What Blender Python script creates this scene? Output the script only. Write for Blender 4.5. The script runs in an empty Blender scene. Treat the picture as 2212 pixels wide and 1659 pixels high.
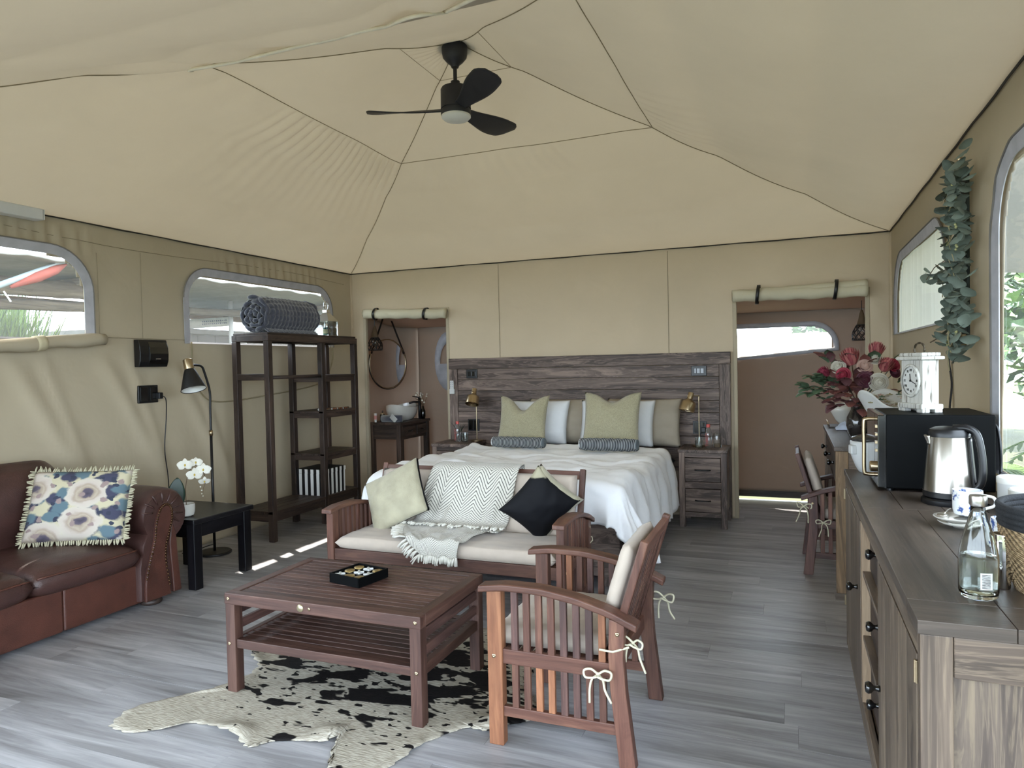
import bpy, bmesh, math, random
from mathutils import Vector, Matrix, Euler, noise as mnoise

scene = bpy.context.scene
COL = scene.collection
PI = math.pi
random.seed(7)

# ------------------------------------------------------------------ camera
FPX = 1519.45
YAW, PITCH, ROLL = 0.377984, -0.026223, -0.0213154
_f = Vector((-math.sin(YAW), math.cos(YAW), 0)); _r = Vector((math.cos(YAW), math.sin(YAW), 0)); _u = Vector((0, 0, 1))
_f2 = _f*math.cos(PITCH) + _u*math.sin(PITCH); _u2 = _u*math.cos(PITCH) - _f*math.sin(PITCH)
_r3 = _r*math.cos(ROLL) + _u2*math.sin(ROLL); _u3 = _u2*math.cos(ROLL) - _r*math.sin(ROLL)
cam_data = bpy.data.cameras.new('camera'); cam = bpy.data.objects.new('camera', cam_data); COL.objects.link(cam)
cam_data.sensor_fit = 'HORIZONTAL'; cam_data.sensor_width = 36.0; cam_data.lens = FPX/2212*36.0
cam_data.clip_start = 0.05; cam_data.clip_end = 200
cam.matrix_world = Matrix(((_r3.x, _u3.x, -_f2.x, 0), (_r3.y, _u3.y, -_f2.y, 0), (_r3.z, _u3.z, -_f2.z, 1.45), (0, 0, 0, 1)))
scene.camera = cam

# ------------------------------------------------------------------ sky, sun, exposure
world = bpy.data.worlds.new('sky'); scene.world = world; world.use_nodes = True
_bg = world.node_tree.nodes['Background']
_bg.inputs['Color'].default_value = (0.74, 0.87, 1.0, 1); _bg.inputs['Strength'].default_value = 1.3
sun_data = bpy.data.lights.new('sun', 'SUN'); sun = bpy.data.objects.new('sun', sun_data); COL.objects.link(sun)
sun_data.energy = 2.6; sun_data.angle = 0.01; sun_data.color = (1.0, 0.94, 0.84)
SUN_DIR = Vector((0.89, -0.50, -1.72)).normalized()
sun.rotation_euler = SUN_DIR.to_track_quat('-Z', 'Y').to_euler()
vs = scene.view_settings
vs.view_transform = 'Standard'; vs.look = 'None'; vs.gamma = 1.0; vs.use_curve_mapping = False
vs.exposure = 3.08

# ------------------------------------------------------------------ helpers
ORG = {}
def lin(c):
    if isinstance(c, str):
        c = tuple(int(c[i:i+2], 16)/255 for i in (0, 2, 4))
    return tuple(((v/12.92) if v <= 0.04045 else ((v+0.055)/1.055)**2.4) for v in c)
def tag(o, label=None, cat=None, group=None, kind=None):
    if label: o['label'] = label
    if cat: o['category'] = cat
    if group: o['group'] = group
    if kind: o['kind'] = kind
    return o
def thing(name, label, cat, loc=(0, 0, 0), rz=0.0, group=None, kind=None):
    o = bpy.data.objects.new(name, None); COL.objects.link(o)
    o.empty_display_size = 0.1
    o.location = loc; o.rotation_euler = (0, 0, rz)
    ORG[o.name] = Vector((0, 0, 0)) if rz else Vector(loc)
    return tag(o, label, cat, group, kind)
def org(o): return ORG.get(o.name, Vector((0, 0, 0)))

class MB:
    """collects geometry for one mesh object"""
    def __init__(s): s.v = []; s.f = []; s.uv = None; s.mi = []
    def add(s, vs_, fs, m=0):
        b = len(s.v); s.v.extend([tuple(x) for x in vs_]); s.f.extend([tuple(i+b for i in f) for f in fs]); s.mi.extend([m]*len(fs)); return s
    def box(s, a, b, m=0):
        (x0, y0, z0), (x1, y1, z1) = a, b
        return s.add([(x0,y0,z0),(x1,y0,z0),(x1,y1,z0),(x0,y1,z0),(x0,y0,z1),(x1,y0,z1),(x1,y1,z1),(x0,y1,z1)],
            [(0,3,2,1),(4,5,6,7),(0,1,5,4),(1,2,6,5),(2,3,7,6),(3,0,4,7)], m)
    def cbox(s, c, d, rot=None, m=0):
        R = rot if isinstance(rot, Matrix) else (Euler(rot).to_matrix() if rot else Matrix.Identity(3))
        c = Vector(c); q = []
        for z in (-.5, .5):
            for x, y in ((-.5,-.5),(.5,-.5),(.5,.5),(-.5,.5)): q.append(c + R @ Vector((x*d[0], y*d[1], z*d[2])))
        return s.add(q, [(0,3,2,1),(4,5,6,7),(0,1,5,4),(1,2,6,5),(2,3,7,6),(3,0,4,7)], m)
    def beam(s, p0, p1, w, h, up=(0, 0, 1), m=0):
        p0 = Vector(p0); p1 = Vector(p1); d = (p1-p0).normalized(); up = Vector(up)
        if abs(d.dot(up)) > .98: up = Vector((1, 0, 0))
        sx = d.cross(up).normalized()*w/2; sy = sx.cross(d).normalized()*h/2
        q = [p+a*sx+b*sy for p in (p0, p1) for a, b in ((-1,-1),(1,-1),(1,1),(-1,1))]
        return s.add(q, [(0,3,2,1),(4,5,6,7),(0,1,5,4),(1,2,6,5),(2,3,7,6),(3,0,4,7)], m)
    def tube(s, path, r, n=8, cap=True, closed=False, m=0):
        P = [Vector(p) for p in path]; k = len(P)
        rr = r if isinstance(r, (list, tuple)) else [r]*k
        t0 = (P[1]-P[0]).normalized(); a = Vector((0, 0, 1)) if abs(t0.z) < .9 else Vector((1, 0, 0))
        nx = t0.cross(a).normalized(); vs_ = []
        for i in range(k):
            if closed: t = (P[(i+1) % k]-P[i-1])
            else: t = (P[min(i+1, k-1)]-P[max(i-1, 0)])
            t = t.normalized() if t.length > 1e-9 else t0
            nx = (nx - t*nx.dot(t)).normalized(); ny = t.cross(nx)
            for j in range(n):
                an = 2*PI*j/n; vs_.append(P[i] + (nx*math.cos(an)+ny*math.sin(an))*rr[i])
        fs = []
        for i in range(k if closed else k-1):
            i2 = (i+1) % k
            for j in range(n): fs.append((i*n+j, i*n+(j+1) % n, i2*n+(j+1) % n, i2*n+j))
        if cap and not closed: fs += [tuple(range(n))[::-1], tuple(range((k-1)*n, k*n))]
        return s.add(vs_, fs, m)
    def lathe(s, prof, c=(0, 0, 0), n=24, axis=None, cap=True, m=0, sx=1, sy=1):
        """prof: list of (r, z); axis: direction of local z"""
        c = Vector(c); R = Vector((0, 0, 1)).rotation_difference(Vector(axis)).to_matrix() if axis is not None else Matrix.Identity(3)
        vs_ = []
        for r, z in prof:
            for j in range(n):
                an = 2*PI*j/n; vs_.append(c + R @ Vector((r*sx*math.cos(an), r*sy*math.sin(an), z)))
        fs = []
        for i in range(len(prof)-1):
            for j in range(n): fs.append((i*n+j, i*n+(j+1) % n, (i+1)*n+(j+1) % n, (i+1)*n+j))
        if cap:
            if prof[0][0] > 1e-5: fs.append(tuple(range(n))[::-1])
            if prof[-1][0] > 1e-5: fs.append(tuple(range((len(prof)-1)*n, len(prof)*n)))
        return s.add(vs_, fs, m)
    def ball(s, c, r, n=12, k=8, m=0, R=None):
        r = r if isinstance(r, (list, tuple)) else (r, r, r); c = Vector(c); vs_ = []
        for i in range(k+1):
            t = PI*i/k
            for j in range(n):
                a = 2*PI*j/n; p = Vector((r[0]*math.sin(t)*math.cos(a), r[1]*math.sin(t)*math.sin(a), -r[2]*math.cos(t)))
                vs_.append(c + (R @ p if R else p))
        fs = [(i*n+j, i*n+(j+1) % n, (i+1)*n+(j+1) % n, (i+1)*n+j) for i in range(k) for j in range(n)]
        return s.add(vs_, fs, m)
    def prism(s, poly, fn, h0, h1, m=0):
        """poly: 2D points; fn(a, b, h) -> 3D"""
        k = len(poly); vs_ = [fn(a, b, h0) for a, b in poly]+[fn(a, b, h1) for a, b in poly]
        fs = [tuple(range(k))[::-1], tuple(range(k, 2*k))]+[(i, (i+1) % k, k+(i+1) % k, k+i) for i in range(k)]
        return s.add(vs_, fs, m)
    def grid(s, nu, nv, fn, keep=None, uv=False, wrap=False, m=0):
        b = len(s.v); vs_ = []
        for j in range(nv+1):
            for i in range(nu+1): vs_.append(tuple(fn(i/nu, j/nv)))
        fs = []; W = nu+1
        for j in range(nv):
            for i in range(nu):
                if keep is None or keep((i+.5)/nu, (j+.5)/nv): fs.append((j*W+i, j*W+i+1, (j+1)*W+i+1, (j+1)*W+i))
        if uv:
            if s.uv is None: s.uv = {}
            for j in range(nv+1):
                for i in range(nu+1): s.uv[b+j*W+i] = (i/nu, j/nv)
        return s.add(vs_, fs, m)
    def build(s, name, mat, parent=None, smooth=False, bevel=0, seg=2, solid=0, offset=0, sub=0, recalc=True, local=False, origin=None, auto=None, weld=False):
        o_ = Vector((0, 0, 0))
        if parent is not None and not local: o_ = org(parent)
        elif origin is not None: o_ = Vector(origin)
        me = bpy.data.meshes.new(name)
        pts = [(x-o_.x, y-o_.y, z-o_.z) for x, y, z in s.v]
        me.from_pydata(pts, [], s.f)
        mats = mat if isinstance(mat, list) else [mat]
        for mt in mats:
            if isinstance(mt, tuple):
                d = [max(p[i] for p in pts)-min(p[i] for p in pts) for i in range(3)]
                mt = mt[d.index(max(d))]
            me.materials.append(mt)
        if len(mats) > 1:
            for p, i in zip(me.polygons, s.mi): p.material_index = i
        if s.uv:
            l = me.uv_layers.new(name='UVMap')
            for lp in me.loops: l.data[lp.index].uv = s.uv.get(lp.vertex_index, (0, 0))
        if recalc or weld:
            bm = bmesh.new(); bm.from_mesh(me)
            if weld: bmesh.ops.remove_doubles(bm, verts=bm.verts, dist=1e-5)
            if recalc: bmesh.ops.recalc_face_normals(bm, faces=bm.faces)
            bm.to_mesh(me); bm.free()
        if smooth: me.polygons.foreach_set('use_smooth', [True]*len(me.polygons))
        ob = bpy.data.objects.new(name, me); COL.objects.link(ob)
        if auto:
            me.polygons.foreach_set('use_smooth', [True]*len(me.polygons))
            me.set_sharp_from_angle(angle=auto)
        if bevel:
            md = ob.modifiers.new('bevel', 'BEVEL'); md.width = bevel; md.segments = seg; md.limit_method = 'ANGLE'; md.angle_limit = 0.7
        if solid:
            md = ob.modifiers.new('solid', 'SOLIDIFY'); md.thickness = solid; md.offset = offset
        if sub:
            md = ob.modifiers.new('sub', 'SUBSURF'); md.levels = sub; md.render_levels = sub
        if parent is not None: ob.parent = parent; ORG[ob.name] = org(parent)
        else:
            ob.location = o_; ORG[ob.name] = o_
        return ob

def inst(src, name, loc=(0, 0, 0), parent=None, rot=None, scale=None):
    """another object sharing src's mesh, placed in the parent's space"""
    o = bpy.data.objects.new(name, src.data); COL.objects.link(o)
    for md in src.modifiers:
        n = o.modifiers.new(md.name, md.type)
        for a in ('width', 'segments', 'limit_method', 'angle_limit', 'thickness', 'offset', 'levels', 'render_levels'):
            if hasattr(md, a): setattr(n, a, getattr(md, a))
    o.location = loc
    if rot is not None: o.rotation_euler = rot
    if scale is not None: o.scale = scale if isinstance(scale, (tuple, list, Vector)) else (scale,)*3
    if parent is not None: o.parent = parent; ORG[o.name] = org(parent)
    return o
def copy_tree(o, loc, rz):
    r = o.copy(); COL.objects.link(r); r.location = loc; r.rotation_euler = (0, 0, rz)
    for ch in list(o.children):
        c = ch.copy(); COL.objects.link(c); c.parent = r
        for g in list(ch.children):
            d = g.copy(); COL.objects.link(d); d.parent = c
    return r
def bx(name, a, b, mat, parent=None, bevel=0.003, **k):
    return MB().box(a, b).build(name, mat, parent, bevel=bevel, **k)
def fbm(x, y, z=0.0, o=3):
    return mnoise.fractal(Vector((x, y, z)), 1.0, 2.0, o)
def smoothstep(a, b, x):
    t = min(1, max(0, (x-a)/(b-a))); return t*t*(3-2*t)
def bez(pts, n=24):
    """catmull-rom through points"""
    P = [Vector(p) for p in pts]; P = [P[0]*2-P[1]]+P+[P[-1]*2-P[-2]]; out = []
    k = len(P)-3
    for i in range(k):
        for j in range(n//k+1 if i < k-1 else n//k+2):
            t = j/(n//k+1)
            a, b, c, d = P[i:i+4]
            out.append(0.5*((2*b)+(c-a)*t+(2*a-5*b+4*c-d)*t*t+(3*b-a-3*c+d)*t**3))
    return out

# ------------------------------------------------------------------ materials
MATS = {}
def nmat(name):
    m = bpy.data.materials.new(name); m.use_nodes = True
    nt = m.node_tree; b = nt.nodes['Principled BSDF']; return m, nt, b
def N(nt, t, **k):
    n = nt.nodes.new(t)
    for a, v in k.items():
        if a.startswith('i_'): n.inputs[a[2:].replace('_', ' ')].default_value = v
        else: setattr(n, a, v)
    return n
def LK(nt, a, b): nt.links.new(a, b)
def ramp(nt, stops, interp='LINEAR'):
    r = nt.nodes.new('ShaderNodeValToRGB'); cr = r.color_ramp; cr.interpolation = interp
    while len(cr.elements) < len(stops): cr.elements.new(0.5)
    for e, (p, c) in zip(cr.elements, stops): e.position = p; e.color = (*c, 1) if len(c) == 3 else c
    return r
def math_(nt, op, a, b=None, c=None):
    n = nt.nodes.new('ShaderNodeMath'); n.operation = op
    for i, v in enumerate((a, b, c)):
        if v is None: continue
        if isinstance(v, (int, float)): n.inputs[i].default_value = v
        else: LK(nt, v, n.inputs[i])
    return n.outputs[0]
def plain(name, col, rough=.5, metal=0, spec=.5, var=.12, nscale=12, bump=0, bscale=150, sheen=0, coat=0, trans=0, alpha=1, ior=1.45):
    """one-colour surface with faint procedural variation"""
    m, nt, b = nmat(name); c = lin(col)
    tc = N(nt, 'ShaderNodeTexCoord'); nz = N(nt, 'ShaderNodeTexNoise', i_Scale=nscale, i_Detail=4.0)
    LK(nt, tc.outputs['Object'], nz.inputs['Vector'])
    r = ramp(nt, [(.3, tuple(v*(1-var) for v in c)), (.7, tuple(min(1, v*(1+var)) for v in c))])
    LK(nt, nz.outputs['Fac'], r.inputs[0]); LK(nt, r.outputs[0], b.inputs['Base Color'])
    b.inputs['Roughness'].default_value = rough; b.inputs['Metallic'].default_value = metal
    b.inputs['Specular IOR Level'].default_value = spec
    if sheen: b.inputs['Sheen Weight'].default_value = sheen
    if coat: b.inputs['Coat Weight'].default_value = coat; b.inputs['Coat Roughness'].default_value = .15
    if trans: b.inputs['Transmission Weight'].default_value = trans; b.inputs['IOR'].default_value = ior
    if bump:
        n2 = N(nt, 'ShaderNodeTexNoise', i_Scale=bscale, i_Detail=3.0); LK(nt, tc.outputs['Object'], n2.inputs['Vector'])
        bp = N(nt, 'ShaderNodeBump', i_Strength=bump, i_Distance=.01); LK(nt, n2.outputs['Fac'], bp.inputs['Height']); LK(nt, bp.outputs[0], b.inputs['Normal'])
    return m
def wood(name, dark, mid, light, rough=.5, spec=.4, s=1.0, lines=.5, bump=.15, rnd=.18, contrast=1.0, coat=0):
    """three materials, grain along x, y or z; the builder picks the long axis"""
    out = []
    for ax in range(3):
        m, nt, b = nmat(name+'_'+'xyz'[ax])
        tc = N(nt, 'ShaderNodeTexCoord'); oi = N(nt, 'ShaderNodeObjectInfo')
        off = N(nt, 'ShaderNodeVectorMath', operation='SCALE'); off.inputs[0].default_value = (7.3, 3.1, 5.7); LK(nt, oi.outputs['Random'], off.inputs['Scale'])
        ad = N(nt, 'ShaderNodeVectorMath', operation='ADD'); LK(nt, tc.outputs['Object'], ad.inputs[0]); LK(nt, off.outputs[0], ad.inputs[1])
        mp = N(nt, 'ShaderNodeMapping'); sc = [9*s]*3; sc[ax] = .9*s; mp.inputs['Scale'].default_value = sc
        LK(nt, ad.outputs[0], mp.inputs['Vector'])
        n1 = N(nt, 'ShaderNodeTexNoise', i_Scale=1.3, i_Detail=6.0, i_Roughness=.6, i_Distortion=1.0); LK(nt, mp.outputs[0], n1.inputs['Vector'])
        mp2 = N(nt, 'ShaderNodeMapping'); sc2 = [60*s]*3; sc2[ax] = 3.0*s; mp2.inputs['Scale'].default_value = sc2; LK(nt, ad.outputs[0], mp2.inputs['Vector'])
        n2 = N(nt, 'ShaderNodeTexNoise', i_Scale=1.5, i_Detail=3.0, i_Roughness=.6); LK(nt, mp2.outputs[0], n2.inputs['Vector'])
        # growth rings: sine of the slow noise
        sn = math_(nt, 'SINE', math_(nt, 'MULTIPLY', n1.outputs['Fac'], 55.0))
        sn = math_(nt, 'MULTIPLY_ADD', sn, .5, .5); sn = math_(nt, 'POWER', sn, 3.0)
        lo, hi = .5-.2/contrast, .5+.2/contrast
        r = ramp(nt, [(lo, lin(dark)), (.5, lin(mid)), (hi, lin(light))]); LK(nt, n1.outputs['Fac'], r.inputs[0])
        mx = N(nt, 'ShaderNodeMix', data_type='RGBA'); mx.inputs[7].default_value = (*lin(light), 1); LK(nt, r.outputs[0], mx.inputs[6])
        LK(nt, math_(nt, 'MULTIPLY', sn, lines), mx.inputs[0])
        hs = N(nt, 'ShaderNodeHueSaturation'); LK(nt, mx.outputs[2], hs.inputs['Color'])
        v = math_(nt, 'MULTIPLY_ADD', n2.outputs['Fac'], .7, .65); v = math_(nt, 'MULTIPLY', v, math_(nt, 'MULTIPLY_ADD', oi.outputs['Random'], 2*rnd, 1-rnd))
        LK(nt, v, hs.inputs['Value']); LK(nt, hs.outputs[0], b.inputs['Base Color'])
        b.inputs['Roughness'].default_value = rough; b.inputs['Specular IOR Level'].default_value = spec
        if coat: b.inputs['Coat Weight'].default_value = coat; b.inputs['Coat Roughness'].default_value = .12
        if bump:
            bp = N(nt, 'ShaderNodeBump', i_Strength=bump, i_Distance=.004); LK(nt, n2.outputs['Fac'], bp.inputs['Height']); LK(nt, bp.outputs[0], b.inputs['Normal'])
        out.append(m)
    return tuple(out)
def canvas(name, col, transl=.0, tcol=None, crease=.3, rough=.85):
    m, nt, b = nmat(name); c = lin(col)
    tc = N(nt, 'ShaderNodeTexCoord'); nz = N(nt, 'ShaderNodeTexNoise', i_Scale=1.1, i_Detail=5.0, i_Roughness=.6); LK(nt, tc.outputs['Object'], nz.inputs['Vector'])
    r = ramp(nt, [(.3, tuple(v*.93 for v in c)), (.7, tuple(v*1.05 for v in c))]); LK(nt, nz.outputs['Fac'], r.inputs[0]); LK(nt, r.outputs[0], b.inputs['Base Color'])
    b.inputs['Roughness'].default_value = rough; b.inputs['Specular IOR Level'].default_value = .2
    n2 = N(nt, 'ShaderNodeTexNoise', i_Scale=2.6, i_Detail=4.0, i_Roughness=.5, i_Distortion=.6); LK(nt, tc.outputs['Object'], n2.inputs['Vector'])
    n3 = N(nt, 'ShaderNodeTexNoise', i_Scale=420.0, i_Detail=1.0); LK(nt, tc.outputs['Object'], n3.inputs['Vector'])
    h = math_(nt, 'MULTIPLY_ADD', n3.outputs['Fac'], .012, n2.outputs['Fac'])
    bp = N(nt, 'ShaderNodeBump', i_Strength=crease, i_Distance=.06); LK(nt, h, bp.inputs['Height']); LK(nt, bp.outputs[0], b.inputs['Normal'])
    if transl:
        t = N(nt, 'ShaderNodeBsdfTranslucent'); t.inputs['Color'].default_value = (*lin(tcol or col), 1)
        mx = N(nt, 'ShaderNodeMixShader'); mx.inputs[0].default_value = transl
        LK(nt, b.outputs[0], mx.inputs[1]); LK(nt, t.outputs[0], mx.inputs[2]); LK(nt, mx.outputs[0], nt.nodes['Material Output'].inputs['Surface'])
    return m
def clearfilm(name, tint=(1, 1, 1), gloss=.06, rough=.05, haze=0.0):
    """thin window film or thin glass: passes light straight through with a faint reflection"""
    m, nt, b = nmat(name)
    t = N(nt, 'ShaderNodeBsdfTransparent'); t.inputs[0].default_value = (*tint, 1)
    g = N(nt, 'ShaderNodeBsdfGlossy'); g.inputs['Roughness'].default_value = rough
    lw = N(nt, 'ShaderNodeLayerWeight', i_Blend=.25)
    f = math_(nt, 'MULTIPLY_ADD', lw.outputs['Fresnel'], .7, gloss)
    mx = N(nt, 'ShaderNodeMixShader'); LK(nt, f, mx.inputs[0]); LK(nt, t.outputs[0], mx.inputs[1]); LK(nt, g.outputs[0], mx.inputs[2])
    out = mx.outputs[0]
    if haze:
        d = N(nt, 'ShaderNodeBsdfTranslucent'); d.inputs[0].default_value = (.95, .95, .95, 1)
        m2 = N(nt, 'ShaderNodeMixShader'); m2.inputs[0].default_value = haze; LK(nt, out, m2.inputs[1]); LK(nt, d.outputs[0], m2.inputs[2]); out = m2.outputs[0]
    LK(nt, out, nt.nodes['Material Output'].inputs['Surface'])
    return m

M = MATS
M['canvas'] = canvas('tent_canvas', 'b6aa93', .09, 'b2a691', crease=.22)
M['roof_canvas'] = canvas('roof_canvas', 'bab3a6', .29, 'b0a898', crease=.10)
M['canvas_back'] = canvas('back_wall_canvas', 'c6b69d', .0, crease=.22)
M['canvas_right'] = canvas('right_wall_canvas', 'c2b6a0', .42, 'b8ac98', crease=.22)
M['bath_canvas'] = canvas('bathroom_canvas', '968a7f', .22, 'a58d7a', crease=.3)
M['seam'] = plain('seam_thread', '857b66', .9)
M['pvc'] = plain('window_edging', 'a8a8ae', .7)
M['film'] = clearfilm('window_film', gloss=.02, haze=.04)
M['glass'] = clearfilm('thin_glass', (.96, .98, .97), .05, .02)
M['rope'] = plain('white_rope', 'e2dccb', .8)
M['blackplastic'] = plain('black_plastic', '0d0e12', .35, bump=.02)
M['blackmetal'] = plain('black_metal', '0e0f13', .45)
M['fan'] = plain('fan_metal', '24242a', .5, spec=.4)
M['brass'] = plain('brass', 'b3a184', .28, 1.0, var=.05)
M['steel'] = plain('steel', 'c9c6bf', .28, 1.0, var=.04)
M['chrome'] = plain('chrome', 'd8d8d8', .08, 1.0, var=.02)
M['mirror'] = plain('mirror_silver', 'e8e8ea', .02, 1.0, var=.0)
M['whiteplastic'] = plain('white_plastic', 'c4c5c4', .35, var=.03)
M['opal'] = plain('opal_plastic', 'd9d8d2', .5, var=.02)
M['ceramic'] = plain('white_ceramic', 'c2bfb7', .15, var=.03, coat=.5)
M['leather'] = plain('brown_leather', '432c28', .32, var=.25, nscale=7, bump=.25, bscale=220, spec=.5)
M['leather_red'] = plain('tan_leather', '4d2c23', .38, var=.25, nscale=9, bump=.25, bscale=200, spec=.5)
M['nail'] = plain('nailhead', '5c4330', .3, .9)
M['linen'] = plain('beige_linen', 'b3a699', .9, var=.06, bump=.12, bscale=500, sheen=.2)
M['duvet'] = plain('white_duvet', 'f0f1f4', .85, var=.02, bump=.03, sheen=.15)
M['pillow_white'] = plain('white_cotton', 'd4d6d8', .85, var=.03, bump=.1, bscale=60)
M['pillow_grey'] = plain('taupe_cotton', '9a9080', .85, var=.05)
M['sage'] = plain('sage_boucle', 'a39c80', .95, var=.22, nscale=160, bump=.5, bscale=260, sheen=.3)
M['hide_cream'] = plain('cream_hide', 'a09a83', .8, var=.16, nscale=10, bump=.25, bscale=140, sheen=.3)
M['hide_black'] = plain('black_hide', '0b0c11', .6, var=.25, nscale=10, bump=.15, bscale=140, spec=.2)
M['tie'] = plain('cream_cord', 'bdb79f', .9)
M['dark_plush'] = plain('navy_plush', '3a3d4b', .95, var=.25, nscale=40, bump=.3, bscale=120, sheen=.6)
M['leaf'] = plain('green_leaf', '4a5e46', .55, var=.3, nscale=14)
M['leaf_dark'] = plain('dark_green_leaf', '1d3428', .4, var=.25)
M['euc'] = plain('eucalyptus_leaf', '68746a', .6, var=.22, nscale=20)
M['twig'] = plain('twig_brown', '5b4a36', .8)
M['twig_pale'] = plain('twig_pale', '9a9270', .8)
M['orchid'] = plain('orchid_white', 'cfccc0', .6, var=.04)
M['yellow'] = plain('yellow_heart', 'b9a04a', .6)
M['black_gloss'] = plain('black_gloss', '070809', .12, coat=.6)
M['black_satin'] = plain('black_satin', '060708', .5, spec=.07, bump=.02)
M['paper'] = plain('white_paper', 'c6c6c2', .8, var=.03)
M['blackpaint'] = wood('black_table', '08070a', '0d0c10', '19171a', rough=.32, spec=.28, lines=.1)
M['pine_dark'] = wood('dark_stained_pine', '1d1613', '2e2420', '514138', rough=.5, lines=.35)
M['pine_grey'] = wood('greybrown_pine', '352a27', '4f423c', '86746a', rough=.55, lines=.55, contrast=1.2)
M['pine_board'] = wood('sideboard_pine', '41372f', '5a4d43', '80705f', rough=.45, lines=.45)
M['pine_top'] = wood('sideboard_top', '37302b', '463d36', '5d5148', rough=.38, lines=.25, spec=.5)
M['pine_pale'] = wood('worn_pine', '6a5848', '85705a', 'a38d74', rough=.6, lines=.4)
M['hardwood'] = wood('red_hardwood', '3f251c', '55372d', '6f4e3e', rough=.45, lines=.15, rnd=.3, s=1.6)
M['hardwood_orange'] = wood('orange_hardwood', '663d28', '7d5138', '946547', rough=.5, lines=.15, rnd=.15, s=1.6)
M['hardwood_dark'] = wood('dark_hardwood', '352423', '49332f', '664a42', rough=.5, lines=.15, rnd=.25, s=1.6)
M['vinyl'] = wood('vinyl_plank', '706e70', '949396', 'b0afb2', rough=.36, spec=.4, s=.8, lines=.12, bump=.08, rnd=.10)
M['log'] = wood('weathered_log', '4d453a', '695f50', '857a68', rough=.9, lines=.2)
# ================================================================== the tent shell
XL, XR, YB, YF, EAVE, YR = -4.615, 0.80, 6.75, 1.25, 2.52, 7.70
APEX = Vector((-1.907, 4.0, 3.47))

# ---- floor: slab + every plank
floor = MB().box((XL-.3, YF-2.6, -.12), (XR+.3, YR+.05, -.012)).build('floor', plain('floor_joint', '3a3633', .8)); tag(floor, kind='structure')
PW, PL = .18, 1.22
_pl = None; rr = random.Random(3)
row = 0; y = YF-1.35
while y < YR+.02:
    x = XL - .28 - rr.random()*PL
    while x < XR+.25:
        a, b = max(x, XL-.28), min(x+PL, XR+.28)
        if b-a > .05:
            z = -.012+.012+rr.uniform(-.0006, .0004)
            MB().box((a+.0005, y+.0005, -.012), (b-.0005, min(y+PW, YR+.04)-.0005, z)).build('plank', M['vinyl'][0], floor)
        x += PL
    y += PW; row += 1

# ---- canvas walls as fine sheets with soft folds, openings cut out
def cuts(a, b, step, extra):
    n = max(1, round((b-a)/step)); g = [a+(b-a)*i/n for i in range(n+1)]
    for e in extra:
        k = min(range(len(g)), key=lambda i: abs(g[i]-e)); g[k] = e
    return g
def sheet(us, vs_, fn, hole):
    mb = MB(); W = len(us)
    for v in vs_:
        for u in us: mb.v.append(tuple(fn(u, v)))
    for j in range(len(vs_)-1):
        for i in range(W-1):
            if not hole((us[i]+us[i+1])/2, (vs_[j]+vs_[j+1])/2):
                mb.f.append((j*W+i, j*W+i+1, (j+1)*W+i+1, (j+1)*W+i)); mb.mi.append(0)
    return mb
def rrect(u0, u1, v0, v1, r, n=10, r2=None):
    """outline with rounded top corners, square bottom corners"""
    p = [(u0, v0), (u1, v0)]
    for i in range(n+1):
        a = PI/2*i/n; p.append((u1-r+r*math.cos(a), v1-r+r*math.sin(a)))
    for i in range(n+1):
        a = PI/2+PI/2*i/n; p.append((u0+r+r*math.cos(a), v1-r+r*math.sin(a)))
    return p
def inrr(u, v, w, g=0.0):
    u0, u1, v0, v1, r = w
    if not (u0-g < u < u1+g and v0-g < v < v1+g): return False
    cu = min(max(u, u0+r), u1-r)
    if v > v1-r and (u < u0+r or u > u1-r): return math.hypot(u-cu, v-(v1-r)) < r+g
    return True
def offset_rr(w, d):
    u0, u1, v0, v1, r = w; return rrect(u0-d, u1+d, v0-d*.2, v1+d, r+d)
# windows: (y0, y1, z0, z1, r)
WL1 = (1.62, 3.50, 1.70, 2.265, .24); WL2 = (4.425, 6.30, 1.70, 2.262, .20)
WR1 = (4.45, 6.36, 1.645, 2.19, .30); WR2 = (1.75, 3.40, .98, 2.20, .26)

def left_fold(y_, z):
    d = .010*fbm(y_*1.3, z*1.1, 1.0)
    # gathers under the eave and around the window tops
    g = smoothstep(2.26, 2.34, z)*(1-smoothstep(2.46, 2.52, z))
    m1 = max(smoothstep(3.0, 3.25, y_)*(1-smoothstep(3.5, 3.65, y_)), smoothstep(4.6, 4.9, y_)*(1-smoothstep(6.1, 6.3, y_)))
    if y_ < 3.1: m1 = max(m1, .7)
    d += .012*g*m1*math.sin(y_*62+5*fbm(y_*2, 0.0, 5.0)+(z-2.3)*9)
    # slack diagonal folds below the windows
    b = 1-smoothstep(1.35, 1.70, z); b *= smoothstep(0.3, .9, z)
    for y0 in (3.55, 4.15, 2.9):
        t = (y_-y0)-(1.7-z)*.55
        d += .026*b*math.exp(-(t/.07)**2)
        t = (y_-y0-.25)-(1.7-z)*.35
        d += .018*b*math.exp(-(t/.05)**2)
    return d*(1-smoothstep(2.40, 2.52, z))
zs = cuts(0, EAVE+.03, .03, [1.70])
wall = sheet(cuts(YF, YB, .026, []), zs, lambda y_, z: (XL+left_fold(y_, z), y_, z), lambda y_, z: inrr(y_, z, WL1) or inrr(y_, z, WL2)).build('wall_left', M['canvas'], smooth=True, solid=.004); tag(wall, kind='structure')
wall_l = wall
def right_fold(y_, z):
    d = .010*fbm(y_*1.2, z*1.3, 8.0)+.008*math.sin(y_*4+z*2)*smoothstep(.6, 1.4, z)*(1-smoothstep(2.0, 2.5, z))
    return -d*(1-smoothstep(2.30, 2.48, z))
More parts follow.
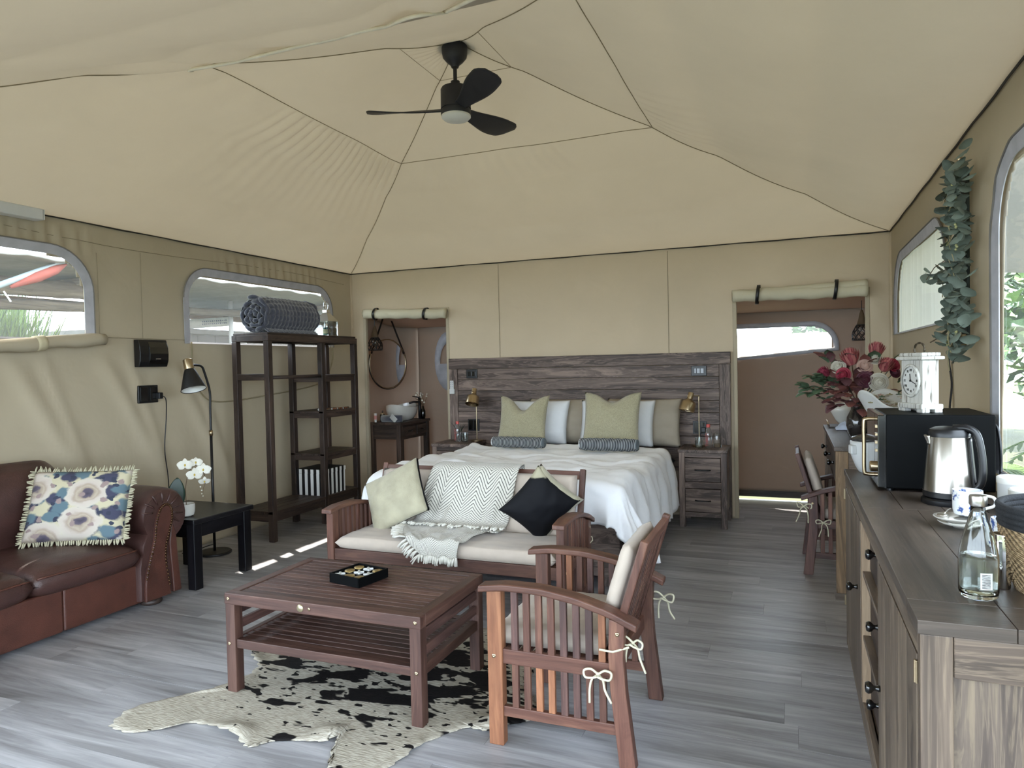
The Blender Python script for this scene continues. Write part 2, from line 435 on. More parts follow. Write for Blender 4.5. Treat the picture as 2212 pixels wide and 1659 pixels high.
wall = sheet(cuts(YF, YB, .026, []), cuts(0, EAVE+.03, .03, [.98, 1.645]), lambda y_, z: (XR+right_fold(y_, z), y_, z), lambda y_, z: inrr(y_, z, WR1) or inrr(y_, z, WR2)).build('wall_right', M['canvas_right'], smooth=True, solid=.004); tag(wall, kind='structure')
wall_r = wall
# back wall with the two doorways to the bathrooms
DL = (-4.44, -3.405, 0, 2.07); DR = (-.475, .614, 0, 2.04)
def back_fold(x, z):
    d = .008*fbm(x*1.1, z*1.1, 3.0)
    # drag folds running from the door heads
    for x0, z0, s in ((-3.40, 2.05, 1), (-4.47, 2.0, -1), (.64, 2.0, 1)):
        t = (x-x0)*s-(z0-z)*.45
        if z < z0: d += .018*math.exp(-(t/.05)**2)*math.exp(-(z0-z)/.5)*min(1, (z0-z)*6)
    return -d*(1-smoothstep(2.36, 2.50, z))
wall = sheet(cuts(XL, XR, .03, [DL[0], DL[1], DR[0], DR[1]]), cuts(0, EAVE+.03, .03, [DL[3], DR[3]]),
    lambda x, z: (x, YB+back_fold(x, z), z), lambda x, z: (DL[0] < x < DL[1] and z < DL[3]) or (DR[0] < x < DR[1] and z < DR[3])).build('wall_back', M['canvas_back'], smooth=True, solid=.004); tag(wall, kind='structure')
wall_b = wall
for x0 in (-2.805, -1.073):
    MB().tube([(x0, YB-.006+back_fold(x0, z), z) for z in (1.5, 1.8, 2.1, 2.5)], .0022, 4).build('seam', M['seam'], wall_b)
MB().tube([(XL+.012+left_fold(y_, 1.715), y_, 1.715) for y_ in [3.58+i*.05 for i in range(17)]], .0022, 4).build('seam', M['seam'], wall_l)
MB().tube([(XL+.010+left_fold(y_, 2.40), y_, 2.40-.02*math.sin(y_*2)) for y_ in [1.3+i*.09 for i in range(60)]], .0018, 4).build('seam', M['seam'], wall_l)
MB().tube([(XL+.012+left_fold(3.61, z), 3.61, z) for z in [1.72+i*.05 for i in range(13)]], .002, 4).build('seam', M['seam'], wall_l)
MB().tube([(XL+.012+left_fold(3.97, z), 3.97, z) for z in [1.72+i*.05 for i in range(14)]], .002, 4).build('seam', M['seam'], wall_l)
for x_ in (XL, XR): MB().tube([(x_, YB, 0), (x_, YB, EAVE+.02)], .016, 8).build('corner_hem', M['canvas_back'], wall_b, smooth=True)
# door jamb hems
for (a, b, c_, d) in (DL, DR):
    for xx in (a, b):
        t = MB().box((xx-.018, YB-.012, 0), (xx+.018, YB+.03, d)).build('jamb_hem', M['canvas'], wall_b, bevel=.006)
    MB().box((a-.02, YB-.012, d-.02), (b+.02, YB+.03, d+.02)).build('head_hem', M['canvas'], wall_b, bevel=.006)

# ---- roof: four sagging panels meeting at the apex
def hip(c, t):
    p = Vector((c[0], c[1], EAVE)).lerp(APEX, t)
    seg = [0, .25, .475, .63, .88, 1.0]
    for a, b in zip(seg, seg[1:]):
        if a <= t <= b: p.z -= .028*math.sin(PI*(t-a)/(b-a))*(1-t*.5)
    return p
CBL, CBR, CFL, CFR = (XL, YB), (XR, YB), (XL, YF), (XR, YF)
RING = .625
def panel(c0, c1, wr, seed):
    def fn(s, t):
        a, b = hip(c0, t), hip(c1, t); p = a.lerp(b, s)
        w = (1-t)
        p.z -= .05*4*s*(1-s)*math.sin(PI*min(1, t/RING))*w            # belly of the cloth
        em = min(1, s*(1-s)*14); p.z += .02*fbm(p.x*.8+seed, p.y*.8, seed)*math.sin(PI*min(t*1.1, 1))*em
        ww = wr(s, t); n = .0
        p.z += ww*min(1, s*(1-s)*60)
        return p
    return fn
def gather(s, t, f, amp, lo=0, hi=1, up=False, ph=0.0):
    """little folds gathered along the ring seam"""
    d = (RING-t) if not up else (t-RING)
    if d < 0: return 0
    e = math.exp(-d/.11)*min(1, d*40)
    m = smoothstep(lo, lo+.12, s)*(1-smoothstep(hi-.1, hi, s))
    return amp*e*m*math.sin(s*f+2.5*math.sin(s*9+ph)+ph-d*20)
ceiling = MB().grid(200, 90, panel(CFL, CBL, lambda s, t: gather(s, t, 170, .020, .30, 1.02)+gather(s, t, 60, .006, .0, .6)+.010*smoothstep(.88, .93, t)*math.sin(s*60)*(1-t)*3, 1.0)).build('ceiling', M['roof_canvas'], smooth=True, solid=.004, weld=True)
tag(ceiling, kind='structure')
MB().grid(160, 80, panel(CBL, CBR, lambda s, t: gather(s, t, 150, .004, .05, .7), 2.0)).build('roof_panel', M['roof_canvas'], ceiling, smooth=True, solid=.004, weld=True)
MB().grid(160, 80, panel(CBR, CFR, lambda s, t: gather(s, t, 120, .004, .0, .5), 3.0)).build('roof_panel', M['roof_canvas'], ceiling, smooth=True, solid=.004, weld=True)
def front_w(s, t):
    f = .018*math.sin((1-s)*26+t*10+2*math.sin(s*11))*smoothstep(.2, .55, t)*(1-smoothstep(.6, .64, t))
    return f
MB().grid(160, 80, panel(CFR, CFL, front_w, 4.0)).build('roof_panel', M['roof_canvas'], ceiling, smooth=True, solid=.004, weld=True)
# seams: ring at mid height, ring near the apex, four hips
for c0, c1, k in ((CFL, CBL, 0), (CBL, CBR, 1), (CBR, CFR, 2)):
    for tr, r in ((RING, .0026), (.905, .0016)):
        fn = panel(c0, c1, lambda s, t: 0, float(k+1))
        MB().tube([fn(i/40, tr)-Vector((0, 0, .006)) for i in range(41)], r, 5).build('seam', M['seam'], ceiling)
# wavy rope edge on the front panel
fn = panel(CFR, CFL, lambda s, t: 0, 4.0)
rope = []
for i in range(121):
    s = i/120; q = s*7.0; fr = q-math.floor(q)
    rope.append(fn(s, RING-.015-.09*(4*fr*(1-fr))*(.5+.5*math.sin(s*5+1)))-Vector((0, 0, .022)))
MB().tube(rope, .009, 6).build('rope_edge', M['rope'], ceiling, smooth=True)
MB().grid(120, 6, lambda u, v: rope[int(round(u*120))].lerp(fn(u, RING+.02)-Vector((0, 0, .01)), v)).build('lap_flap', M['roof_canvas'], ceiling, smooth=True)
for c in (CBL, CBR, CFL, CFR):
    MB().tube([hip(c, i/60)-Vector((0, 0, .006)) for i in range(60)], .0026, 5).build('hip_seam', M['seam'], ceiling)
# dark gap + rod where roof meets the walls
for a, b in ((CFL, CBL), (CBL, CBR), (CBR, CFR)):
    ax = Vector((a[0], a[1], EAVE)); bxx = Vector((b[0], b[1], EAVE)); d = (bxx-ax).normalized(); nrm = Vector((-d.y, d.x, 0))
    inn = (Vector((APEX.x, APEX.y, EAVE))-(ax+bxx)/2).normalized()
    MB().tube([ax.lerp(bxx, i/30)+inn*.012+Vector((0, 0, -.004+.003*math.sin(i*1.7))) for i in range(31)], .006, 5).build('eave_cord', plain('dark_cord', '2c2a26', .8), ceiling)
# fly-sheet overhang beyond the walls (keeps high sun off the windows)
ov = .30
fly = MB()
fly.grid(1, 1, lambda u, v: (XL-ov*v, YF-.4+(YR+.2-YF+.4)*u, EAVE+.03-.10*v))
fly.build('roof_overhang', M['roof_canvas'], ceiling, solid=.01)
MB().grid(1, 1, lambda u, v: (XR+ov*v, YF-.4+(YR+.2-YF+.4)*u, EAVE+.03-.10*v)).build('roof_overhang', M['roof_canvas'], ceiling, solid=.01)

# unseen canvas roof added over the deck to hold back front sky light
o = MB().grid(40, 30, lambda u, v: (XL-.3+(XR-XL+.6)*u, YF-.02-3.4*v, EAVE+.10-.22*v-.05*math.sin(PI*v)*abs(math.sin(u*9.5)))).build('roof_porch', M['roof_canvas'], smooth=True, solid=.004); tag(o, kind='structure')
for x in (XL-.2, -1.9, XR+.2):
    p = MB().box((x-.045, YF-3.35, -.12), (x+.045, YF-3.26, EAVE-.14)).build('porch_post', M['pine_board'], o, bevel=.005)

# ---- windows
def window(idx, w, wallx, inward, label, wavy=0.0):
    root = thing('window_%d' % idx, None, None, (wallx, (w[0]+w[1])/2, w[2])); tag(root, label=label, kind='structure')
    inn = rrect(*w); out = offset_rr(w, .065)
    mb = MB(); k = len(inn)
    for i in range(k):
        wob = wavy*math.sin(i*1.3) if wavy else 0
        mb.v.append((wallx+inward*.010, inn[i][0], inn[i][1])); mb.v.append((wallx+inward*.020, out[i][0]+wob, out[i][1]))
    for i in range(k): a, b = 2*i, 2*((i+1) % k); mb.f.append((a, a+1, b+1, b)); mb.mi.append(0)
    mb.build('edging', M['pvc'], root, solid=.004)
    MB().tube([(wallx+inward*.024, u+wavy*math.sin(i*1.3), v) for i, (u, v) in enumerate(out[1:])], .0045, 5).build('zip', plain('zip_tape', '6f6b66', .7), root)
    pm = MB(); pm.v = [(wallx-inward*.002, u, v) for u, v in inn]; pm.f = [tuple(range(k))]; pm.mi = [0]
    pm.build('pane', M['film'], root)
    return root
w1 = window(1, WL1, XL, 1, 'rounded clear window in the left wall nearest the camera')
w2 = window(2, WL2, XL, 1, 'rounded clear window behind the open shelf')
w3 = window(3, WR1, XR, -1, 'window with pale curtain behind the leaf garland')
w4 = window(4, WR2, XR, -1, 'tall clear window at the right edge with green trees outside', wavy=.012)
# curtain just outside window 3
M['curtain'] = canvas('curtain_cloth', 'e6e4da', .55, 'f2f0e6', crease=.1)
MB().grid(150, 6, lambda u, v: (XR+.05+.014*math.sin(u*95)+.006*math.sin(u*37+v), 4.25+2.5*u, 1.45+.90*v)).build('curtain', M['curtain'], w3, smooth=True)
# rolled blind lying along the bottom of window 1
rb = thing('rolled_blind', 'rolled canvas blind along the bottom of the nearest left window', 'blind', (XL+.05, 2.6, 1.66))
def blind_c(y_): return 1.62+.075*smoothstep(2.6, 3.6, y_)
MB().tube([(XL+.065, 1.5+i*.0525, blind_c(1.5+i*.0525)+.004*math.sin(i)) for i in range(41)], [.044+.004*math.sin(i*.9) for i in range(41)], 14).build('canvas_roll', M['canvas'], rb, smooth=True)
MB().tube([(XL+.065, 3.10+i*.02, blind_c(3.1+i*.02)) for i in range(4)], .051, 14).build('tie_band', plain('canvas_band', 'c0b596', .9), rb, smooth=True)

# ---- bathrooms behind the back wall
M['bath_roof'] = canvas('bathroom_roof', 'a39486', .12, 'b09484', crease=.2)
bw = (-.9, .395, 1.44, 1.78, .2)
def sill(x): return 1.480+.088*(x+.53)
def bath_rear_hole(x, z): return inrr(x, z, bw) and z > sill(x)-.01
wall = sheet(cuts(-4.30, XR, .03, []), cuts(.10, 2.0, .03, [1.49]), lambda x, z: (x, YR+.012*fbm(x*2, z*2, 4.0), z+.0), bath_rear_hole).build('wall_bathroom_rear', M['bath_canvas'], smooth=True, solid=.004); tag(wall, kind='structure')
MB().box((-4.3, YR-.01, .035), (XR, YR+.02, .10)).build('skirt', M['pine_dark'], wall)
MB().grid(60, 40, lambda u, v: (-4.57+.27*u**12+.012*fbm(u*3, v*3, 2.0), YB+.02+(YR-YB)*u, 2.05*v)).build('wall_bathroom_left', M['bath_canvas'], smooth=True, solid=.004)
tag(bpy.data.objects['wall_bathroom_left'], kind='structure')
o = MB().grid(40, 40, lambda u, v: (XR-.02+.01*fbm(u*3, v*3, 2.0), YB+.02+(YR-YB)*u, 2.05*v)).build('wall_bathroom_right', M['bath_canvas'], smooth=True, solid=.004); tag(o, kind='structure')
o = MB().grid(60, 20, lambda u, v: (-4.6+5.4*u, YB+.01+(YR-YB+.02)*v, 2.14-.20*v-.03*math.sin(PI*v))).build('ceiling_bathroom', M['bath_roof'], smooth=True, solid=.004); tag(o, kind='structure')
o = MB().grid(20, 20, lambda u, v: (-2.2+.01*fbm(u*3, v*3, 7.0), YB+.02+(YR-YB)*u, 2.05*v)).build('wall_bathroom_partition', M['bath_canvas'], smooth=True, solid=.004); tag(o, kind='structure')
w5 = thing('window_5', None, None, (0, YR, 1.5)); tag(w5, label='slot window with rounded end seen through the right doorway', kind='structure')
inn = rrect(*bw); inn[0] = (-.9, sill(-.9)); inn[1] = (.395, sill(.395)); out = offset_rr(bw, .05); out[0] = (-.95, sill(-.9)-.03); out[1] = (.445, sill(.395)-.03); mb = MB()
for i in range(len(inn)): mb.v.append((inn[i][0], YR-.014, inn[i][1])); mb.v.append((out[i][0], YR-.02, out[i][1]))
for i in range(len(inn)): a, b = 2*i, 2*((i+1) % len(inn)); mb.f.append((a, a+1, b+1, b)); mb.mi.append(0)
mb.build('edging', M['pvc'], w5, smooth=True, solid=.005)
pm = MB(); pm.v = [(u, YR+.002, v) for u, v in inn]; pm.f = [tuple(range(len(inn)))]; pm.mi = [0]; pm.build('pane', M['film'], w5)
# oval window in the rear wall of the left bathroom
w6 = thing('window_6', None, None, (-3.98, YR, 1.3)); tag(w6, label='oval window half hidden by the left door jamb', kind='structure')
cx_, cz_ = -3.87, 1.52
ov_o = [(cx_+.19*math.cos(2*PI*i/28), cz_+.36*math.sin(2*PI*i/28)) for i in range(28)]
ov_i = [(cx_+.12*math.cos(2*PI*i/28), cz_-.03+.0+.25*max(0, math.sin(2*PI*i/28))) for i in range(28)]
mb = MB()
for i in range(28): mb.v.append((ov_i[i][0], YR-.02, ov_i[i][1])); mb.v.append((ov_o[i][0], YR-.026, ov_o[i][1]))
for i in range(28): a, b = 2*i, 2*((i+1) % 28); mb.f.append((a, a+1, b+1, b)); mb.mi.append(0)
mb.build('edging', M['pvc'], w6, smooth=True, solid=.004)

# ---- rolled-up door flaps above the doorways
def flap_roll(x0, x1, z0, z1, y0, r, straps, label, layers=1):
    root = thing('rolled_door_flap', label, 'canvas flap', ((x0+x1)/2, y0, z0-r), group='rolled flaps above the doorways')
    for L_ in range(layers):
        dz = L_*(-.045); dy = -L_*.02
        n = 40; P = []; R_ = []
        for i in range(n+1):
            t = i/n; P.append((x0+(x1-x0)*t, y0+dy+.004*math.sin(i*1.1), z0+(z1-z0)*t+dz*t+.003*math.sin(i*.7))); R_.append(r*(1+.05*math.sin(i*.8+L_)))
        MB().tube(P, R_, 18).build('canvas_roll', M['flap'], root, smooth=True)
    # end spirals
    for xx, zz in ((x0-.002, z0), (x1+.002, z1)):
        sp = [(xx, y0+math.cos(a*.6)*r*(1-a/34), zz+math.sin(a*.6)*r*(1-a/34)) for a in range(32)]
        MB().tube(sp, .003, 4).build('roll_end', plain('flap_edge', 'a89c86', .9), root)
    for t in straps:
        xx = x0+(x1-x0)*t; zz = z0+(z1-z0)*t; pts = []
        for i in range(25):
            a = 2*PI*i/24; pts.append((a, r+.007))
        mb = MB()
        mb.grid(24, 1, lambda u, v: (xx-.014+.028*v+.01*math.sin(2*PI*u), y0-(.018 if layers > 1 else 0)+math.cos(2*PI*u)*(r+.009+(.020 if layers > 1 else 0)), zz-(.02*t if layers > 1 else 0)+math.sin(2*PI*u)*(r+.012+(.022 if layers > 1 else 0))))
        mb.build('strap', M['blackplastic'], root, smooth=True, solid=.003)
    return root
M['flap'] = canvas('flap_canvas', 'c3bca4', .0, crease=.15)
flap_roll(-4.385, -3.375, 2.055, 2.012, YB-.09, .052, (.145, .76), 'rolled canvas flap tied with black straps above the left doorway')
flap_roll(-.485, .60, 2.03, 2.065, YB-.09, .052, (.20, .78), 'double rolled canvas flap above the right doorway', layers=2)
# ================================================================== soft goods helper
def pillow(mb, c, a, b, w, h, T, pin=.06, chop=0.0, wr=.006, seed=0.0, n=22, p=.5, uv=False, corner=.0, m2=None, lean=0.0):
    """cushion centred at c; a = width axis, b = height axis"""
    c = Vector(c); a = Vector(a).normalized(); b = (Vector(b)-a*Vector(b).dot(a)).normalized(); nn = a.cross(b)
    def fn(sg):
        def f(u, v):
            U, V = 2*u-1, 2*v-1
            x = w/2*U*(1-pin*(1-V*V)); y = h/2*V*(1-pin*(1-U*U))
            t = T/2*(max(0, (1-U*U)*(1-V*V)))**p
            if chop:
                k = math.exp(-(U/.42)**2)*smoothstep(-.1, 1, V); y -= chop*k; t *= (1+.25*k)
                x += .0
            t += wr*fbm(U*2.2+seed, V*2.2, seed+sg)*(1 if t > 1e-4 else 0)
            return c + a*x + b*y + nn*(sg*t + lean*V*V)
        return f
    mb.grid(n, n, fn(1), uv=uv); mb.grid(n, n, fn(-1), uv=uv, m=1 if m2 else 0)
    return mb
def bow(parent, at_, d, s=1.0, seed=0, name='tie_cord'):
    """tied cord bow: two loops and two tails, in the plane of d and z"""
    d = Vector(d).normalized(); z = Vector((0, 0, 1)); at_ = Vector(at_); n = d.cross(z); r = random.Random(seed); mb = MB()
    for sg in (-1, 1):
        mb.tube(bez([at_+n*.004*k+ (d*sg*x+z*y)*s for k, (x, y) in enumerate(((0, 0), (.025, .018), (.05, .010+.012*r.random()), (.045, -.010), (.018, -.008), (0, 0)))], 25), .0043*s, 6)
        q = r.uniform(.02, .05)
        mb.tube(bez([at_+(d*sg*x+z*y)*s for x, y in ((0, 0), (q*.5, -.02), (q*.7, -.055), (q+.012*sg, -.085-.03*r.random()))], 18), .0043*s, 6)
    mb.ball(at_, .008*s, 8, 6)
    return mb.build(name, M['tie'], parent, smooth=True)

# ================================================================== leather sofa
sofa = thing('leather_sofa', 'brown leather sofa with rolled nail-studded arm against the left wall', 'sofa', (-4.15, 2.45, 0))
SX0, SX1 = -4.55, -3.75
# plinth in three stitched panels
for y0, y1 in ((1.72, 2.22), (2.22, 2.66), (2.66, 3.20)):
    MB().box((SX0, y0+.002, .03), (SX1, y1-.002, .27)).build('base_panel', M['leather_red'], sofa, bevel=.012, seg=3)
# seat cushions, crowned and overhanging
def cushion(mb, x0, x1, y0, y1, z0, z1, crown, seed, bulge=.03, n=26, pw=6):
    def pt(u, v, top):
        U, V = 2*u-1, 2*v-1
        e = (max(0, (1-U**pw)*(1-V**pw)))**.33
        z = z0+(z1-z0)*.5 + (1 if top else -1)*((z1-z0)/2*e + (crown*(1-U*U)*(1-V*V) if top else 0))
        if top: z += .006*fbm(U*2.5+seed, V*2.5, seed)*e
        x = x0+(x1-x0)*u + bulge*U*(1-V*V)*.6; y = y0+(y1-y0)*v + bulge*V*(1-U*U)*.3
        return (x, y, z)
    mb.grid(n, n, lambda u, v: pt(u, v, True)); mb.grid(n, n, lambda u, v: pt(u, v, False))
    return mb
for y0, y1, sd in ((2.47, 3.12, 1.0), (1.80, 2.47, 2.0)):
    s = cushion(MB(), -4.40, -3.70, y0, y1, .25, .42, .035, sd).build('seat_cushion', M['leather'], sofa, smooth=True, weld=True)
    pts = [(-3.706+.012*math.sin(PI*i/20), y0+.02+(y1-y0-.04)*i/20, .375) for i in range(21)]
    MB().tube(pts, .006, 6).build('piping', M['leather_red'], s, smooth=True)
# back: plump rolled top
def back_pt(u, v):
    y = 1.70+1.55*u
    a = -PI*.15+v*PI*1.15
    prof = [(-4.36, .30), (-4.31, .45), (-4.29, .62), (-4.30, .78), (-4.345, .88), (-4.42, .935), (-4.50, .925), (-4.56, .86), (-4.58, .6), (-4.58, .1)]
    q = v*(len(prof)-1); i = min(int(q), len(prof)-2); f = q-i
    x = prof[i][0]*(1-f)+prof[i+1][0]*f; z = prof[i][1]*(1-f)+prof[i+1][1]*f
    end = smoothstep(.80, 1.0, u)
    z = z-(z-.3)*.30*end**2.0*(1 if z > .3 else 0); z += .012*math.sin(u*5+1)*(1 if z > .5 else 0)+.006*fbm(u*6, v*3, 2.0)
    x -= .05*end*(x+4.58)/.29
    return (x, y, z)
MB().grid(40, 36, back_pt).build('backrest', M['leather'], sofa, smooth=True)
MB().box((-4.57, 1.72, .05), (-4.32, 3.24, .45)).build('back_frame', M['leather_red'], sofa, bevel=.01)
# arms: scroll section swept along x
def arm(y_in, s):
    """s=+1: outside is +y"""
    prof = []
    cy, cz, R_ = .205, .550, .172
    for i in range(20):
        an = math.radians(215-i*(215+75)/19); prof.append((cy+R_*math.cos(an), cz+R_*math.sin(an)))
    prof += [(.275, .34), (.27, .24), (.285, .14), (.30, .05)]
    prof = [(.0, .05), (.0, .25), (.03, .38)] + prof
    mb = MB(); X = [SX0, -4.3, -4.05, -3.81, -3.735, -3.715]
    k = len(prof)
    for i, x in enumerate(X):
        sh = 1.0 if i < 4 else (.985 if i == 4 else .93)
        for a_, b_ in prof:
            aa = .15+(a_-.15)*sh; bb = .40+(b_-.40)*(sh if b_ > .3 else 1); mb.v.append((x, y_in+s*aa, bb+.004*fbm(x*6, a_*9, 3.0)))
    for i in range(len(X)-1):
        for j in range(k-1): mb.f.append((i*k+j, i*k+j+1, (i+1)*k+j+1, (i+1)*k+j)); mb.mi.append(0)
    mb.f.append(tuple((len(X)-1)*k+j for j in range(k))); mb.mi.append(0)
    ar = mb.build('arm', M['leather'], sofa, auto=.9)
    # scroll-fronted facing panel with nail heads
    out = [(.025, .04), (.03, .16), (.06, .28), (.10, .40), (.115, .50), (.145, .585), (.19, .618), (.23, .59), (.235, .52), (.212, .44), (.185, .36), (.178, .27), (.195, .15), (.215, .04)]
    P = [(p.x, p.y) for p in bez([(a_, b_, 0) for a_, b_ in out], 52)]
    fp = MB().prism(P, lambda a_, b_, h: (h, y_in+s*a_, b_), -3.717, -3.695).build('arm_front', M['leather_red'], sofa, bevel=.006)
    nm = None
    for i in range(6, len(P)-3, 1):
        p = (-3.693, y_in+s*P[i][0], P[i][1])
        if nm is None:
            nm = MB().ball(p, (.006, .0085, .0085), 8, 5).build('nail_head', M['nail'], ar, smooth=True); p0 = p
        else: inst(nm, 'nail_head', (p[0]-p0[0], p[1]-p0[1], p[2]-p0[2]), ar)
    # pleats radiating on the scroll
    for i in range(9):
        an = math.radians(170-i*26); c1 = (y_in+s*.185, .565)
        pts = [(-3.717+.006*math.sin(PI*t/4), c1[0]+s*math.cos(an)*(.075+.085*t/4), c1[1]+math.sin(an)*(.06+.075*t/4)) for t in range(5)]
        MB().tube(pts, [.004, .006, .007, .006, .003], 6).build('pleat', M['leather'], ar, smooth=True)
    # outside flare and bun foot
    fl = [(.245, .50), (.275, .42), (.28, .32), (.29, .2), (.30, .10), (.305, .04), (.24, .04), (.235, .16), (.225, .27), (.22, .36), (.23, .44)]
    MB().prism(fl, lambda a_, b_, h: (h, y_in+s*a_, b_), -3.79, -3.702).build('arm_side_facing', M['leather_red'], sofa, bevel=.01, seg=3)
    MB().lathe([(.05, 0), (.062, .008), (.066, .02), (.058, .032), (.05, .04)], (-3.765, y_in+s*.12, 0), 20).build('foot', M['pine_dark'], sofa, smooth=True)
arm(3.12, 1); arm(1.80, -1)

# floral cushion with fringe leaning on the sofa
fc_m, nt, b = nmat('floral_print')
tc = N(nt, 'ShaderNodeTexCoord')
def blobs(scale, seed, thr, soft=.02, rnd=.9):
    mp = N(nt, 'ShaderNodeMapping'); mp.inputs['Location'].default_value = (seed, seed*1.7, 0); LK(nt, tc.outputs['UV'], mp.inputs['Vector'])
    dn = N(nt, 'ShaderNodeTexNoise', i_Scale=7.0, i_Detail=4.0); LK(nt, mp.outputs[0], dn.inputs['Vector'])
    vm = N(nt, 'ShaderNodeVectorMath', operation='MULTIPLY_ADD'); vm.inputs[1].default_value = (.15, .15, 0); LK(nt, dn.outputs['Color'], vm.inputs[0]); LK(nt, mp.outputs[0], vm.inputs[2])
    vo = N(nt, 'ShaderNodeTexVoronoi', i_Scale=scale, i_Randomness=rnd); vo.voronoi_dimensions = '2D'; LK(nt, vm.outputs[0], vo.inputs['Vector'])
    r = ramp(nt, [(max(0, thr-soft), (1, 1, 1)), (thr+soft, (0, 0, 0))]); LK(nt, vo.outputs['Distance'], r.inputs[0])
    return r.outputs[0], vo
def mixc(fac, base, col):
    mx = N(nt, 'ShaderNodeMix', data_type='RGBA'); LK(nt, fac, mx.inputs[0])
    if isinstance(base, tuple): mx.inputs[6].default_value = (*base, 1)
    else: LK(nt, base, mx.inputs[6])
    if isinstance(col, tuple): mx.inputs[7].default_value = (*col, 1)
    else: LK(nt, col, mx.inputs[7])
    return mx.outputs[2]
cc = lin('b8b095')
f1, _ = blobs(3.4, 3.3, .33, .05); cc = mixc(f1, cc, lin('3a3b50'))
f2, _ = blobs(3.8, 8.1, .30, .05); cc = mixc(f2, cc, lin('566b75'))
f3, _ = blobs(7.0, 5.7, .20, .02); cc = mixc(f3, cc, lin('2f3446'))
f4, v4 = blobs(2.0, 2.6, .42, .02)
pr = ramp(nt, [(0, lin('3f3a48')), (.09, lin('574f5c')), (.13, lin('968879')), (.19, lin('ac9f8e')), (.23, lin('9e8f80')), (.30, lin('b8aca2')), (.42, lin('bdb5a8'))]); LK(nt, v4.outputs['Distance'], pr.inputs[0])
cc = mixc(f4, cc, pr.outputs[0])
f5, _ = blobs(4.2, 12.4, .13, .02); cc = mixc(f5, cc, lin('8d7b78'))
LK(nt, cc, b.inputs['Base Color']); b.inputs['Roughness'].default_value = .85
fcush = thing('floral_cushion', 'floral print cushion with cream fringe leaning on the leather sofa', 'cushion', (-3.98, 2.94, .43))
fa = Vector((.85, .53, -.02)).normalized(); fb = Vector((-.24, .36, .90)).normalized(); fcc = Vector((-3.985, 2.945, .665))
fb = (fb-fa*fb.dot(fa)).normalized()
pillow(MB(), fcc, fa, fb, .56, .44, .15, pin=.03, seed=4.0, uv=True).build('cover', fc_m, fcush, smooth=True, weld=True)
fr = MB(); r = random.Random(5); nn_ = fa.cross(fb)
for side in range(4):
    for i in range(46):
        t = -1+2*(i+.5)/46
        if side == 0: p = fa*.28*t*1.0+fb*.22*(1-.03*(1-t*t)); d = fb
        elif side == 1: p = fa*.28*t-fb*.22*(1-.03*(1-t*t)); d = -fb
        elif side == 2: p = fa*.28*(1-.03*(1-t*t))+fb*.22*t; d = fa
        else: p = -fa*.28*(1-.03*(1-t*t))+fb*.22*t; d = -fa
        e = d.cross(nn_)
        p0 = fcc+p-d*.006; p1 = p0+d*(.026+.012*r.random())+e*r.uniform(-.012, .012)+nn_*r.uniform(-.012, .012)
        fr.tube([p0, p0.lerp(p1, .5)+nn_*r.uniform(-.004, .004), p1], [.0045, .0055, .0035], 5)
f_o = fr.build('fringe', plain('cream_fringe', 'aaa48c', .9), fcush, smooth=True); tag(f_o, kind='stuff')

# ================================================================== black side table, orchid
ST = (-4.30, -3.665, 3.50, 4.06); SH = .475
side = thing('side_table', 'black wooden side table between sofa and open shelf', 'table', (-3.98, 3.78, 0))
MB().box((ST[0], ST[2], SH-.035), (ST[1], ST[3], SH)).build('tabletop', M['blackpaint'], side, bevel=.008, seg=3)
for x in (ST[0]+.05, ST[1]-.05):
    for y_ in (ST[2]+.05, ST[3]-.05): MB().box((x-.034, y_-.034, 0), (x+.034, y_+.034, SH-.035)).build('leg', M['blackpaint'], side, bevel=.006)
for y_ in (ST[2]+.045, ST[3]-.045): MB().box((ST[0]+.05, y_-.012, SH-.13), (ST[1]-.05, y_+.012, SH-.035)).build('apron', M['blackpaint'], side, bevel=.003)
for x in (ST[0]+.045, ST[1]-.045): MB().box((x-.012, ST[2]+.05, SH-.13), (x+.012, ST[3]-.05, SH-.035)).build('apron', M['blackpaint'], side, bevel=.003)

OP = Vector((-3.83, 3.60, SH))
orch = thing('potted_orchid', 'white orchid in a white ribbed pot on the black side table', 'plant', OP)
MB().lathe([(.036, 0), (.048, .008), (.054, .03), (.056, .06), (.055, .085), (.050, .085), (.049, .07), (.0, .068)], OP, 28).build('pot', M['ceramic'], orch, smooth=True, auto=.6)
MB().grid(8, 16, lambda u, v: OP+Vector((-.025+.05*(u-.5)*2*math.sin(PI*min(1, v*.93+.06))**.7*.62-.01, -.035+.09*(u-.5)*math.sin(PI*min(1, v*.93+.06))**.7-.012*math.sin(PI*v), .06+.205*v))).build('leaf', M['leaf_dark'], orch, smooth=True, solid=.006)
stem = bez([OP+Vector(p) for p in ((0, 0, .07), (-.01, .01, .20), (.005, .03, .30), (.03, .06, .34), (.06, .09, .31), (.07, .11, .22))], 24)
MB().tube(stem, .0028, 6).build('stem', M['twig'], orch, smooth=True)
petal = None
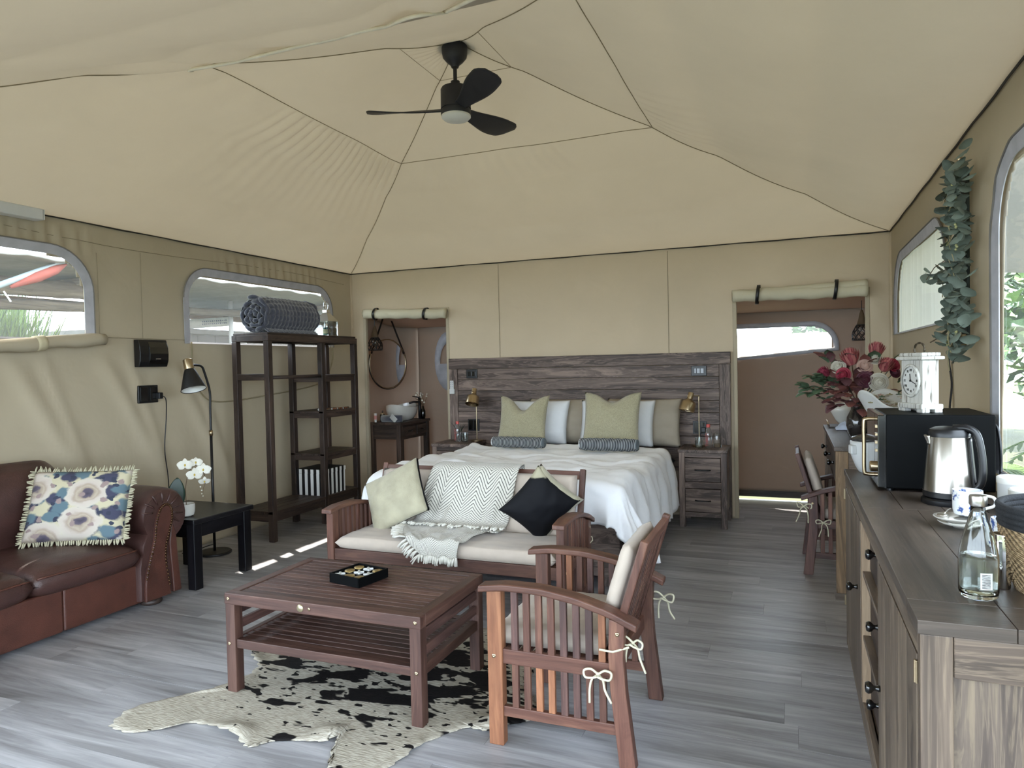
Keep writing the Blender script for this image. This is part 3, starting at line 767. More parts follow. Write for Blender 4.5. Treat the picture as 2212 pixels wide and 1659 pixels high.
def flower(pos, size, facing, parent):
    f = Vector(facing).normalized(); up = Vector((0, 0, 1)); a = up.cross(f).normalized(); b_ = f.cross(a); mb = MB()
    for k, (an, L, w) in enumerate(((90, 1, .75), (210, 1, .7), (330, 1, .7), (10, 1.12, 1.15), (170, 1.12, 1.15))):
        d = a*math.cos(math.radians(an))+b_*math.sin(math.radians(an)); e = f.cross(d)
        def pf(u, v, d=d, e=e, L=L, w=w):
            ww = w*math.sin(PI*min(1, .1+.86*v))**.8
            return pos+(d*v*L+e*(u-.5)*ww)*size+f*(.12*size*math.sin(PI*v)-.25*size*v*v*(1 if k < 3 else .4)+.004)
        mb.grid(4, 7, pf)
    fl = mb.build('blossom', M['orchid'], parent, smooth=True)
    MB().ball(pos+f*.006, (.006, .006, .009), 8, 6).build('heart', M['yellow'], fl, smooth=True)
for p, s_, fc in (((-.005, .005, .345), .046, (.7, -.7, .1)), ((.03, .065, .355), .040, (.6, -.6, .3)), ((.035, .045, .275), .048, (.75, -.65, 0)), ((.075, .085, .305), .046, (.6, -.8, .1)), ((.065, .10, .225), .036, (.7, -.5, -.5))):
    flower(OP+Vector(p), s_, fc, orch)
for i, p in enumerate(((.06, .07, .19), (.065, .075, .165), (.06, .08, .14), (.07, .08, .125))): MB().ball(OP+Vector(p), .006-.0006*i, 8, 6).build('bud', M['orchid'], orch, smooth=True)
MB().tube([OP+Vector((.07, .11, .22)), OP+Vector((.065, .09, .18)), OP+Vector((.065, .08, .12))], .0015, 5).build('stem', M['twig'], orch)

# ================================================================== floor lamp
LB = Vector((-4.30, 4.31, 0))
lamp = thing('floor_lamp', 'black floor lamp with brass-topped cone shade beside the open shelf', 'lamp', LB)
MB().lathe([(.125, 0), (.128, .004), (.128, .014), (.12, .02), (0, .022)], LB, 40).build('base', M['blackmetal'], lamp, smooth=True, auto=.5)
MB().tube([LB+Vector((0, 0, .02)), LB+Vector((0, 0, .95))], .011, 12).build('pole', M['blackmetal'], lamp, smooth=True)
MB().tube([LB+Vector((0, 0, .02)), LB+Vector((0, 0, .07))], .009, 12).build('collar', M['steel'], lamp, smooth=True)
MB().tube([LB+Vector((0, 0, .945)), LB+Vector((0, 0, .985))], .0145, 14).build('joint_ring', M['brass'], lamp, smooth=True)
sh0 = Vector((-4.285, 4.085, 1.545)); sax = Vector((.34, -.10, -1)).normalized()
upper = bez([LB+Vector((0, 0, .97)), LB+Vector((0, 0, 1.15)), LB+Vector((0, 0, 1.30)), LB+Vector((.0, -.05, 1.455)), LB+Vector((.0, -.075, 1.495)), LB+Vector((.0, -.12, 1.505)), Vector((-4.275, 4.11, 1.505))], 40)
MB().tube(upper, .009, 10).build('upper_arm', M['blackmetal'], lamp, smooth=True)
MB().lathe([(.0, -.005), (.030, -.005), (.035, 0), (.036, .075), (.033, .082)], sh0, 24, axis=sax, cap=True).build('socket_cap', M['brass'], lamp, smooth=True, auto=.5)
MB().lathe([(.036, .078), (.050, .11), (.092, .238), (.092, .241), (.088, .238), (.047, .11), (.033, .082)], sh0, 32, axis=sax, cap=False).build('shade', M['blackmetal'], lamp, smooth=True)
MB().lathe([(.0868, .2375), (.046, .112), (.032, .085), (0, .085)], sh0, 32, axis=sax, cap=False).build('shade_lining', M['opal'], lamp, smooth=True)
MB().ball(sh0+sax*.19, .032, 14, 10).build('bulb', M['opal'], lamp, smooth=True)
MB().lathe([(.0, .0), (.012, 0), (.012, .008), (0, .01)], sh0+Vector((.04, 0, -.045)), 14, axis=(1, -.6, 0)).build('switch_knob', M['steel'], lamp, smooth=True)
MB().tube(bez([LB+Vector((0, -.01, .075)), LB+Vector((-.05, -.05, .06)), LB+Vector((-.12, -.09, .03)), LB+Vector((-.22, -.12, .012))], 16), .004, 6).build('cord', M['blackplastic'], lamp, smooth=True)

# ================================================================== wall boxes
db = thing('distribution_box', 'black distribution board box on the left canvas wall', 'electrical box', (XL+.03, 4.013, 1.50))
prof = [(0, 0), (.045, .0), (.062, .04), (.066, .10), (.062, .16), (.045, .208), (0, .208)]
MB().prism(prof, lambda a_, b_, h: (XL+.012+a_, h, 1.498+b_), 3.883, 4.145).build('housing', M['blackplastic'], db, bevel=.006, seg=3)
MB().prism([(.05, .02), (.066, .05), (.069, .10), (.066, .15), (.05, .19), (.045, .19), (.045, .02)], lambda a_, b_, h: (XL+.016+a_, h, 1.498+b_), 3.965, 4.137).build('cover_door', M['black_gloss'], db, bevel=.003)
MB().box((XL+.083, 4.02, 1.556), (XL+.088, 4.06, 1.562)).build('catch', M['steel'], db)
so = thing('wall_socket', 'black double wall socket with plug below the distribution box', 'socket', (XL+.02, 3.985, 1.22))
MB().box((XL+.008, 3.897, 1.222), (XL+.030, 4.076, 1.358)).build('plate', M['blackplastic'], so, bevel=.006, seg=3)
for yy in (3.942, 4.03): MB().box((XL+.03, yy-.033, 1.235), (XL+.036, yy+.033, 1.345)).build('module', M['black_gloss'], so, bevel=.003)
MB().box((XL+.034, 4.045, 1.25), (XL+.075, 4.082, 1.30)).build('plug', M['blackplastic'], so, bevel=.006)
MB().tube(bez([(XL+.07, 4.075, 1.275), (XL+.08, 4.10, 1.24), (XL+.06, 4.115, 1.10), (XL+.05, 4.10, .85), (XL+.05, 4.125, .6), (XL+.05, 4.12, .3), (XL+.06, 4.15, .05)], 36), .004, 6).build('cord', M['blackplastic'], so, smooth=True)
wc = thing('white_casing', 'slim white casing fixed under the eave at the left edge', 'fixture', (XL+.05, 2.7, 2.46))
MB().box((XL+.01, 2.2, 2.462), (XL+.10, 3.17, 2.535)).build('housing', M['whiteplastic'], wc, bevel=.008, seg=3)
MB().box((XL+.012, 3.172, 2.464), (XL+.098, 3.18, 2.533)).build('end_cap', M['whiteplastic'], wc, bevel=.004)
# loose blind cord sagging below window 2
bc = MB(); pts = bez([(XL+.03, 4.42, 1.70), (XL+.03, 4.43, 1.45), (XL+.03, 4.52, 1.26), (XL+.03, 4.72, 1.19), (XL+.03, 5.3, 1.22), (XL+.03, 5.95, 1.28), (XL+.03, 6.2, 1.36), (XL+.03, 6.33, 1.55), (XL+.03, 6.33, 1.70)], 60)
o = bc.tube(pts, .006, 6).build('blind_cord', plain('cord_fawn', '8f8468', .9), origin=(XL+.03, 5.3, 1.2), smooth=True); tag(o, 'thin fawn cord sagging in a loop below the window behind the shelf', 'cord')

# ================================================================== open shelf unit
SHX0, SHX1, SHY0, SHY1 = -4.45, -4.06, 4.72, 6.02
shelf = thing('open_shelf', 'tall dark wooden open shelf unit against the left wall', 'shelf', (-4.26, 5.4, 0))
PD = M['pine_dark']; T_ = .052; TOP = 1.755
for y_ in (SHY0, SHY1-T_, 5.44):
    for x in (SHX0, SHX1-T_):
        MB().box((x, y_, 0), (x+T_, y_+T_, TOP-.055)).build('post', PD, shelf, bevel=.004)
for x in (SHX0, SHX1-T_): MB().box((x, SHY0, TOP-.055), (x+T_, SHY1, TOP)).build('top_rail', PD, shelf, bevel=.004)
for y_ in (SHY0, SHY1-T_, 5.44): MB().box((SHX0+T_, y_, TOP-.055), (SHX1-T_, y_+T_, TOP)).build('top_rail', PD, shelf, bevel=.004)
MB().box((SHX0+.01, SHY0+.01, TOP), (SHX1-.01, SHY1-.01, TOP+.018)).build('top_board', PD, shelf, bevel=.003)
MB().box((SHX0+T_, SHY0, 1.37), (SHX1-T_, SHY0+T_, 1.425)).build('cross_rail', PD, shelf, bevel=.003)
MB().tube([(SHX1-.026, SHY0+T_, 1.392), (SHX1-.026, 5.44, 1.392)], .016, 10).build('hanging_rail', PD, shelf, smooth=True)
for z in (1.40, 1.06, .66):
    n = 3
    for i in range(n):
        x0 = SHX0+(SHX1-SHX0)/n*i
        MB().box((x0+.002, 5.44, z-.02), (x0+(SHX1-SHX0)/n-.002, SHY1, z)).build('shelf_board', M['pine_dark'], shelf, bevel=.002)
    MB().box((SHX1-T_, 5.44+T_, z-.065), (SHX1-.006, SHY1-T_, z-.02)).build('shelf_rail', PD, shelf, bevel=.003)
    MB().box((SHX0+.006, 5.44+T_, z-.065), (SHX0+T_, SHY1-T_, z-.02)).build('shelf_rail', PD, shelf, bevel=.003)
    MB().box((SHX0+T_, 5.446, z-.065), (SHX1-T_, 5.446+.04, z-.02)).build('shelf_rail', PD, shelf, bevel=.003)
for i in range(4):
    x0 = SHX0+(SHX1-SHX0)/4*i
    MB().box((x0+.001, SHY0, .235), (x0+(SHX1-SHX0)/4-.001, SHY1, .26)).build('bottom_board', M['pine_dark'], shelf, bevel=.002)
for x in (SHX0+.006, SHX1-T_+.006): MB().box((x, SHY0+T_, .17), (x+.04, SHY1-T_, .235)).build('bottom_rail', PD, shelf, bevel=.003)
for y_ in (SHY0+.006, SHY1-.046): MB().box((SHX0+T_, y_, .17), (SHX1-T_, y_+.04, .235)).build('bottom_rail', PD, shelf, bevel=.003)

# rolled waffle blanket on top
RBc = Vector((-4.28, 5.16, TOP+.018)); RR = .165
bl = thing('rolled_blanket', 'navy waffle plush blanket rolled up on top of the shelf', 'blanket', RBc)
def roll_pt(u, v):
    a = 2*PI*u; L = -.36+.72*v; e = 1-abs(2*v-1)**8*.18
    bob = .011*(abs(math.sin(a*9))**.7*abs(math.sin(v*PI*15))**.7-.5)
    rad = RR*e+bob+.008*fbm(math.cos(a)*2, math.sin(a)*2, v*3)
    z = math.sin(a)*rad*.98
    return (RBc.x+math.cos(a)*rad*1.02, RBc.y+L, RBc.z+RR*.97+max(z, -RR*.97))
MB().grid(168, 96, roll_pt).build('outer_wrap', M['dark_plush'], bl, smooth=True)
for ys, L in ((-1, -.345), (1, .345)):
    mb = MB(); sp = []
    for i in range(150):
        t = i/149; a = t*2*PI*3.3; rad = .02+.135*t; sp.append((RBc.x+math.cos(a)*rad, RBc.y+L+ys*.012*math.sin(i*.9), RBc.z+RR*.97+math.sin(a)*rad))
    mb.tube(sp, [.017+.004*math.sin(i*1.25) for i in range(150)], 8).build('spiral_end', M['dark_plush'], bl, smooth=True)
MB().grid(40, 40, lambda u, v: (RBc.x+.05+.11*u, RBc.y-.35+.66*v, RBc.z+.004+.03*math.sin(PI*u)+.006*math.cos(u*30)*math.cos(v*60))).build('loose_edge', M['dark_plush'], bl, smooth=True, solid=.012)

# glass lantern
LA = Vector((-4.26, 5.80, TOP+.018))
ln = thing('glass_lantern', 'small glass lantern with silver pitched lid and green candle jar inside', 'lantern', LA)
q = .075; hh = .15
for sx, sy in ((-1, -1), (1, -1), (1, 1), (-1, 1)): MB().box((LA.x+sx*q-.005, LA.y+sy*q-.005, LA.z), (LA.x+sx*q+.005, LA.y+sy*q+.005, LA.z+hh)).build('post', M['chrome'], ln)
MB().box((LA.x-q-.006, LA.y-q-.006, LA.z), (LA.x+q+.006, LA.y+q+.006, LA.z+.012)).build('base', M['chrome'], ln, bevel=.002)
for sx in (-1, 1): MB().box((LA.x+sx*q-.001, LA.y-q, LA.z+.012), (LA.x+sx*q+.001, LA.y+q, LA.z+hh)).build('pane', M['glass'], ln)
for sy in (-1, 1): MB().box((LA.x-q, LA.y+sy*q-.001, LA.z+.012), (LA.x+q, LA.y+sy*q+.001, LA.z+hh)).build('pane', M['glass'], ln)
rf = MB(); rf.add([(LA.x+a*q*1.1, LA.y+b_*q*1.1, LA.z+hh) for a, b_ in ((-1,-1),(1,-1),(1,1),(-1,1))]+[(LA.x+a*.025, LA.y+b_*.025, LA.z+hh+.085) for a, b_ in ((-1,-1),(1,-1),(1,1),(-1,1))], [(0,1,5,4),(1,2,6,5),(2,3,7,6),(3,0,4,7),(4,5,6,7),(0,3,2,1)])
rf.build('pitched_lid', M['steel'], ln)
MB().box((LA.x-.028, LA.y-.028, LA.z+hh+.085), (LA.x+.028, LA.y+.028, LA.z+hh+.115)).build('vent', M['steel'], ln, bevel=.004)
MB().tube([(LA.x, LA.y+.035*math.cos(2*PI*i/20), LA.z+hh+.155+.042*math.sin(2*PI*i/20)) for i in range(20)], .005, 6, closed=True).build('ring_handle', M['chrome'], ln, smooth=True)
MB().lathe([(.033, 0), (.036, .01), (.036, .075), (.03, .08), (0, .08)], LA+Vector((0, 0, .012)), 20).build('candle_jar', plain('green_glass', '1f5a4a', .15), ln, smooth=True, auto=.6)
MB().lathe([(.037, .02), (.037, .06)], LA+Vector((0, 0, .012)), 20, cap=False).build('jar_label', plain('jar_label', 'b8b48a', .7), ln)

# striped box on the bottom shelf
SB = (-4.40, -4.09, 5.46, 5.80, .26, .50)
m, nt, b = nmat('striped_board'); tc = N(nt, 'ShaderNodeTexCoord'); sx_ = N(nt, 'ShaderNodeSeparateXYZ'); LK(nt, tc.outputs['Object'], sx_.inputs[0])
fr_ = math_(nt, 'FRACT', math_(nt, 'MULTIPLY', math_(nt, 'ADD', math_(nt, 'ADD', sx_.outputs[0], sx_.outputs[1]), 5.0), 15.0))
g = math_(nt, 'GREATER_THAN', fr_, .5); r_ = ramp(nt, [(0, lin('101014')), (1, lin('d8d8d6'))], 'CONSTANT'); r_.color_ramp.elements[1].position = .5; LK(nt, g, r_.inputs[0]); LK(nt, r_.outputs[0], b.inputs['Base Color'])
M['striped'] = m
sbx = thing('striped_box', 'black and white striped storage box on the bottom shelf', 'box', (-4.245, 5.63, .26))
MB().box((SB[0], SB[2], SB[4]), (SB[1], SB[3], SB[5])).build('body', M['striped'], sbx, bevel=.003)
MB().box((SB[0]-.006, SB[2]-.006, SB[5]-.035), (SB[1]+.006, SB[3]+.006, SB[5]+.006)).build('lid', M['striped'], sbx, bevel=.003)
MB().box((SB[0]-.006+.01, SB[2]+.01, SB[5]+.006), (SB[1]-.004, SB[3]-.01, SB[5]+.009)).build('lid_top', plain('black_card', '15161a', .6), sbx)
# beaded sticks on the middle shelf
for k, (x0, y0, x1, y1, z) in enumerate(((-4.12, 5.50, -4.10, 5.90, 1.068), (-4.17, 5.52, -4.14, 5.96, 1.068))):
    st = thing('beaded_stick', ('dark stick with white beaded tip' if k == 0 else 'copper banded stick lying behind the white-tipped stick')+' on the middle shelf', 'stick', ((x0+x1)/2, (y0+y1)/2, 1.06))
    MB().tube([(x0, y0, z), (x1, y1, z)], .007, 8).build('rod', M['twig'], st, smooth=True)
    for i in range(9):
        t = i/14+(.0 if k else .35); p = Vector((x0, y0, z)).lerp(Vector((x1, y1, z)), min(t, 1)); MB().ball(p, .0095, 8, 6).build('bead', M['whiteplastic'] if (i % 3 == 0) else plain('copper_bead', '9a5a3c', .3, .6), st, smooth=True)
    MB().ball((x0, y0, z+.003), .012, 8, 6).build('tip', M['whiteplastic'], st, smooth=True)
# reed diffuser on the upper shelf
rd = thing('reed_diffuser', 'small amber reed diffuser on the upper shelf', 'diffuser', (-4.16, 5.56, 1.40))
MB().lathe([(.017, 0), (.02, .005), (.02, .065), (.010, .08), (.010, .10)], (-4.16, 5.56, 1.40), 16).build('bottle', plain('amber_glass', '4a2a1c', .2), rd, smooth=True, auto=.6)
r = random.Random(2)
for i in range(6): MB().tube([(-4.16, 5.56, 1.42), (-4.16+r.uniform(-.03, .03), 5.56-.02+r.uniform(-.04, .01), 1.66+r.uniform(-.03, .03))], .0017, 5).build('reed', M['twig_pale'], rd)
# ================================================================== headboard wall panel
PG = M['pine_grey']; HY0, HY1 = 6.69, 6.735
hb = thing('headboard', 'wide grey-brown plank headboard spanning bed and both nightstands', 'headboard', (-1.94, 6.71, 0))
MB().box((-3.37, HY0-.012, 1.425), (-.512, HY1, 1.535)).build('top_board', PG, hb, bevel=.004)
for x0, x1 in ((-3.37, -3.272), (-.613, -.515)): MB().box((x0, HY0-.006, 0), (x1, HY1, 1.423)).build('post', PG, hb, bevel=.004)
zz = [1.423, 1.312, 1.198, 1.088, .978, .868, .758, .648, .538, .428]
for a, b_ in zip(zz, zz[1:]): MB().box((-3.27, HY0, b_+.0015), (-.615, HY1, a-.0015)).build('plank', PG, hb, bevel=.003)
def plate(name, x0, x1, z0, z1, label, mods, cat='switch'):
    t = thing(name, label, cat, ((x0+x1)/2, HY0, z0))
    MB().box((x0, HY0-.014, z0), (x1, HY0-.001, z1)).build('plate', M['blackplastic'], t, bevel=.004)
    for a, b_, c_, d in mods: MB().box((x0+(x1-x0)*a, HY0-.019, z0+(z1-z0)*b_), (x0+(x1-x0)*c_, HY0-.012, z0+(z1-z0)*d)).build('rocker' if cat == 'switch' else 'outlet', M['black_gloss'], t, bevel=.002)
    return t
plate('light_switch', -3.165, -3.04, 1.325, 1.42, 'black light switch on the headboard above the left bed lamp', [(.15, .25, .48, .75), (.52, .25, .85, .75)])
plate('light_switch', -.862, -.722, 1.318, 1.412, 'black light switch on the headboard above the right bed lamp', [(.2, .25, .34, .75), (.36, .25, .58, .75), (.6, .25, .82, .75)])
s = plate('power_socket', -3.157, -3.03, .775, .90, 'black power socket behind the left bed lamp', [(.1, .1, .48, .9), (.52, .1, .9, .9)], 'socket')
s = plate('power_socket', -.853, -.727, .78, .90, 'black power socket behind the right bed lamp', [(.1, .1, .48, .9), (.52, .1, .9, .9)], 'socket')
MB().box((-.775, HY0-.06, .80), (-.735, HY0-.018, .845)).build('plug', M['blackplastic'], s, bevel=.005)
rc = thing('remote_control', 'white remote control in its holder on the left headboard post', 'remote', (-3.325, HY0-.02, 1.165))
MB().box((-3.352, HY0-.030, 1.195), (-3.308, HY0-.016, 1.305)).build('remote_body', M['whiteplastic'], rc, bevel=.004)
MB().box((-3.356, HY0-.034, 1.165), (-3.302, HY0-.007, 1.215)).build('holder', M['whiteplastic'], rc, bevel=.004)
for i in range(3):
    for j in range(2): MB().box((-3.346+j*.02, HY0-.032, 1.29-.022*i-.01), (-3.334+j*.02, HY0-.029, 1.29-.022*i)).build('button', M['pvc'], rc)

# ================================================================== bed
BX0, BX1, BY0, BY1 = -2.88, -1.02, 4.37, 6.66
bed = thing('bed', 'king size bed with grey-brown wooden base and white duvet', 'bed', (-1.95, 5.5, 0))
MB().box((BX0+.03, BY0+.02, .09), (BX1-.03, BY1, .40)).build('base_side', PG, bed, bevel=.006)
MB().box((BX0, BY0-.012, .22), (BX1, BY0+.02, .42)).build('foot_panel', PG, bed, bevel=.006)
MB().box((BX0, BY0-.010, .085), (BX1, BY0+.02, .217)).build('foot_panel', PG, bed, bevel=.006)
for x in (BX0+.1, BX1-.1):
    for y_ in (BY0+.1, BY1-.2): MB().box((x-.04, y_-.04, 0), (x+.04, y_+.04, .09)).build('leg', PG, bed, bevel=.004)
cushion(MB(), BX0-.005, BX1+.005, BY0, BY1+.005, .40, .655, .0, 5.0, bulge=.0, n=24).build('mattress', plain('mattress_ticking', '35384a', .8), bed, smooth=True, weld=True)
# duvet draped as one cloth
def duvet(u, v):
    ovr, ovl, ovf = .54, .42, .29
    p = (BX0-ovl)+(BX1-BX0+ovl+ovr)*u; q = (BY0-ovf)+(BY1-.44-BY0+ovf)*v
    cx, cy = min(max(p, BX0+.05), BX1-.05), max(q, BY0+.05)
    ex, ey = p-cx, q-cy; L = math.hypot(ex, ey)
    top = .694+.048*fbm(p*2.1, q*1.8, 1.0)+.014*fbm(p*5, q*4.5, 2.0, 4)
    # soft quilting creases on top
    for px_, py_, sx_, an in ((-2.2, 4.95, .35, .15), (-1.6, 5.15, .4, -.1), (-1.5, 4.8, .3, .3), (-2.5, 5.4, .3, -.2), (-1.9, 5.5, .35, .1), (-1.25, 5.35, .3, .5), (-1.2, 4.75, .25, .8)):
        dx, dy = p-px_, q-py_; a_ = dx*math.cos(an)+dy*math.sin(an); b_ = -dx*math.sin(an)+dy*math.cos(an)
        top -= .016*math.exp(-(b_/.022)**2-(a_/sx_)**2)
        top += .010*math.exp(-((b_-.05)/.04)**2-(a_/sx_)**2)
    if v > .9: top += .03*smoothstep(.9, 1, v)*math.sin(PI*smoothstep(.9, 1.0, v))
    edge = smoothstep(0, .12, min(p-BX0+.02 if p > BX0 else 0, BX1+.02-p if p < BX1 else 0, .5))
    if L < 1e-6: return (p, q, top)
    d = (ex/L, ey/L); t = L
    corner = (ex > 0 or ex < 0) and ey < 0
    drop = max(0, t-.055) if t > .11 else t*t/.22*1.0
    drop = t*t/(t+.09)
    out = .115*(1-math.exp(-t/.09))+.016*fbm(p*5, q*5, 6.0, 4)*smoothstep(.02, .15, t)
    s_ = p*d[1]-q*d[0] if not corner else math.atan2(ey, ex)*.55
    rip = (.022*math.sin(s_*13+.6)+.014*math.sin(s_*29+2))*smoothstep(.05, .4, t)
    out += rip+(.16 if ey < 0 and ex > 0 else .02)*smoothstep(.15, .6, t)
    z = top-drop
    return (cx+d[0]*(out), cy+d[1]*(out), max(z, .06))
MB().grid(110, 110, duvet).build('duvet', M['duvet'], bed, smooth=True, solid=.02, offset=-1)

# pillows: taupe at the back, white in front
def bed_pillow(name, label, c, w, h, T, mat, lean=.35, chop=0, pin=.05, seed=0, yaw=0, cat='pillow', group=None, wr=.01):
    a = Vector((math.cos(yaw), math.sin(yaw), 0)); b_ = Vector((0, math.sin(lean), math.cos(lean)))
    o = pillow(MB(), c, a, b_, w, h, T, pin=pin, chop=chop, seed=seed, wr=wr, n=28).build(name, mat, smooth=True, weld=True, origin=(c[0], c[1], c[2]-h/2))
    return tag(o, label, cat, group)
bed_pillow('pillow', 'taupe pillow standing behind the white pillow at the right end of the bed', (-1.28, 6.50, .90), .70, .46, .18, M['pillow_grey'], seed=1, cat='pillow')
bed_pillow('pillow', 'taupe pillow standing behind the white pillow at the left side of the bed', (-2.08, 6.53, .90), .70, .46, .18, M['pillow_grey'], seed=2)
bed_pillow('pillow', 'white pillow behind the right sage cushion', (-1.50, 6.37, .90), .70, .44, .18, M['pillow_white'], seed=3)
bed_pillow('pillow', 'white pillow behind the left sage cushion', (-2.33, 6.40, .90), .72, .44, .18, M['pillow_white'], seed=4)
bed_pillow('sage_cushion', 'left sage green cushion with chopped top on the bed', (-2.36, 6.20, .925), .50, .50, .17, M['sage'], chop=.13, seed=5, pin=.09, cat='cushion', lean=.30)
bed_pillow('sage_cushion', 'right sage green cushion with chopped top on the bed', (-1.49, 6.13, .945), .52, .52, .17, M['sage'], chop=.08, seed=6, pin=.07, cat='cushion', lean=.30)
# striped rolled towels
m, nt, b = nmat('striped_towel'); tc = N(nt, 'ShaderNodeTexCoord'); sp_ = N(nt, 'ShaderNodeSeparateXYZ'); LK(nt, tc.outputs['UV'], sp_.inputs[0])
fr_ = math_(nt, 'FRACT', math_(nt, 'MULTIPLY', sp_.outputs[0], 36.0)); r_ = ramp(nt, [(.22, lin('a9adae')), (.34, lin('252c35')), (.86, lin('252c35')), (.98, lin('a9adae'))]); LK(nt, fr_, r_.inputs[0]); LK(nt, r_.outputs[0], b.inputs['Base Color']); b.inputs['Roughness'].default_value = .9
M['towel_stripe'] = m
def towel(c, w, r_, rz, label):
    t = thing('rolled_towel', label, 'towel', c, group='striped towels on the bed'); c = Vector(c); R = Matrix.Rotation(rz, 3, 'Z')
    MB().grid(60, 28, lambda u, v: c+R @ Vector((-w/2+w*u, r_*1.1*math.cos(2*PI*v)*(1-.12*abs(2*u-1)**8), r_*.86*math.sin(2*PI*v)*(1-.12*abs(2*u-1)**8)+r_*.86+.002*math.sin(u*50))), uv=True).build('towel_roll', M['towel_stripe'], t, smooth=True)
    for e in (-1, 1):
        sp = [c+R @ Vector((e*w*.49, math.cos(a*.5)*r_*(.1+.85*a/45), r_*.86+math.sin(a*.5)*r_*.8*(.1+.85*a/45))) for a in range(46)]
        MB().tube(sp, .007, 6).build('spiral_end', M['pillow_white'] if e < 0 else plain('towel_grey', '69737a', .9), t, smooth=True)
towel((-2.30, 5.92, .705), .50, .058, -.04, 'striped grey towel roll in front of the left sage cushion')
towel((-1.45, 5.85, .705), .50, .063, -.02, 'striped grey towel roll in front of the right sage cushion')

# ================================================================== nightstands
def nightstand(x0, x1, label):
    t = thing('nightstand', label, 'nightstand', ((x0+x1)/2, 6.45, 0), group='nightstands beside the bed'); y0, y1 = 6.26, 6.67; H = .685
    MB().box((x0-.008, y0-.012, H-.03), (x1+.008, y1, H)).build('top', PG, t, bevel=.004)
    for x in (x0, x1-.05):
        for y_ in (y0, y1-.05): MB().box((x, y_, 0), (x+.05, y_+.05, H-.03)).build('leg', PG, t, bevel=.003)
    for x in (x0+.01, x1-.03): MB().box((x, y0+.05, .13), (x+.02, y1-.05, H-.03)).build('side_panel', PG, t)
    MB().box((x0+.05, y1-.03, .13), (x1-.05, y1-.01, H-.03)).build('back_panel', PG, t)
    for z0, z1 in ((.615, .655), (.345, .40), (.095, .135)): MB().box((x0+.05, y0+.004, z0), (x1-.05, y0+.03, z1)).build('rail', PG, t, bevel=.002)
    for z0, z1 in ((.402, .612), (.138, .342)):
        d = MB().box((x0+.053, y0-.002, z0+.002), (x1-.053, y0+.02, z1-.002)).build('drawer', PG, t, bevel=.003)
        MB().tube([((x0+x1)/2-.065+.13*i/8, y0-.004-.016*min(1, 3*math.sin(PI*i/8)), (z0+z1)/2) for i in range(9)], .006, 8).build('handle', M['blackmetal'], d, smooth=True)
    MB().box((x0+.03, y0+.03, .11), (x1-.03, y1-.03, .13)).build('bottom', PG, t)
    return t
nightstand(-.925, -.52, 'dark plank nightstand with two drawers right of the bed')
nightstand(-3.365, -2.96, 'dark plank nightstand left of the bed, mostly hidden by it')

def bed_lamp(base, head, yaw, label):
    t = thing('bedside_lamp', label, 'lamp', base, group='brass bedside lamps'); b_ = Vector(base); h = Vector(head)
    MB().lathe([(.06, 0), (.062, .004), (.062, .014), (.055, .018), (0, .02)], b_, 28).build('base', M['brass'], t, smooth=True, auto=.5)
    d = Vector((math.cos(yaw), math.sin(yaw), 0))
    top = Vector((b_.x, b_.y, h.z+.095))
    MB().tube(bez([b_+Vector((0, 0, .015)), Vector((b_.x, b_.y, b_.z+.2)), Vector((b_.x, b_.y, h.z+.06)), top, top.lerp(Vector((h.x, h.y, h.z+.1)), .35), Vector((h.x, h.y, h.z+.1))], 30), .0055, 8).build('pole', M['brass'], t, smooth=True)
    ax = Vector((math.cos(yaw)*.25, math.sin(yaw)*.25-.22, -1))
    MB().lathe([(0, -.135), (.024, -.135), (.026, -.13), (.026, -.075), (.034, -.068), (.06, -.05), (.066, -.04), (.07, .03), (.07, .034), (.066, .03), (.062, -.035), (.03, -.06)], h, 28, axis=-ax if False else ax).build('shade', M['brass'], t, smooth=True, auto=.7)
    MB().ball(h+ax.normalized()*.0, .034, 14, 10).build('bulb', clearfilm('bulb_glass', (1, .9, .75), .12), t, smooth=True)
    return t
bed_lamp((-.775, 6.50, .685), (-.865, 6.42, 1.045), PI, 'brass bedside lamp on the right nightstand')
bed_lamp((-2.985, 6.52, .685), (-2.985, 6.43, 1.10), -PI/2, 'brass bedside lamp on the left nightstand turned to the camera')
MB().tube(bez([(-.775, 6.55, .70), (-.80, 6.6, .74), (-.77, 6.64, .80), (-.755, 6.65, .82)], 14), .004, 6).build('cord', M['blackplastic'], bpy.data.objects['bedside_lamp'], smooth=True)

def text(parent, s, loc, rot, size, mat, name='lettering'):
    cu = bpy.data.curves.new(name, 'FONT'); cu.body = s; cu.size = size; cu.align_x = 'CENTER'; cu.align_y = 'CENTER'; cu.extrude = .0003
    tmp = bpy.data.objects.new(name, cu); COL.objects.link(tmp); cu.materials.append(mat); bpy.context.view_layer.update()
    me = bpy.data.meshes.new_from_object(tmp.evaluated_get(bpy.context.evaluated_depsgraph_get())); bpy.data.objects.remove(tmp)
    o = bpy.data.objects.new(name, me); COL.objects.link(o)
    o.rotation_euler = rot; o.parent = parent; o.location = Vector(loc)-org(parent); return o
M['redprint'] = plain('red_print', 'a63a3a', .5)
M['bottleglass'] = clearfilm('bottle_glass', (.93, .96, .97), .10, .03, haze=.18)
def water_bottle(p, label):
    t = thing('water_bottle', label, 'bottle', p, group='water bottles on the nightstands')
    MB().lathe([(.026, 0), (.031, .006), (.031, .12), (.027, .15), (.015, .178), (.0135, .185)], p, 20).build('bottle_body', M['bottleglass'], t, smooth=True)
    MB().lathe([(.014, .183), (.0165, .184), (.0165, .208), (.013, .211), (0, .211)], p, 18).build('cap', plain('red_cap', 'c0504a', .4), t, smooth=True, auto=.6)
    text(t, 'THIRSTI', (p[0]-.008, p[1]-.0325, p[2]+.075), (PI/2, -PI/2, 0), .034, M['redprint'])
    return t
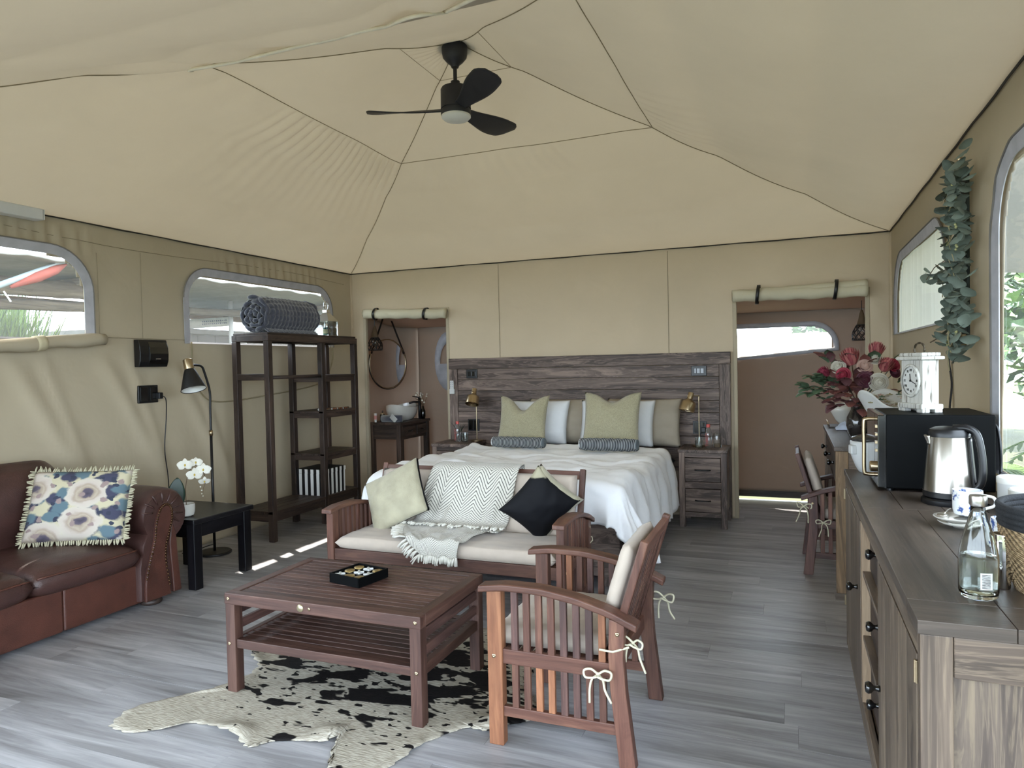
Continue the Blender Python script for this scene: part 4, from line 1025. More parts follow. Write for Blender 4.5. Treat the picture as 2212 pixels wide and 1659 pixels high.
water_bottle((-.685, 6.40, .685), 'clear water bottle with red cap on the right nightstand')
water_bottle((-3.155, 6.42, .685), 'clear water bottle with red cap on the left nightstand')
def tumbler(p, label, r=.034, h=.095):
    t = thing('tumbler', label, 'glass', p)
    prof = [(r*.8, 0), (r*.85, .004), (r, h), (r*.93, h), (r*.78, .012), (0, .012)]
    MB().lathe(prof, p, 20).build('glass_body', M['glass'], t, smooth=True, auto=.5)
    for i in range(10):
        a = 2*PI*i/10; MB().tube([(p[0]+r*.84*math.cos(a), p[1]+r*.84*math.sin(a), p[2]+.006), (p[0]+r*.97*math.cos(a), p[1]+r*.97*math.sin(a), p[2]+h*.65)], .0035, 6).build('facet', M['glass'], t, smooth=True)
tumbler((-.765, 6.38, .685), 'faceted glass tumbler left of the right nightstand bottle')
tumbler((-3.075, 6.42, .685), 'upturned faceted glass beside the left bedside bottle')
ca = thing('glass_cloche', 'small glass jar with lid behind the right bedside bottle', 'jar', (-.615, 6.45, .685))
MB().lathe([(.035, 0), (.036, .005), (.036, .10), (.030, .125), (.0, .13)], (-.615, 6.45, .685), 20).build('jar_body', M['glass'], ca, smooth=True, auto=.6)
MB().ball((-.615, 6.45, .82), .010, 10, 8).build('knob', M['glass'], ca, smooth=True)
MB().box((-.64, 6.43, .687), (-.59, 6.47, .69+.03)).build('contents', M['twig'], ca)
# spiky plant on the left nightstand
sp = thing('spiky_plant', 'dark spiky leaved plant in a small pot on the left nightstand', 'plant', (-3.20, 6.56, .685))
MB().lathe([(.035, 0), (.045, .07), (.04, .07), (0, .065)], (-3.20, 6.56, .685), 18).build('pot', M['blackmetal'], sp, smooth=True, auto=.6)
r = random.Random(9)
for i in range(16):
    a = r.uniform(0, 2*PI); L = r.uniform(.14, .22); e = r.uniform(.4, .9)
    d = Vector((math.cos(a), math.sin(a)*.45, 0)); p0 = Vector((-3.20, 6.56, .75))
    MB().grid(2, 8, lambda u, v: p0+d*(L*e*v)+Vector((0, 0, L*(1.0-.35*e*v)*v))+d.cross(Vector((0, 0, 1)))*(u-.5)*.018*(1-v)).build('leaf', M['leaf_dark'], sp, smooth=True)

# ================================================================== left bathroom fittings
van = thing('vanity_table', 'dark wooden vanity table with drawers through the left doorway', 'vanity', (-4.32, 7.24, 0))
VX0, VX1, VY0, VY1, VH = -4.50, -4.07, 6.84, 7.54, .835
MB().box((VX0, VY0, VH-.03), (VX1, VY1, VH)).build('top', PD, van, bevel=.004)
for x in (VX0+.01, VX1-.065):
    for y_ in (VY0+.01, VY1-.065): MB().box((x, y_, 0), (x+.055, y_+.055, VH-.03)).build('leg', PD, van, bevel=.003)
MB().box((VX0+.06, VY0+.02, VH-.19), (VX1-.06, VY0+.045, VH-.03)).build('apron', PD, van)
MB().box((VX0+.02, VY0+.06, VH-.19), (VX0+.04, VY1-.06, VH-.03)).build('apron', PD, van)
MB().box((VX1-.045, VY0+.06, VH-.20), (VX1-.03, VY1-.06, VH-.03)).build('apron', PD, van)
for y0, y1 in ((VY0+.075, 7.21), (7.24, VY1-.075)):
    d = MB().box((VX1-.032, y0, VH-.165), (VX1-.012, y1, VH-.055)).build('drawer', PD, van, bevel=.003)
    MB().tube([(VX1-.012, (y0+y1)/2-.03, VH-.11), (VX1+.012, (y0+y1)/2-.028, VH-.11), (VX1+.012, (y0+y1)/2+.028, VH-.11), (VX1-.012, (y0+y1)/2+.03, VH-.11)], .004, 6).build('handle', M['blackmetal'], d, smooth=True)
ba = thing('basin', 'white boat-shaped vessel basin on the vanity table', 'basin', (-4.27, 7.22, VH))
def basin_pt(sc, zb):
    def f(u, v):
        a = 2*PI*u; t = v
        r = (.55+.45*math.sin(PI/2*t)); rx, ry = .17*r*sc, .235*r*sc
        z = .155*t**1.5+.035*t**3*abs(math.sin(a))**2
        return (-4.27+rx*math.cos(a), 7.22+ry*math.sin(a), VH+zb+z*(1 if sc == 1 else 1))
    return f
bm_ = MB(); bm_.grid(40, 12, basin_pt(1, 0)); bm_.grid(40, 12, basin_pt(.93, .006))
bm_.build('bowl', M['ceramic'], ba, smooth=True, recalc=True)
tp = thing('basin_tap', 'tall black mixer tap behind the vessel basin', 'tap', (-4.20, 7.45, VH))
MB().tube([(-4.16, 7.45, VH), (-4.16, 7.45, VH+.25)], .02, 14).build('tap_body', M['blackmetal'], tp, smooth=True)
MB().tube([(-4.16, 7.45, VH+.20), (-4.22, 7.40, VH+.205), (-4.25, 7.36, VH+.19)], .012, 10).build('spout', M['blackmetal'], tp, smooth=True)
MB().tube([(-4.16, 7.45, VH+.255), (-4.25, 7.44, VH+.27)], .007, 8).build('lever', M['blackmetal'], tp, smooth=True)
bl_ = thing('blossom_twigs', 'blossom twigs in a dark vase beside the basin tap', 'flowers', (-4.11, 7.44, VH))
MB().lathe([(.02, 0), (.03, .03), (.03, .09), (.015, .13), (.015, .15)], (-4.11, 7.44, VH), 14).build('vase', M['black_gloss'], bl_, smooth=True)
r = random.Random(4)
for i in range(7):
    e = Vector((-4.11+r.uniform(-.06, .03), 7.44+r.uniform(-.12, .12), VH+r.uniform(.20, .32))); tw = MB().tube([(-4.11, 7.44, VH+.14), Vector((-4.11, 7.44, VH+.14)).lerp(e, .5)+Vector((.01, .01, .02)), e], .002, 5).build('twig', M['twig'], bl_)
    if i > 1:
        for k in range(2): MB().ball(e+Vector((r.uniform(-.01, .01), r.uniform(-.02, .02), -.025*k)), .012, 8, 6).build('blossom', M['orchid'], tw, smooth=True)
sd = thing('soap_dispenser', 'black pump soap dispenser on the vanity table', 'bottle', (-4.37, 6.95, VH))
MB().lathe([(.026, 0), (.03, .004), (.03, .08), (.026, .088)], (-4.37, 6.95, VH), 18).build('bottle_body', M['blackplastic'], sd, smooth=True, auto=.6)
MB().lathe([(.012, .086), (.012, .10), (.005, .10), (.005, .125)], (-4.37, 6.95, VH), 12).build('pump', M['blackplastic'], sd, smooth=True)
MB().tube([(-4.37, 6.95, VH+.125), (-4.345, 6.925, VH+.125)], .006, 8).build('nozzle', M['blackplastic'], sd)
MB().lathe([(.0265, .0882), (.0265, .10), (.012, .10)], (-4.37, 6.95, VH), 16, cap=False).build('gold_collar', M['brass'], sd, smooth=True)
lt = thing('lotion_tube', 'white lotion tube with pink print left of the soap dispenser', 'tube', (-4.42, 6.93, VH))
MB().lathe([(.013, 0), (.014, .02), (.017, .022), (.017, .06), (.018, .10)], (-4.43, 6.90, VH), 14, sy=1).build('tube_body', M['whiteplastic'], lt, smooth=True, auto=.6)
MB().lathe([(.0172, .03), (.0178, .075)], (-4.43, 6.90, VH), 14, cap=False).build('print', plain('pink_print', 'c58a84', .6), lt)
tw_ = thing('dark_towel', 'dark rolled hand towel lying beside the basin', 'towel', (-4.27, 6.95, VH))
MB().tube([(-4.36, 6.93, VH+.04), (-4.20, 6.93, VH+.04), (-4.11, 6.95, VH+.04)], [.038, .04, .038], 18).build('towel_roll', M['dark_plush'], tw_, smooth=True)
wc_ = thing('white_washcloth', 'folded white washcloth leaning on the dark towel', 'cloth', (-4.16, 6.90, VH))
for k in range(3): MB().cbox((-4.19+.012*k, 6.882-.004*k, VH+.052-.006*k), (.075-.008*k, .006, .075-.008*k), (0.35, PI/4, .1*k)).build('fold', M['paper'], wc_, bevel=.003)
# round mirror with strap on the left bathroom wall
mr = thing('round_mirror', 'round mirror with brass rim hanging from a black strap', 'mirror', (-4.43, 7.17, 1.20)); mc = Vector((-4.415, 7.17, 1.50)); mn = Vector((1, -.27, 0)).normalized()
MB().lathe([(.0, 0), (.285, 0), (.285, .004), (0, .004)], mc, 48, axis=mn).build('glass', M['mirror'], mr)
mt = mn.cross(Vector((0, 0, 1)))
MB().tube([mc+(mt*math.cos(2*PI*i/48)+Vector((0, 0, 1))*math.sin(2*PI*i/48))*.288+mn*.004 for i in range(48)], .008, 8, closed=True).build('rim', M['brass'], mr, smooth=True)
for s_ in (-1, 1):
    e = mc+mt*s_*.262+Vector((0, 0, .12)); MB().beam(e+mn*.01, mc+mt*s_*.03+Vector((0, 0, .60))+mn*.0, .022, .004, up=mn).build('strap', M['blackplastic'], mr)
MB().tube([mc+(mt*math.cos(a)+Vector((0, 0, 1))*math.sin(a))*.297+mn*.003 for a in [PI-.4+PI*i/30*1.25 for i in range(31)]], .007, 6).build('strap_band', M['blackplastic'], mr, smooth=True)
def pendant(p, ztop, label):
    t = thing('pendant_lamp', label, 'lamp', (p[0], p[1], p[2])); P = Vector(p)
    MB().tube([(P.x, P.y, ztop), (P.x, P.y, P.z+.27)], .004, 6).build('cord', M['blackplastic'], t)
    MB().lathe([(.008, .28), (.018, .25), (.03, .19), (.045, .14)], P, 18).build('neck', M['twig'], t, smooth=True)
    cg = MB()
    for i in range(10):
        for sg in (-1, 1):
            pts = []
            for k in range(9):
                f = k/8; rad = .045+.04*math.sin(PI*.5*min(1, f*1.35)) - .012*max(0, f-.7); an = 2*PI*i/10+sg*f*1.2
                pts.append((P.x+rad*math.cos(an), P.y+rad*math.sin(an), P.z+.14-.14*f))
            cg.tube(pts, .004, 5)
    cg.tube([(P.x+.078*math.cos(2*PI*i/24), P.y+.078*math.sin(2*PI*i/24), P.z) for i in range(24)], .005, 6, closed=True)
    cg.tube([(P.x+.045*math.cos(2*PI*i/24), P.y+.045*math.sin(2*PI*i/24), P.z+.14) for i in range(24)], .005, 6, closed=True)
    cg.build('cage', M['blackmetal'], t, smooth=True)
    MB().ball(P+Vector((0, 0, .085)), .036, 12, 10).build('bulb', clearfilm('clear_bulb', (.95, .95, .95), .15), t, smooth=True)
pendant((-4.43, 6.93, 1.66), 2.12, 'caged pendant lamp hanging inside the left doorway')
pendant((.62, 7.35, 1.62), 2.02, 'caged pendant lamp hanging inside the right doorway')
# ================================================================== slatted garden chairs and bench
HW, HO, HD = M['hardwood'], M['hardwood_orange'], M['hardwood_dark']
def arm_z(y): # underside of the curved arm rest
    P = ((-.31, .585), (-.2, .600), (-.05, .598), (.08, .578), (.2, .545), (.31, .498))
    for (a, za), (b, zb) in zip(P, P[1:]):
        if a <= y <= b: return za+(zb-za)*(y-a)/(b-a)
    return P[0][1] if y < -.31 else P[-1][1]
def slatted_seat(name, label, cat, loc, rz, W, nback, mats, group=None, cush=True, seed=0):
    t = thing(name, label, cat, loc, rz, group); ORG[t.name] = Vector((0, 0, 0)); r = random.Random(seed)
    K = dict(parent=t, local=True)
    h = W/2
    for s in (-1, 1):
        x0, x1 = sorted((s*h, s*(h-.045)))
        MB().box((x0, -.272, 0), (x1, -.212, arm_z(-.24))).build('leg', mats[1 if s > 0 else 0], bevel=.004, **K)
        rl = [(.235, 0), (.295, 0), (.262, .28), (.255, .40), (.262, arm_z(.25)), (.205, arm_z(.22)), (.200, .40), (.205, .28)]
        MB().prism(rl, lambda a, b, q: (q, a, b), x0, x1).build('leg', mats[0], bevel=.004, **K)
        xm0, xm1 = sorted((s*(h-.010), s*(h-.034)))
        MB().box((xm0, -.215, .315), (xm1, .21, .372)).build('side_rail', mats[0], bevel=.003, **K)
        MB().box((xm0, -.215, .112), (xm1, .225, .152)).build('side_rail', mats[0], bevel=.003, **K)
        # arm rest, bent
        n = 20; up = []; lo = []
        for i in range(n+1):
            y = -.305+.61*i/n; z = arm_z(y); lo.append((y, z)); up.append((y+.003, z+.026))
        MB().prism(lo+up[::-1], lambda a, b, q: (q, a, b), *sorted((s*(h+.012), s*(h-.058)))).build('arm_rest', mats[0], bevel=.006, seg=3, **K)
        src = {}
        for i in range(8):
            y = -.165+.0485*i; zt = arm_z(y)
            MB().box((s*(h-.022)-.009, y-.013, .370), (s*(h-.022)+.009, y+.013, zt+.003)).build('slat', r.choice([mats[0], mats[0], mats[1], mats[2]]), bevel=.002, **K)
            MB().box((s*(h-.022)-.009, y-.013, .150), (s*(h-.022)+.009, y+.013, .317)).build('slat', r.choice([mats[0], mats[0], mats[1], mats[2]]), bevel=.002, **K)
        for y_, z_ in ((-.245, .345), (.235, .485)): MB().lathe([(0, 0), (.008, 0), (.008, .003), (.003, .003), (0, .001)], (s*(h-.001), y_, z_), 14, axis=(s, 0, 0)).build('bolt', M['brass'], smooth=True, **K)
    MB().box((-h+.045, -.262, .305), (h-.045, -.232, .372)).build('front_rail', mats[0], bevel=.003, **K)
    MB().box((-h+.045, .195, .305), (h-.045, .222, .365)).build('rear_rail', mats[0], bevel=.003, **K)
    for i in range(7): MB().box((-h+.045, -.21+.056*i, .352), (h-.045, -.17+.056*i, .368)).build('seat_slat', mats[0], bevel=.002, **K)
    # reclined back
    b0 = Vector((0, .195, .375)); b1 = Vector((0, .325, .80)); d = (b1-b0).normalized(); nrm = Vector((0, d.z, -d.y))
    ih = h-.062
    for s in (-1, 1): MB().beam(b0+Vector((s*ih, 0, 0))-d*.08, b1+Vector((s*ih, 0, 0))+d*.012, .034, .03, up=nrm).build('back_stile', mats[0], bevel=.005, **K)
    MB().beam(b1+Vector((-ih+.017, 0, 0))-d*.025, b1+Vector((ih-.017, 0, 0))-d*.025, .05, .024, up=nrm).build('top_rail', mats[0], bevel=.004, **K)
    MB().beam(b0+Vector((-ih+.017, 0, 0))+d*.02, b0+Vector((ih-.017, 0, 0))+d*.02, .045, .022, up=nrm).build('bottom_rail', mats[0], bevel=.004, **K)
    for i in range(nback):
        x = -ih+.017+(2*ih-.034)*(i+.5)/nback
        MB().beam(b0+Vector((x, 0, 0))+d*.04, b1+Vector((x, 0, 0))-d*.05, .03, .012, up=nrm).build('back_slat', r.choice([mats[0], mats[0], mats[2]]), bevel=.002, **K)
    if cush:
        cw = W-.10
        cushion(MB(), -cw/2, cw/2, -.262, .17, .370, .445, .006, seed, bulge=.004, n=44, pw=22).build('seat_cushion', M['linen'], smooth=True, weld=True, **K)
        bc_ = b0.lerp(b1, .50)-nrm*(-.0)+Vector((0, -.050, .02)); a_ = Vector((1, 0, 0))
        mb = MB(); w2, h2, T2 = cw-.06, .37, .062
        def bp(sg):
            def f(u, v):
                U, V = 2*u-1, 2*v-1; e = (max(0, (1-U**8)*(1-V**8)))**.33
                return bc_+a_*(w2/2*U)+d*(h2/2*V)+Vector((0, -d.z, d.y))*(sg*T2/2*e+.004*fbm(U*3+seed, V*3, seed))
            return f
        mb.grid(30, 20, bp(1)); mb.grid(30, 20, bp(-1)); mb.build('back_cushion', M['linen'], smooth=True, weld=True, **K)
    return t
ch = slatted_seat('garden_armchair', 'slatted hardwood armchair with pale cushions beside the coffee table', 'chair', (-.82, 2.735, 0), -PI/2, .60, 9, (HW, HO, HD), seed=3)
def lbow(parent, at_, d, s, seed): 
    o = bow(parent, at_, d, s, seed); return o
lbow(ch, (.308, .165, .335), (0, 1, 0), 1.0, 1)
lbow(ch, (.27, .285, .45), (.4, 1, 0), .9, 2)
lbow(ch, (-.29, .30, .44), (.3, 1, 0), 1.0, 3)
MB().tube([(.305, .17, .425), (.306, .22, .423), (.29, .275, .44)], .004, 6).build('tie_cord', M['tie'], ch, local=True)
bench = slatted_seat('garden_bench', 'two-seat slatted hardwood bench with linen cushions at the foot of the bed', 'bench', (-1.865, 3.775, 0), 0, 1.50, 22, (HW, HW, HD), seed=5)
ORG[bench.name] = Vector((0, 0, 0))
bow(bench, (.735, .26, .40), (0, 1, 0), .8, 4); bow(bench, (.715, .27, .50), (.3, 1, 0), .7, 8)
dch = slatted_seat('garden_armchair', 'slatted dark armchair pushed up to the wooden desk', 'chair', (.36, 5.38, 0), PI/2, .58, 9, (HD, HD, HW), seed=8)
bow(dch, (-.28, .29, .46), (.5, 1, 0), 1.0, 5); bow(dch, (-.30, .17, .36), (0, 1, 0), .9, 6)

# cushions on the bench
c1 = thing('hide_cushion', 'pale cream cowhide cushion leaning at the left end of the bench', 'cushion', (-2.33, 3.86, .45))
a_ = Vector((.895, .05, .445)); b_ = Vector((-.45, .40, .80))
pillow(MB(), (-2.335, 3.84, .635), a_, b_, .42, .37, .15, pin=.055, seed=11, n=30).build('hide_face', M['hide_cream'], c1, smooth=True, weld=True)
pillow(MB(), (-2.330, 3.858, .632), a_, b_, .415, .365, .145, pin=.055, seed=12, n=20).build('hide_back', M['hide_black'], c1, smooth=True, weld=True)
c2 = thing('hide_cushion', 'black cowhide cushion with cream corner at the right end of the bench', 'cushion', (-1.37, 3.86, .45))
mt_, nt, b = nmat('black_cream_hide'); tc = N(nt, 'ShaderNodeTexCoord'); sx_ = N(nt, 'ShaderNodeSeparateXYZ'); LK(nt, tc.outputs['Object'], sx_.inputs[0])
nz = N(nt, 'ShaderNodeTexNoise', i_Scale=9.0, i_Detail=4.0); LK(nt, tc.outputs['Object'], nz.inputs['Vector'])
v_ = math_(nt, 'MULTIPLY_ADD', nz.outputs['Fac'], .09, math_(nt, 'MULTIPLY_ADD', sx_.outputs[0], -.10, sx_.outputs[2])); rp = ramp(nt, [(.388, lin('0a0b10')), (.396, lin('a09a83'))]); LK(nt, v_, rp.inputs[0]); LK(nt, rp.outputs[0], b.inputs['Base Color']); b.inputs['Roughness'].default_value = .7
b.inputs['Specular IOR Level'].default_value = .2
a_ = Vector((.60, .45, -.66)); b_ = Vector((.68, .25, .69))
pillow(MB(), (-1.375, 3.86, .63), a_, b_, .34, .35, .17, pin=.10, seed=14, n=30).build('hide_face', mt_, c2, smooth=True, weld=True)
pillow(MB(), (-1.365, 3.88, .632), a_, b_, .348, .358, .14, pin=.09, seed=15, n=20).build('hide_back', M['hide_cream'], c2, smooth=True, weld=True)

# chevron throw
m, nt, b = nmat('chevron_weave'); tc = N(nt, 'ShaderNodeTexCoord'); sp_ = N(nt, 'ShaderNodeSeparateXYZ'); LK(nt, tc.outputs['UV'], sp_.inputs[0])
U_ = math_(nt, 'MULTIPLY', sp_.outputs[0], 8.5)
tri = math_(nt, 'PINGPONG', U_, 1.0)
ph = math_(nt, 'MULTIPLY_ADD', sp_.outputs[1], 44.0, math_(nt, 'MULTIPLY', tri, 3.6))
fr_ = math_(nt, 'FRACT', ph)
nz = N(nt, 'ShaderNodeTexNoise', i_Scale=60.0); LK(nt, tc.outputs['UV'], nz.inputs['Vector'])
fr_ = math_(nt, 'MULTIPLY_ADD', nz.outputs['Fac'], .14, math_(nt, 'SUBTRACT', fr_, .07))
r_ = ramp(nt, [(.45, lin('c6c2b8')), (.54, lin('403e3b')), (.70, lin('403e3b')), (.80, lin('c6c2b8'))]); LK(nt, fr_, r_.inputs[0]); LK(nt, r_.outputs[0], b.inputs['Base Color'])
b.inputs['Roughness'].default_value = .95; b.inputs['Sheen Weight'].default_value = .2
bp = N(nt, 'ShaderNodeBump', i_Strength=.3, i_Distance=.004); LK(nt, fr_, bp.inputs['Height']); LK(nt, bp.outputs[0], b.inputs['Normal'])
M['chevron'] = m
M['fringe'] = plain('cream_wool', 'cfccc3', .95)
thr = thing('chevron_throw', 'cream and grey chevron throw with tassels draped over the bench', 'throw', (-1.88, 3.9, .45))
path = [(4.13, .70), (4.125, .80), (4.10, .826), (4.06, .822), (4.025, .79), (3.975, .66), (3.945, .55), (3.925, .487), (3.875, .468), (3.80, .465)]
PT = bez([(0, a, c) for a, c in path], 60)
def drape(u, v):
    q = v*(len(PT)-1); i = min(int(q), len(PT)-2); f = q-i; p = PT[i].lerp(PT[i+1], f)
    xl = -2.10-.14*smoothstep(.1, .9, v); xr = -1.57-.02*v+.02*math.sin(v*5)
    w = .010*math.sin(u*22+v*4)*smoothstep(.15, .7, v)+.006*fbm(u*4, v*5, 3.0)
    return (xl+(xr-xl)*u, p.y-abs(w)-.004-.016*smoothstep(.3, .5, v), p.z+abs(w)*.6+.004)
MB().grid(60, 70, drape, uv=True).build('drape', M['chevron'], thr, smooth=True, solid=.006)
def lap(u, v):
    # folded end lying on the seat and over its front edge, skewed to the left
    yy = 3.845-.345*min(v, .78)/.78; xl = -2.22+.25*v*v; xr = -1.66-.08*v
    x = xl+(xr-xl)*u; z = .462+.012*abs(math.sin(u*9+v*5))+.012*fbm(u*5, v*4, 9.0)+.008
    if v > .78: z -= (v-.78)*.42; yy -= .012*math.sin(min(1, (v-.78)/.08)*PI/2)
    return (x, yy, z)
MB().grid(50, 50, lap, uv=True).build('folded_end', M['chevron'], thr, smooth=True, solid=.006)
fr = MB(); r = random.Random(11)
def tassel(p, d, L):
    p = Vector(p); d = Vector(d).normalized()
    for k in range(4):
        j = Vector((r.uniform(-1, 1), r.uniform(-1, 1), r.uniform(-.3, .6)))*.25
        e = (d+j).normalized(); fr.tube([p, p+e*L*.5+Vector((0, 0, .006)), p+e*L], [.006, .0055, .003], 5)
for i in range(34):
    x = -2.24+.66*i/33; tassel((x, 3.81+.01*math.sin(i), .485), (r.uniform(-.3, .3), -.9, .1), r.uniform(.035, .06))
for i in range(26): tassel(lap(.0, i/25), (-.8, -.3, -.05 if i < 20 else -.8), r.uniform(.05, .075))
for i in range(24): tassel(Vector(lap(i/23, 1.0))+Vector((0, -.004, 0)), (r.uniform(-.2, .2), -.15, -1), r.uniform(.03, .05))
o = fr.build('tassel_fringe', M['fringe'], thr, smooth=True); tag(o, kind='stuff')

# ================================================================== slatted coffee table
TX0, TX1, TY0, TY1, TH = -2.385, -1.385, 2.44, 3.05, .455
ct = thing('coffee_table', 'low slatted hardwood coffee table with lower shelf on the cowhide', 'table', (-1.885, 2.745, 0))
CW = M['hardwood_dark']; CT = wood('table_hardwood', '321f19', '472f28', '5f443a', rough=.5, lines=.1, rnd=.15, s=1.6)
for x in (TX0, TX1-.052):
    for y_ in (TY0, TY1-.052): MB().box((x, y_, 0.001), (x+.052, y_+.052, TH-.045)).build('leg', CT, ct, bevel=.004)
for y_ in (TY0-.002, TY1-.043): MB().box((TX0-.002, y_, TH-.052), (TX1+.002, y_+.045, TH)).build('top_rail', CT, ct, bevel=.004)
for x in (TX0-.002, TX1-.048): MB().box((x, TY0+.043, TH-.052), (x+.05, TY1-.043, TH)).build('top_rail', CT, ct, bevel=.004)
n = 12; pw = (TY1-TY0-.09)/n
for i in range(n):
    y0 = TY0+.045+pw*i; MB().box((TX0+.05, y0+.002, TH-.020), (TX1-.05, y0+pw-.0035, TH-.003)).build('top_slat', CT, ct, bevel=.0025)
LS = .245
for y_ in (TY0+.008, TY1-.038): MB().box((TX0+.052, y_, LS-.04), (TX1-.052, y_+.03, LS)).build('shelf_rail', CT, ct, bevel=.003)
for x in (TX0+.008, TX1-.038): MB().box((x, TY0+.052, LS-.045), (x+.03, TY1-.052, LS)).build('shelf_rail', CT, ct, bevel=.003)
pw = (TY1-TY0-.085)/n
for i in range(n):
    y0 = TY0+.042+pw*i; MB().box((TX0+.03, y0+.003, LS-.018), (TX1-.03, y0+pw-.005, LS-.004)).build('shelf_slat', CT, ct, bevel=.002)
for x in (TX0+.012, TX1-.030):
    for z in (.275, .345): MB().box((x, TY0+.052, z), (x+.018, TY1-.052, z+.042)).build('side_slat', CW, ct, bevel=.002)
for x in (TX0+.020, TX1-.022):
    for z in (TH-.026, LS-.02): MB().lathe([(0, 0), (.008, 0), (.008, .002), (.003, .002), (0, .0005)], (x, TY0-.001-(.001 if z > .4 else 0), z), 14, axis=(0, -1, 0)).build('bolt', M['brass'], ct, smooth=True)
MB().lathe([(0, 0), (.017, 0), (.016, .003), (0, .004)], (-1.968, TY0-.002, TH-.026), 20, axis=(0, -1, 0)).build('medallion', plain('old_nickel', 'b5a98c', .4, .8), ct, smooth=True)
MB().lathe([(0, 0), (.007, 0), (.007, .002), (0, .0005)], (-1.922, TY0-.002, TH-.026), 14, axis=(0, -1, 0)).build('bolt', M['brass'], ct, smooth=True)
# noughts-and-crosses tray
GX, GY, GR = -1.905, 2.79, .0
gm = thing('game_tray', 'black noughts and crosses tray with gold and white pieces on the coffee table', 'game', (GX, GY, TH)); gr = Matrix.Rotation(-.20, 3, 'Z')
def gl(x, y, z): v = gr @ Vector((x, y, 0)); return Vector((GX+v.x, GY+v.y, TH+z))
q = .092; RZ = Euler((0, 0, -.20)).to_matrix()
MB().cbox(gl(0, 0, .004), (2*q, 2*q, .008), RZ).build('tray_base', M['black_satin'], gm)
for s in (-1, 1):
    MB().cbox(gl(s*q, 0, .022), (.008, 2*q+.008, .044), RZ).build('tray_wall', M['black_satin'], gm, bevel=.001)
    MB().cbox(gl(0, s*q, .022), (2*q+.008, .008, .044), RZ).build('tray_wall', M['black_satin'], gm, bevel=.001)
    MB().cbox(gl(s*q/3, 0, .020), (.005, 2*q-.006, .030), RZ).build('divider', M['black_satin'], gm)
    MB().cbox(gl(0, s*q/3, .020), (2*q-.006, .005, .030), RZ).build('divider', M['black_satin'], gm)
gold = plain('gold_piece', 'a08a5c', .35, .7); lay = ['OXO', 'OXX', 'XOO']
for j in range(3):
    for i in range(3):
        x, y = (i-1)*q*2/3, (1-j)*q*2/3
        if lay[j][i] == 'O': MB().lathe([(0, 0), (.024, 0), (.026, .006), (.024, .014), (.008, .016), (0, .012)], gl(x, y, .024), 20).build('nought_piece', gold, gm, smooth=True)
        else:
            mb = MB()
            for an in (PI/4, -PI/4): mb.cbox(gl(x, y, .032), (.048, .012, .016), Euler((0, 0, an-.2)).to_matrix())
            mb.build('cross_piece', M['whiteplastic'], gm, bevel=.003)

# ================================================================== cowhide rug
m, nt, b = nmat('cowhide'); tc = N(nt, 'ShaderNodeTexCoord')
mp = N(nt, 'ShaderNodeMapping'); mp.inputs['Rotation'].default_value = (0, 0, .5); mp.inputs['Scale'].default_value = (2.6, 5.2, 1); mp.inputs['Location'].default_value = (1.3, .4, 0); LK(nt, tc.outputs['Object'], mp.inputs['Vector'])
n1 = N(nt, 'ShaderNodeTexNoise', i_Scale=1.5, i_Detail=3.0, i_Roughness=.55, i_Distortion=.3); LK(nt, mp.outputs[0], n1.inputs['Vector'])
n2 = N(nt, 'ShaderNodeTexNoise', i_Scale=5.5, i_Detail=2.0, i_Roughness=.5); LK(nt, mp.outputs[0], n2.inputs['Vector'])
sx_ = N(nt, 'ShaderNodeSeparateXYZ'); LK(nt, tc.outputs['Object'], sx_.inputs[0])
# spots grow towards the spine
dd = math_(nt, 'ADD', math_(nt, 'MULTIPLY', math_(nt, 'POWER', math_(nt, 'ABSOLUTE', math_(nt, 'SUBTRACT', sx_.outputs[1], .10)), 1.5), .30), math_(nt, 'MULTIPLY', math_(nt, 'ABSOLUTE', math_(nt, 'SUBTRACT', sx_.outputs[0], .2)), .07))
big = math_(nt, 'SUBTRACT', n1.outputs['Fac'], dd); small = math_(nt, 'SUBTRACT', n2.outputs['Fac'], math_(nt, 'MULTIPLY', dd, .8))
rb_ = ramp(nt, [(.462, (0, 0, 0)), (.482, (1, 1, 1))]); LK(nt, big, rb_.inputs[0]); rs_ = ramp(nt, [(.535, (0, 0, 0)), (.555, (1, 1, 1))]); LK(nt, small, rs_.inputs[0])
fac = math_(nt, 'MAXIMUM', rb_.outputs[0], rs_.outputs[0])
mpf = N(nt, 'ShaderNodeMapping'); mpf.inputs['Rotation'].default_value = (0, 0, .4); mpf.inputs['Scale'].default_value = (25, 160, 1); LK(nt, tc.outputs['Object'], mpf.inputs['Vector'])
n3 = N(nt, 'ShaderNodeTexNoise', i_Scale=1.0, i_Detail=3.0); LK(nt, mpf.outputs[0], n3.inputs['Vector'])
cr = ramp(nt, [(.3, lin('877f71')), (.7, lin('b5afa2'))]); LK(nt, n3.outputs['Fac'], cr.inputs[0])
br = ramp(nt, [(.3, lin('08080b')), (.75, lin('1c1817'))]); LK(nt, n3.outputs['Fac'], br.inputs[0])
mx = N(nt, 'ShaderNodeMix', data_type='RGBA'); LK(nt, fac, mx.inputs[0]); LK(nt, cr.outputs[0], mx.inputs[6]); LK(nt, br.outputs[0], mx.inputs[7]); LK(nt, mx.outputs[2], b.inputs['Base Color'])
b.inputs['Roughness'].default_value = .75; b.inputs['Specular IOR Level'].default_value = .15
bp = N(nt, 'ShaderNodeBump', i_Strength=.5, i_Distance=.006); LK(nt, n3.outputs['Fac'], bp.inputs['Height']); LK(nt, bp.outputs[0], b.inputs['Normal'])
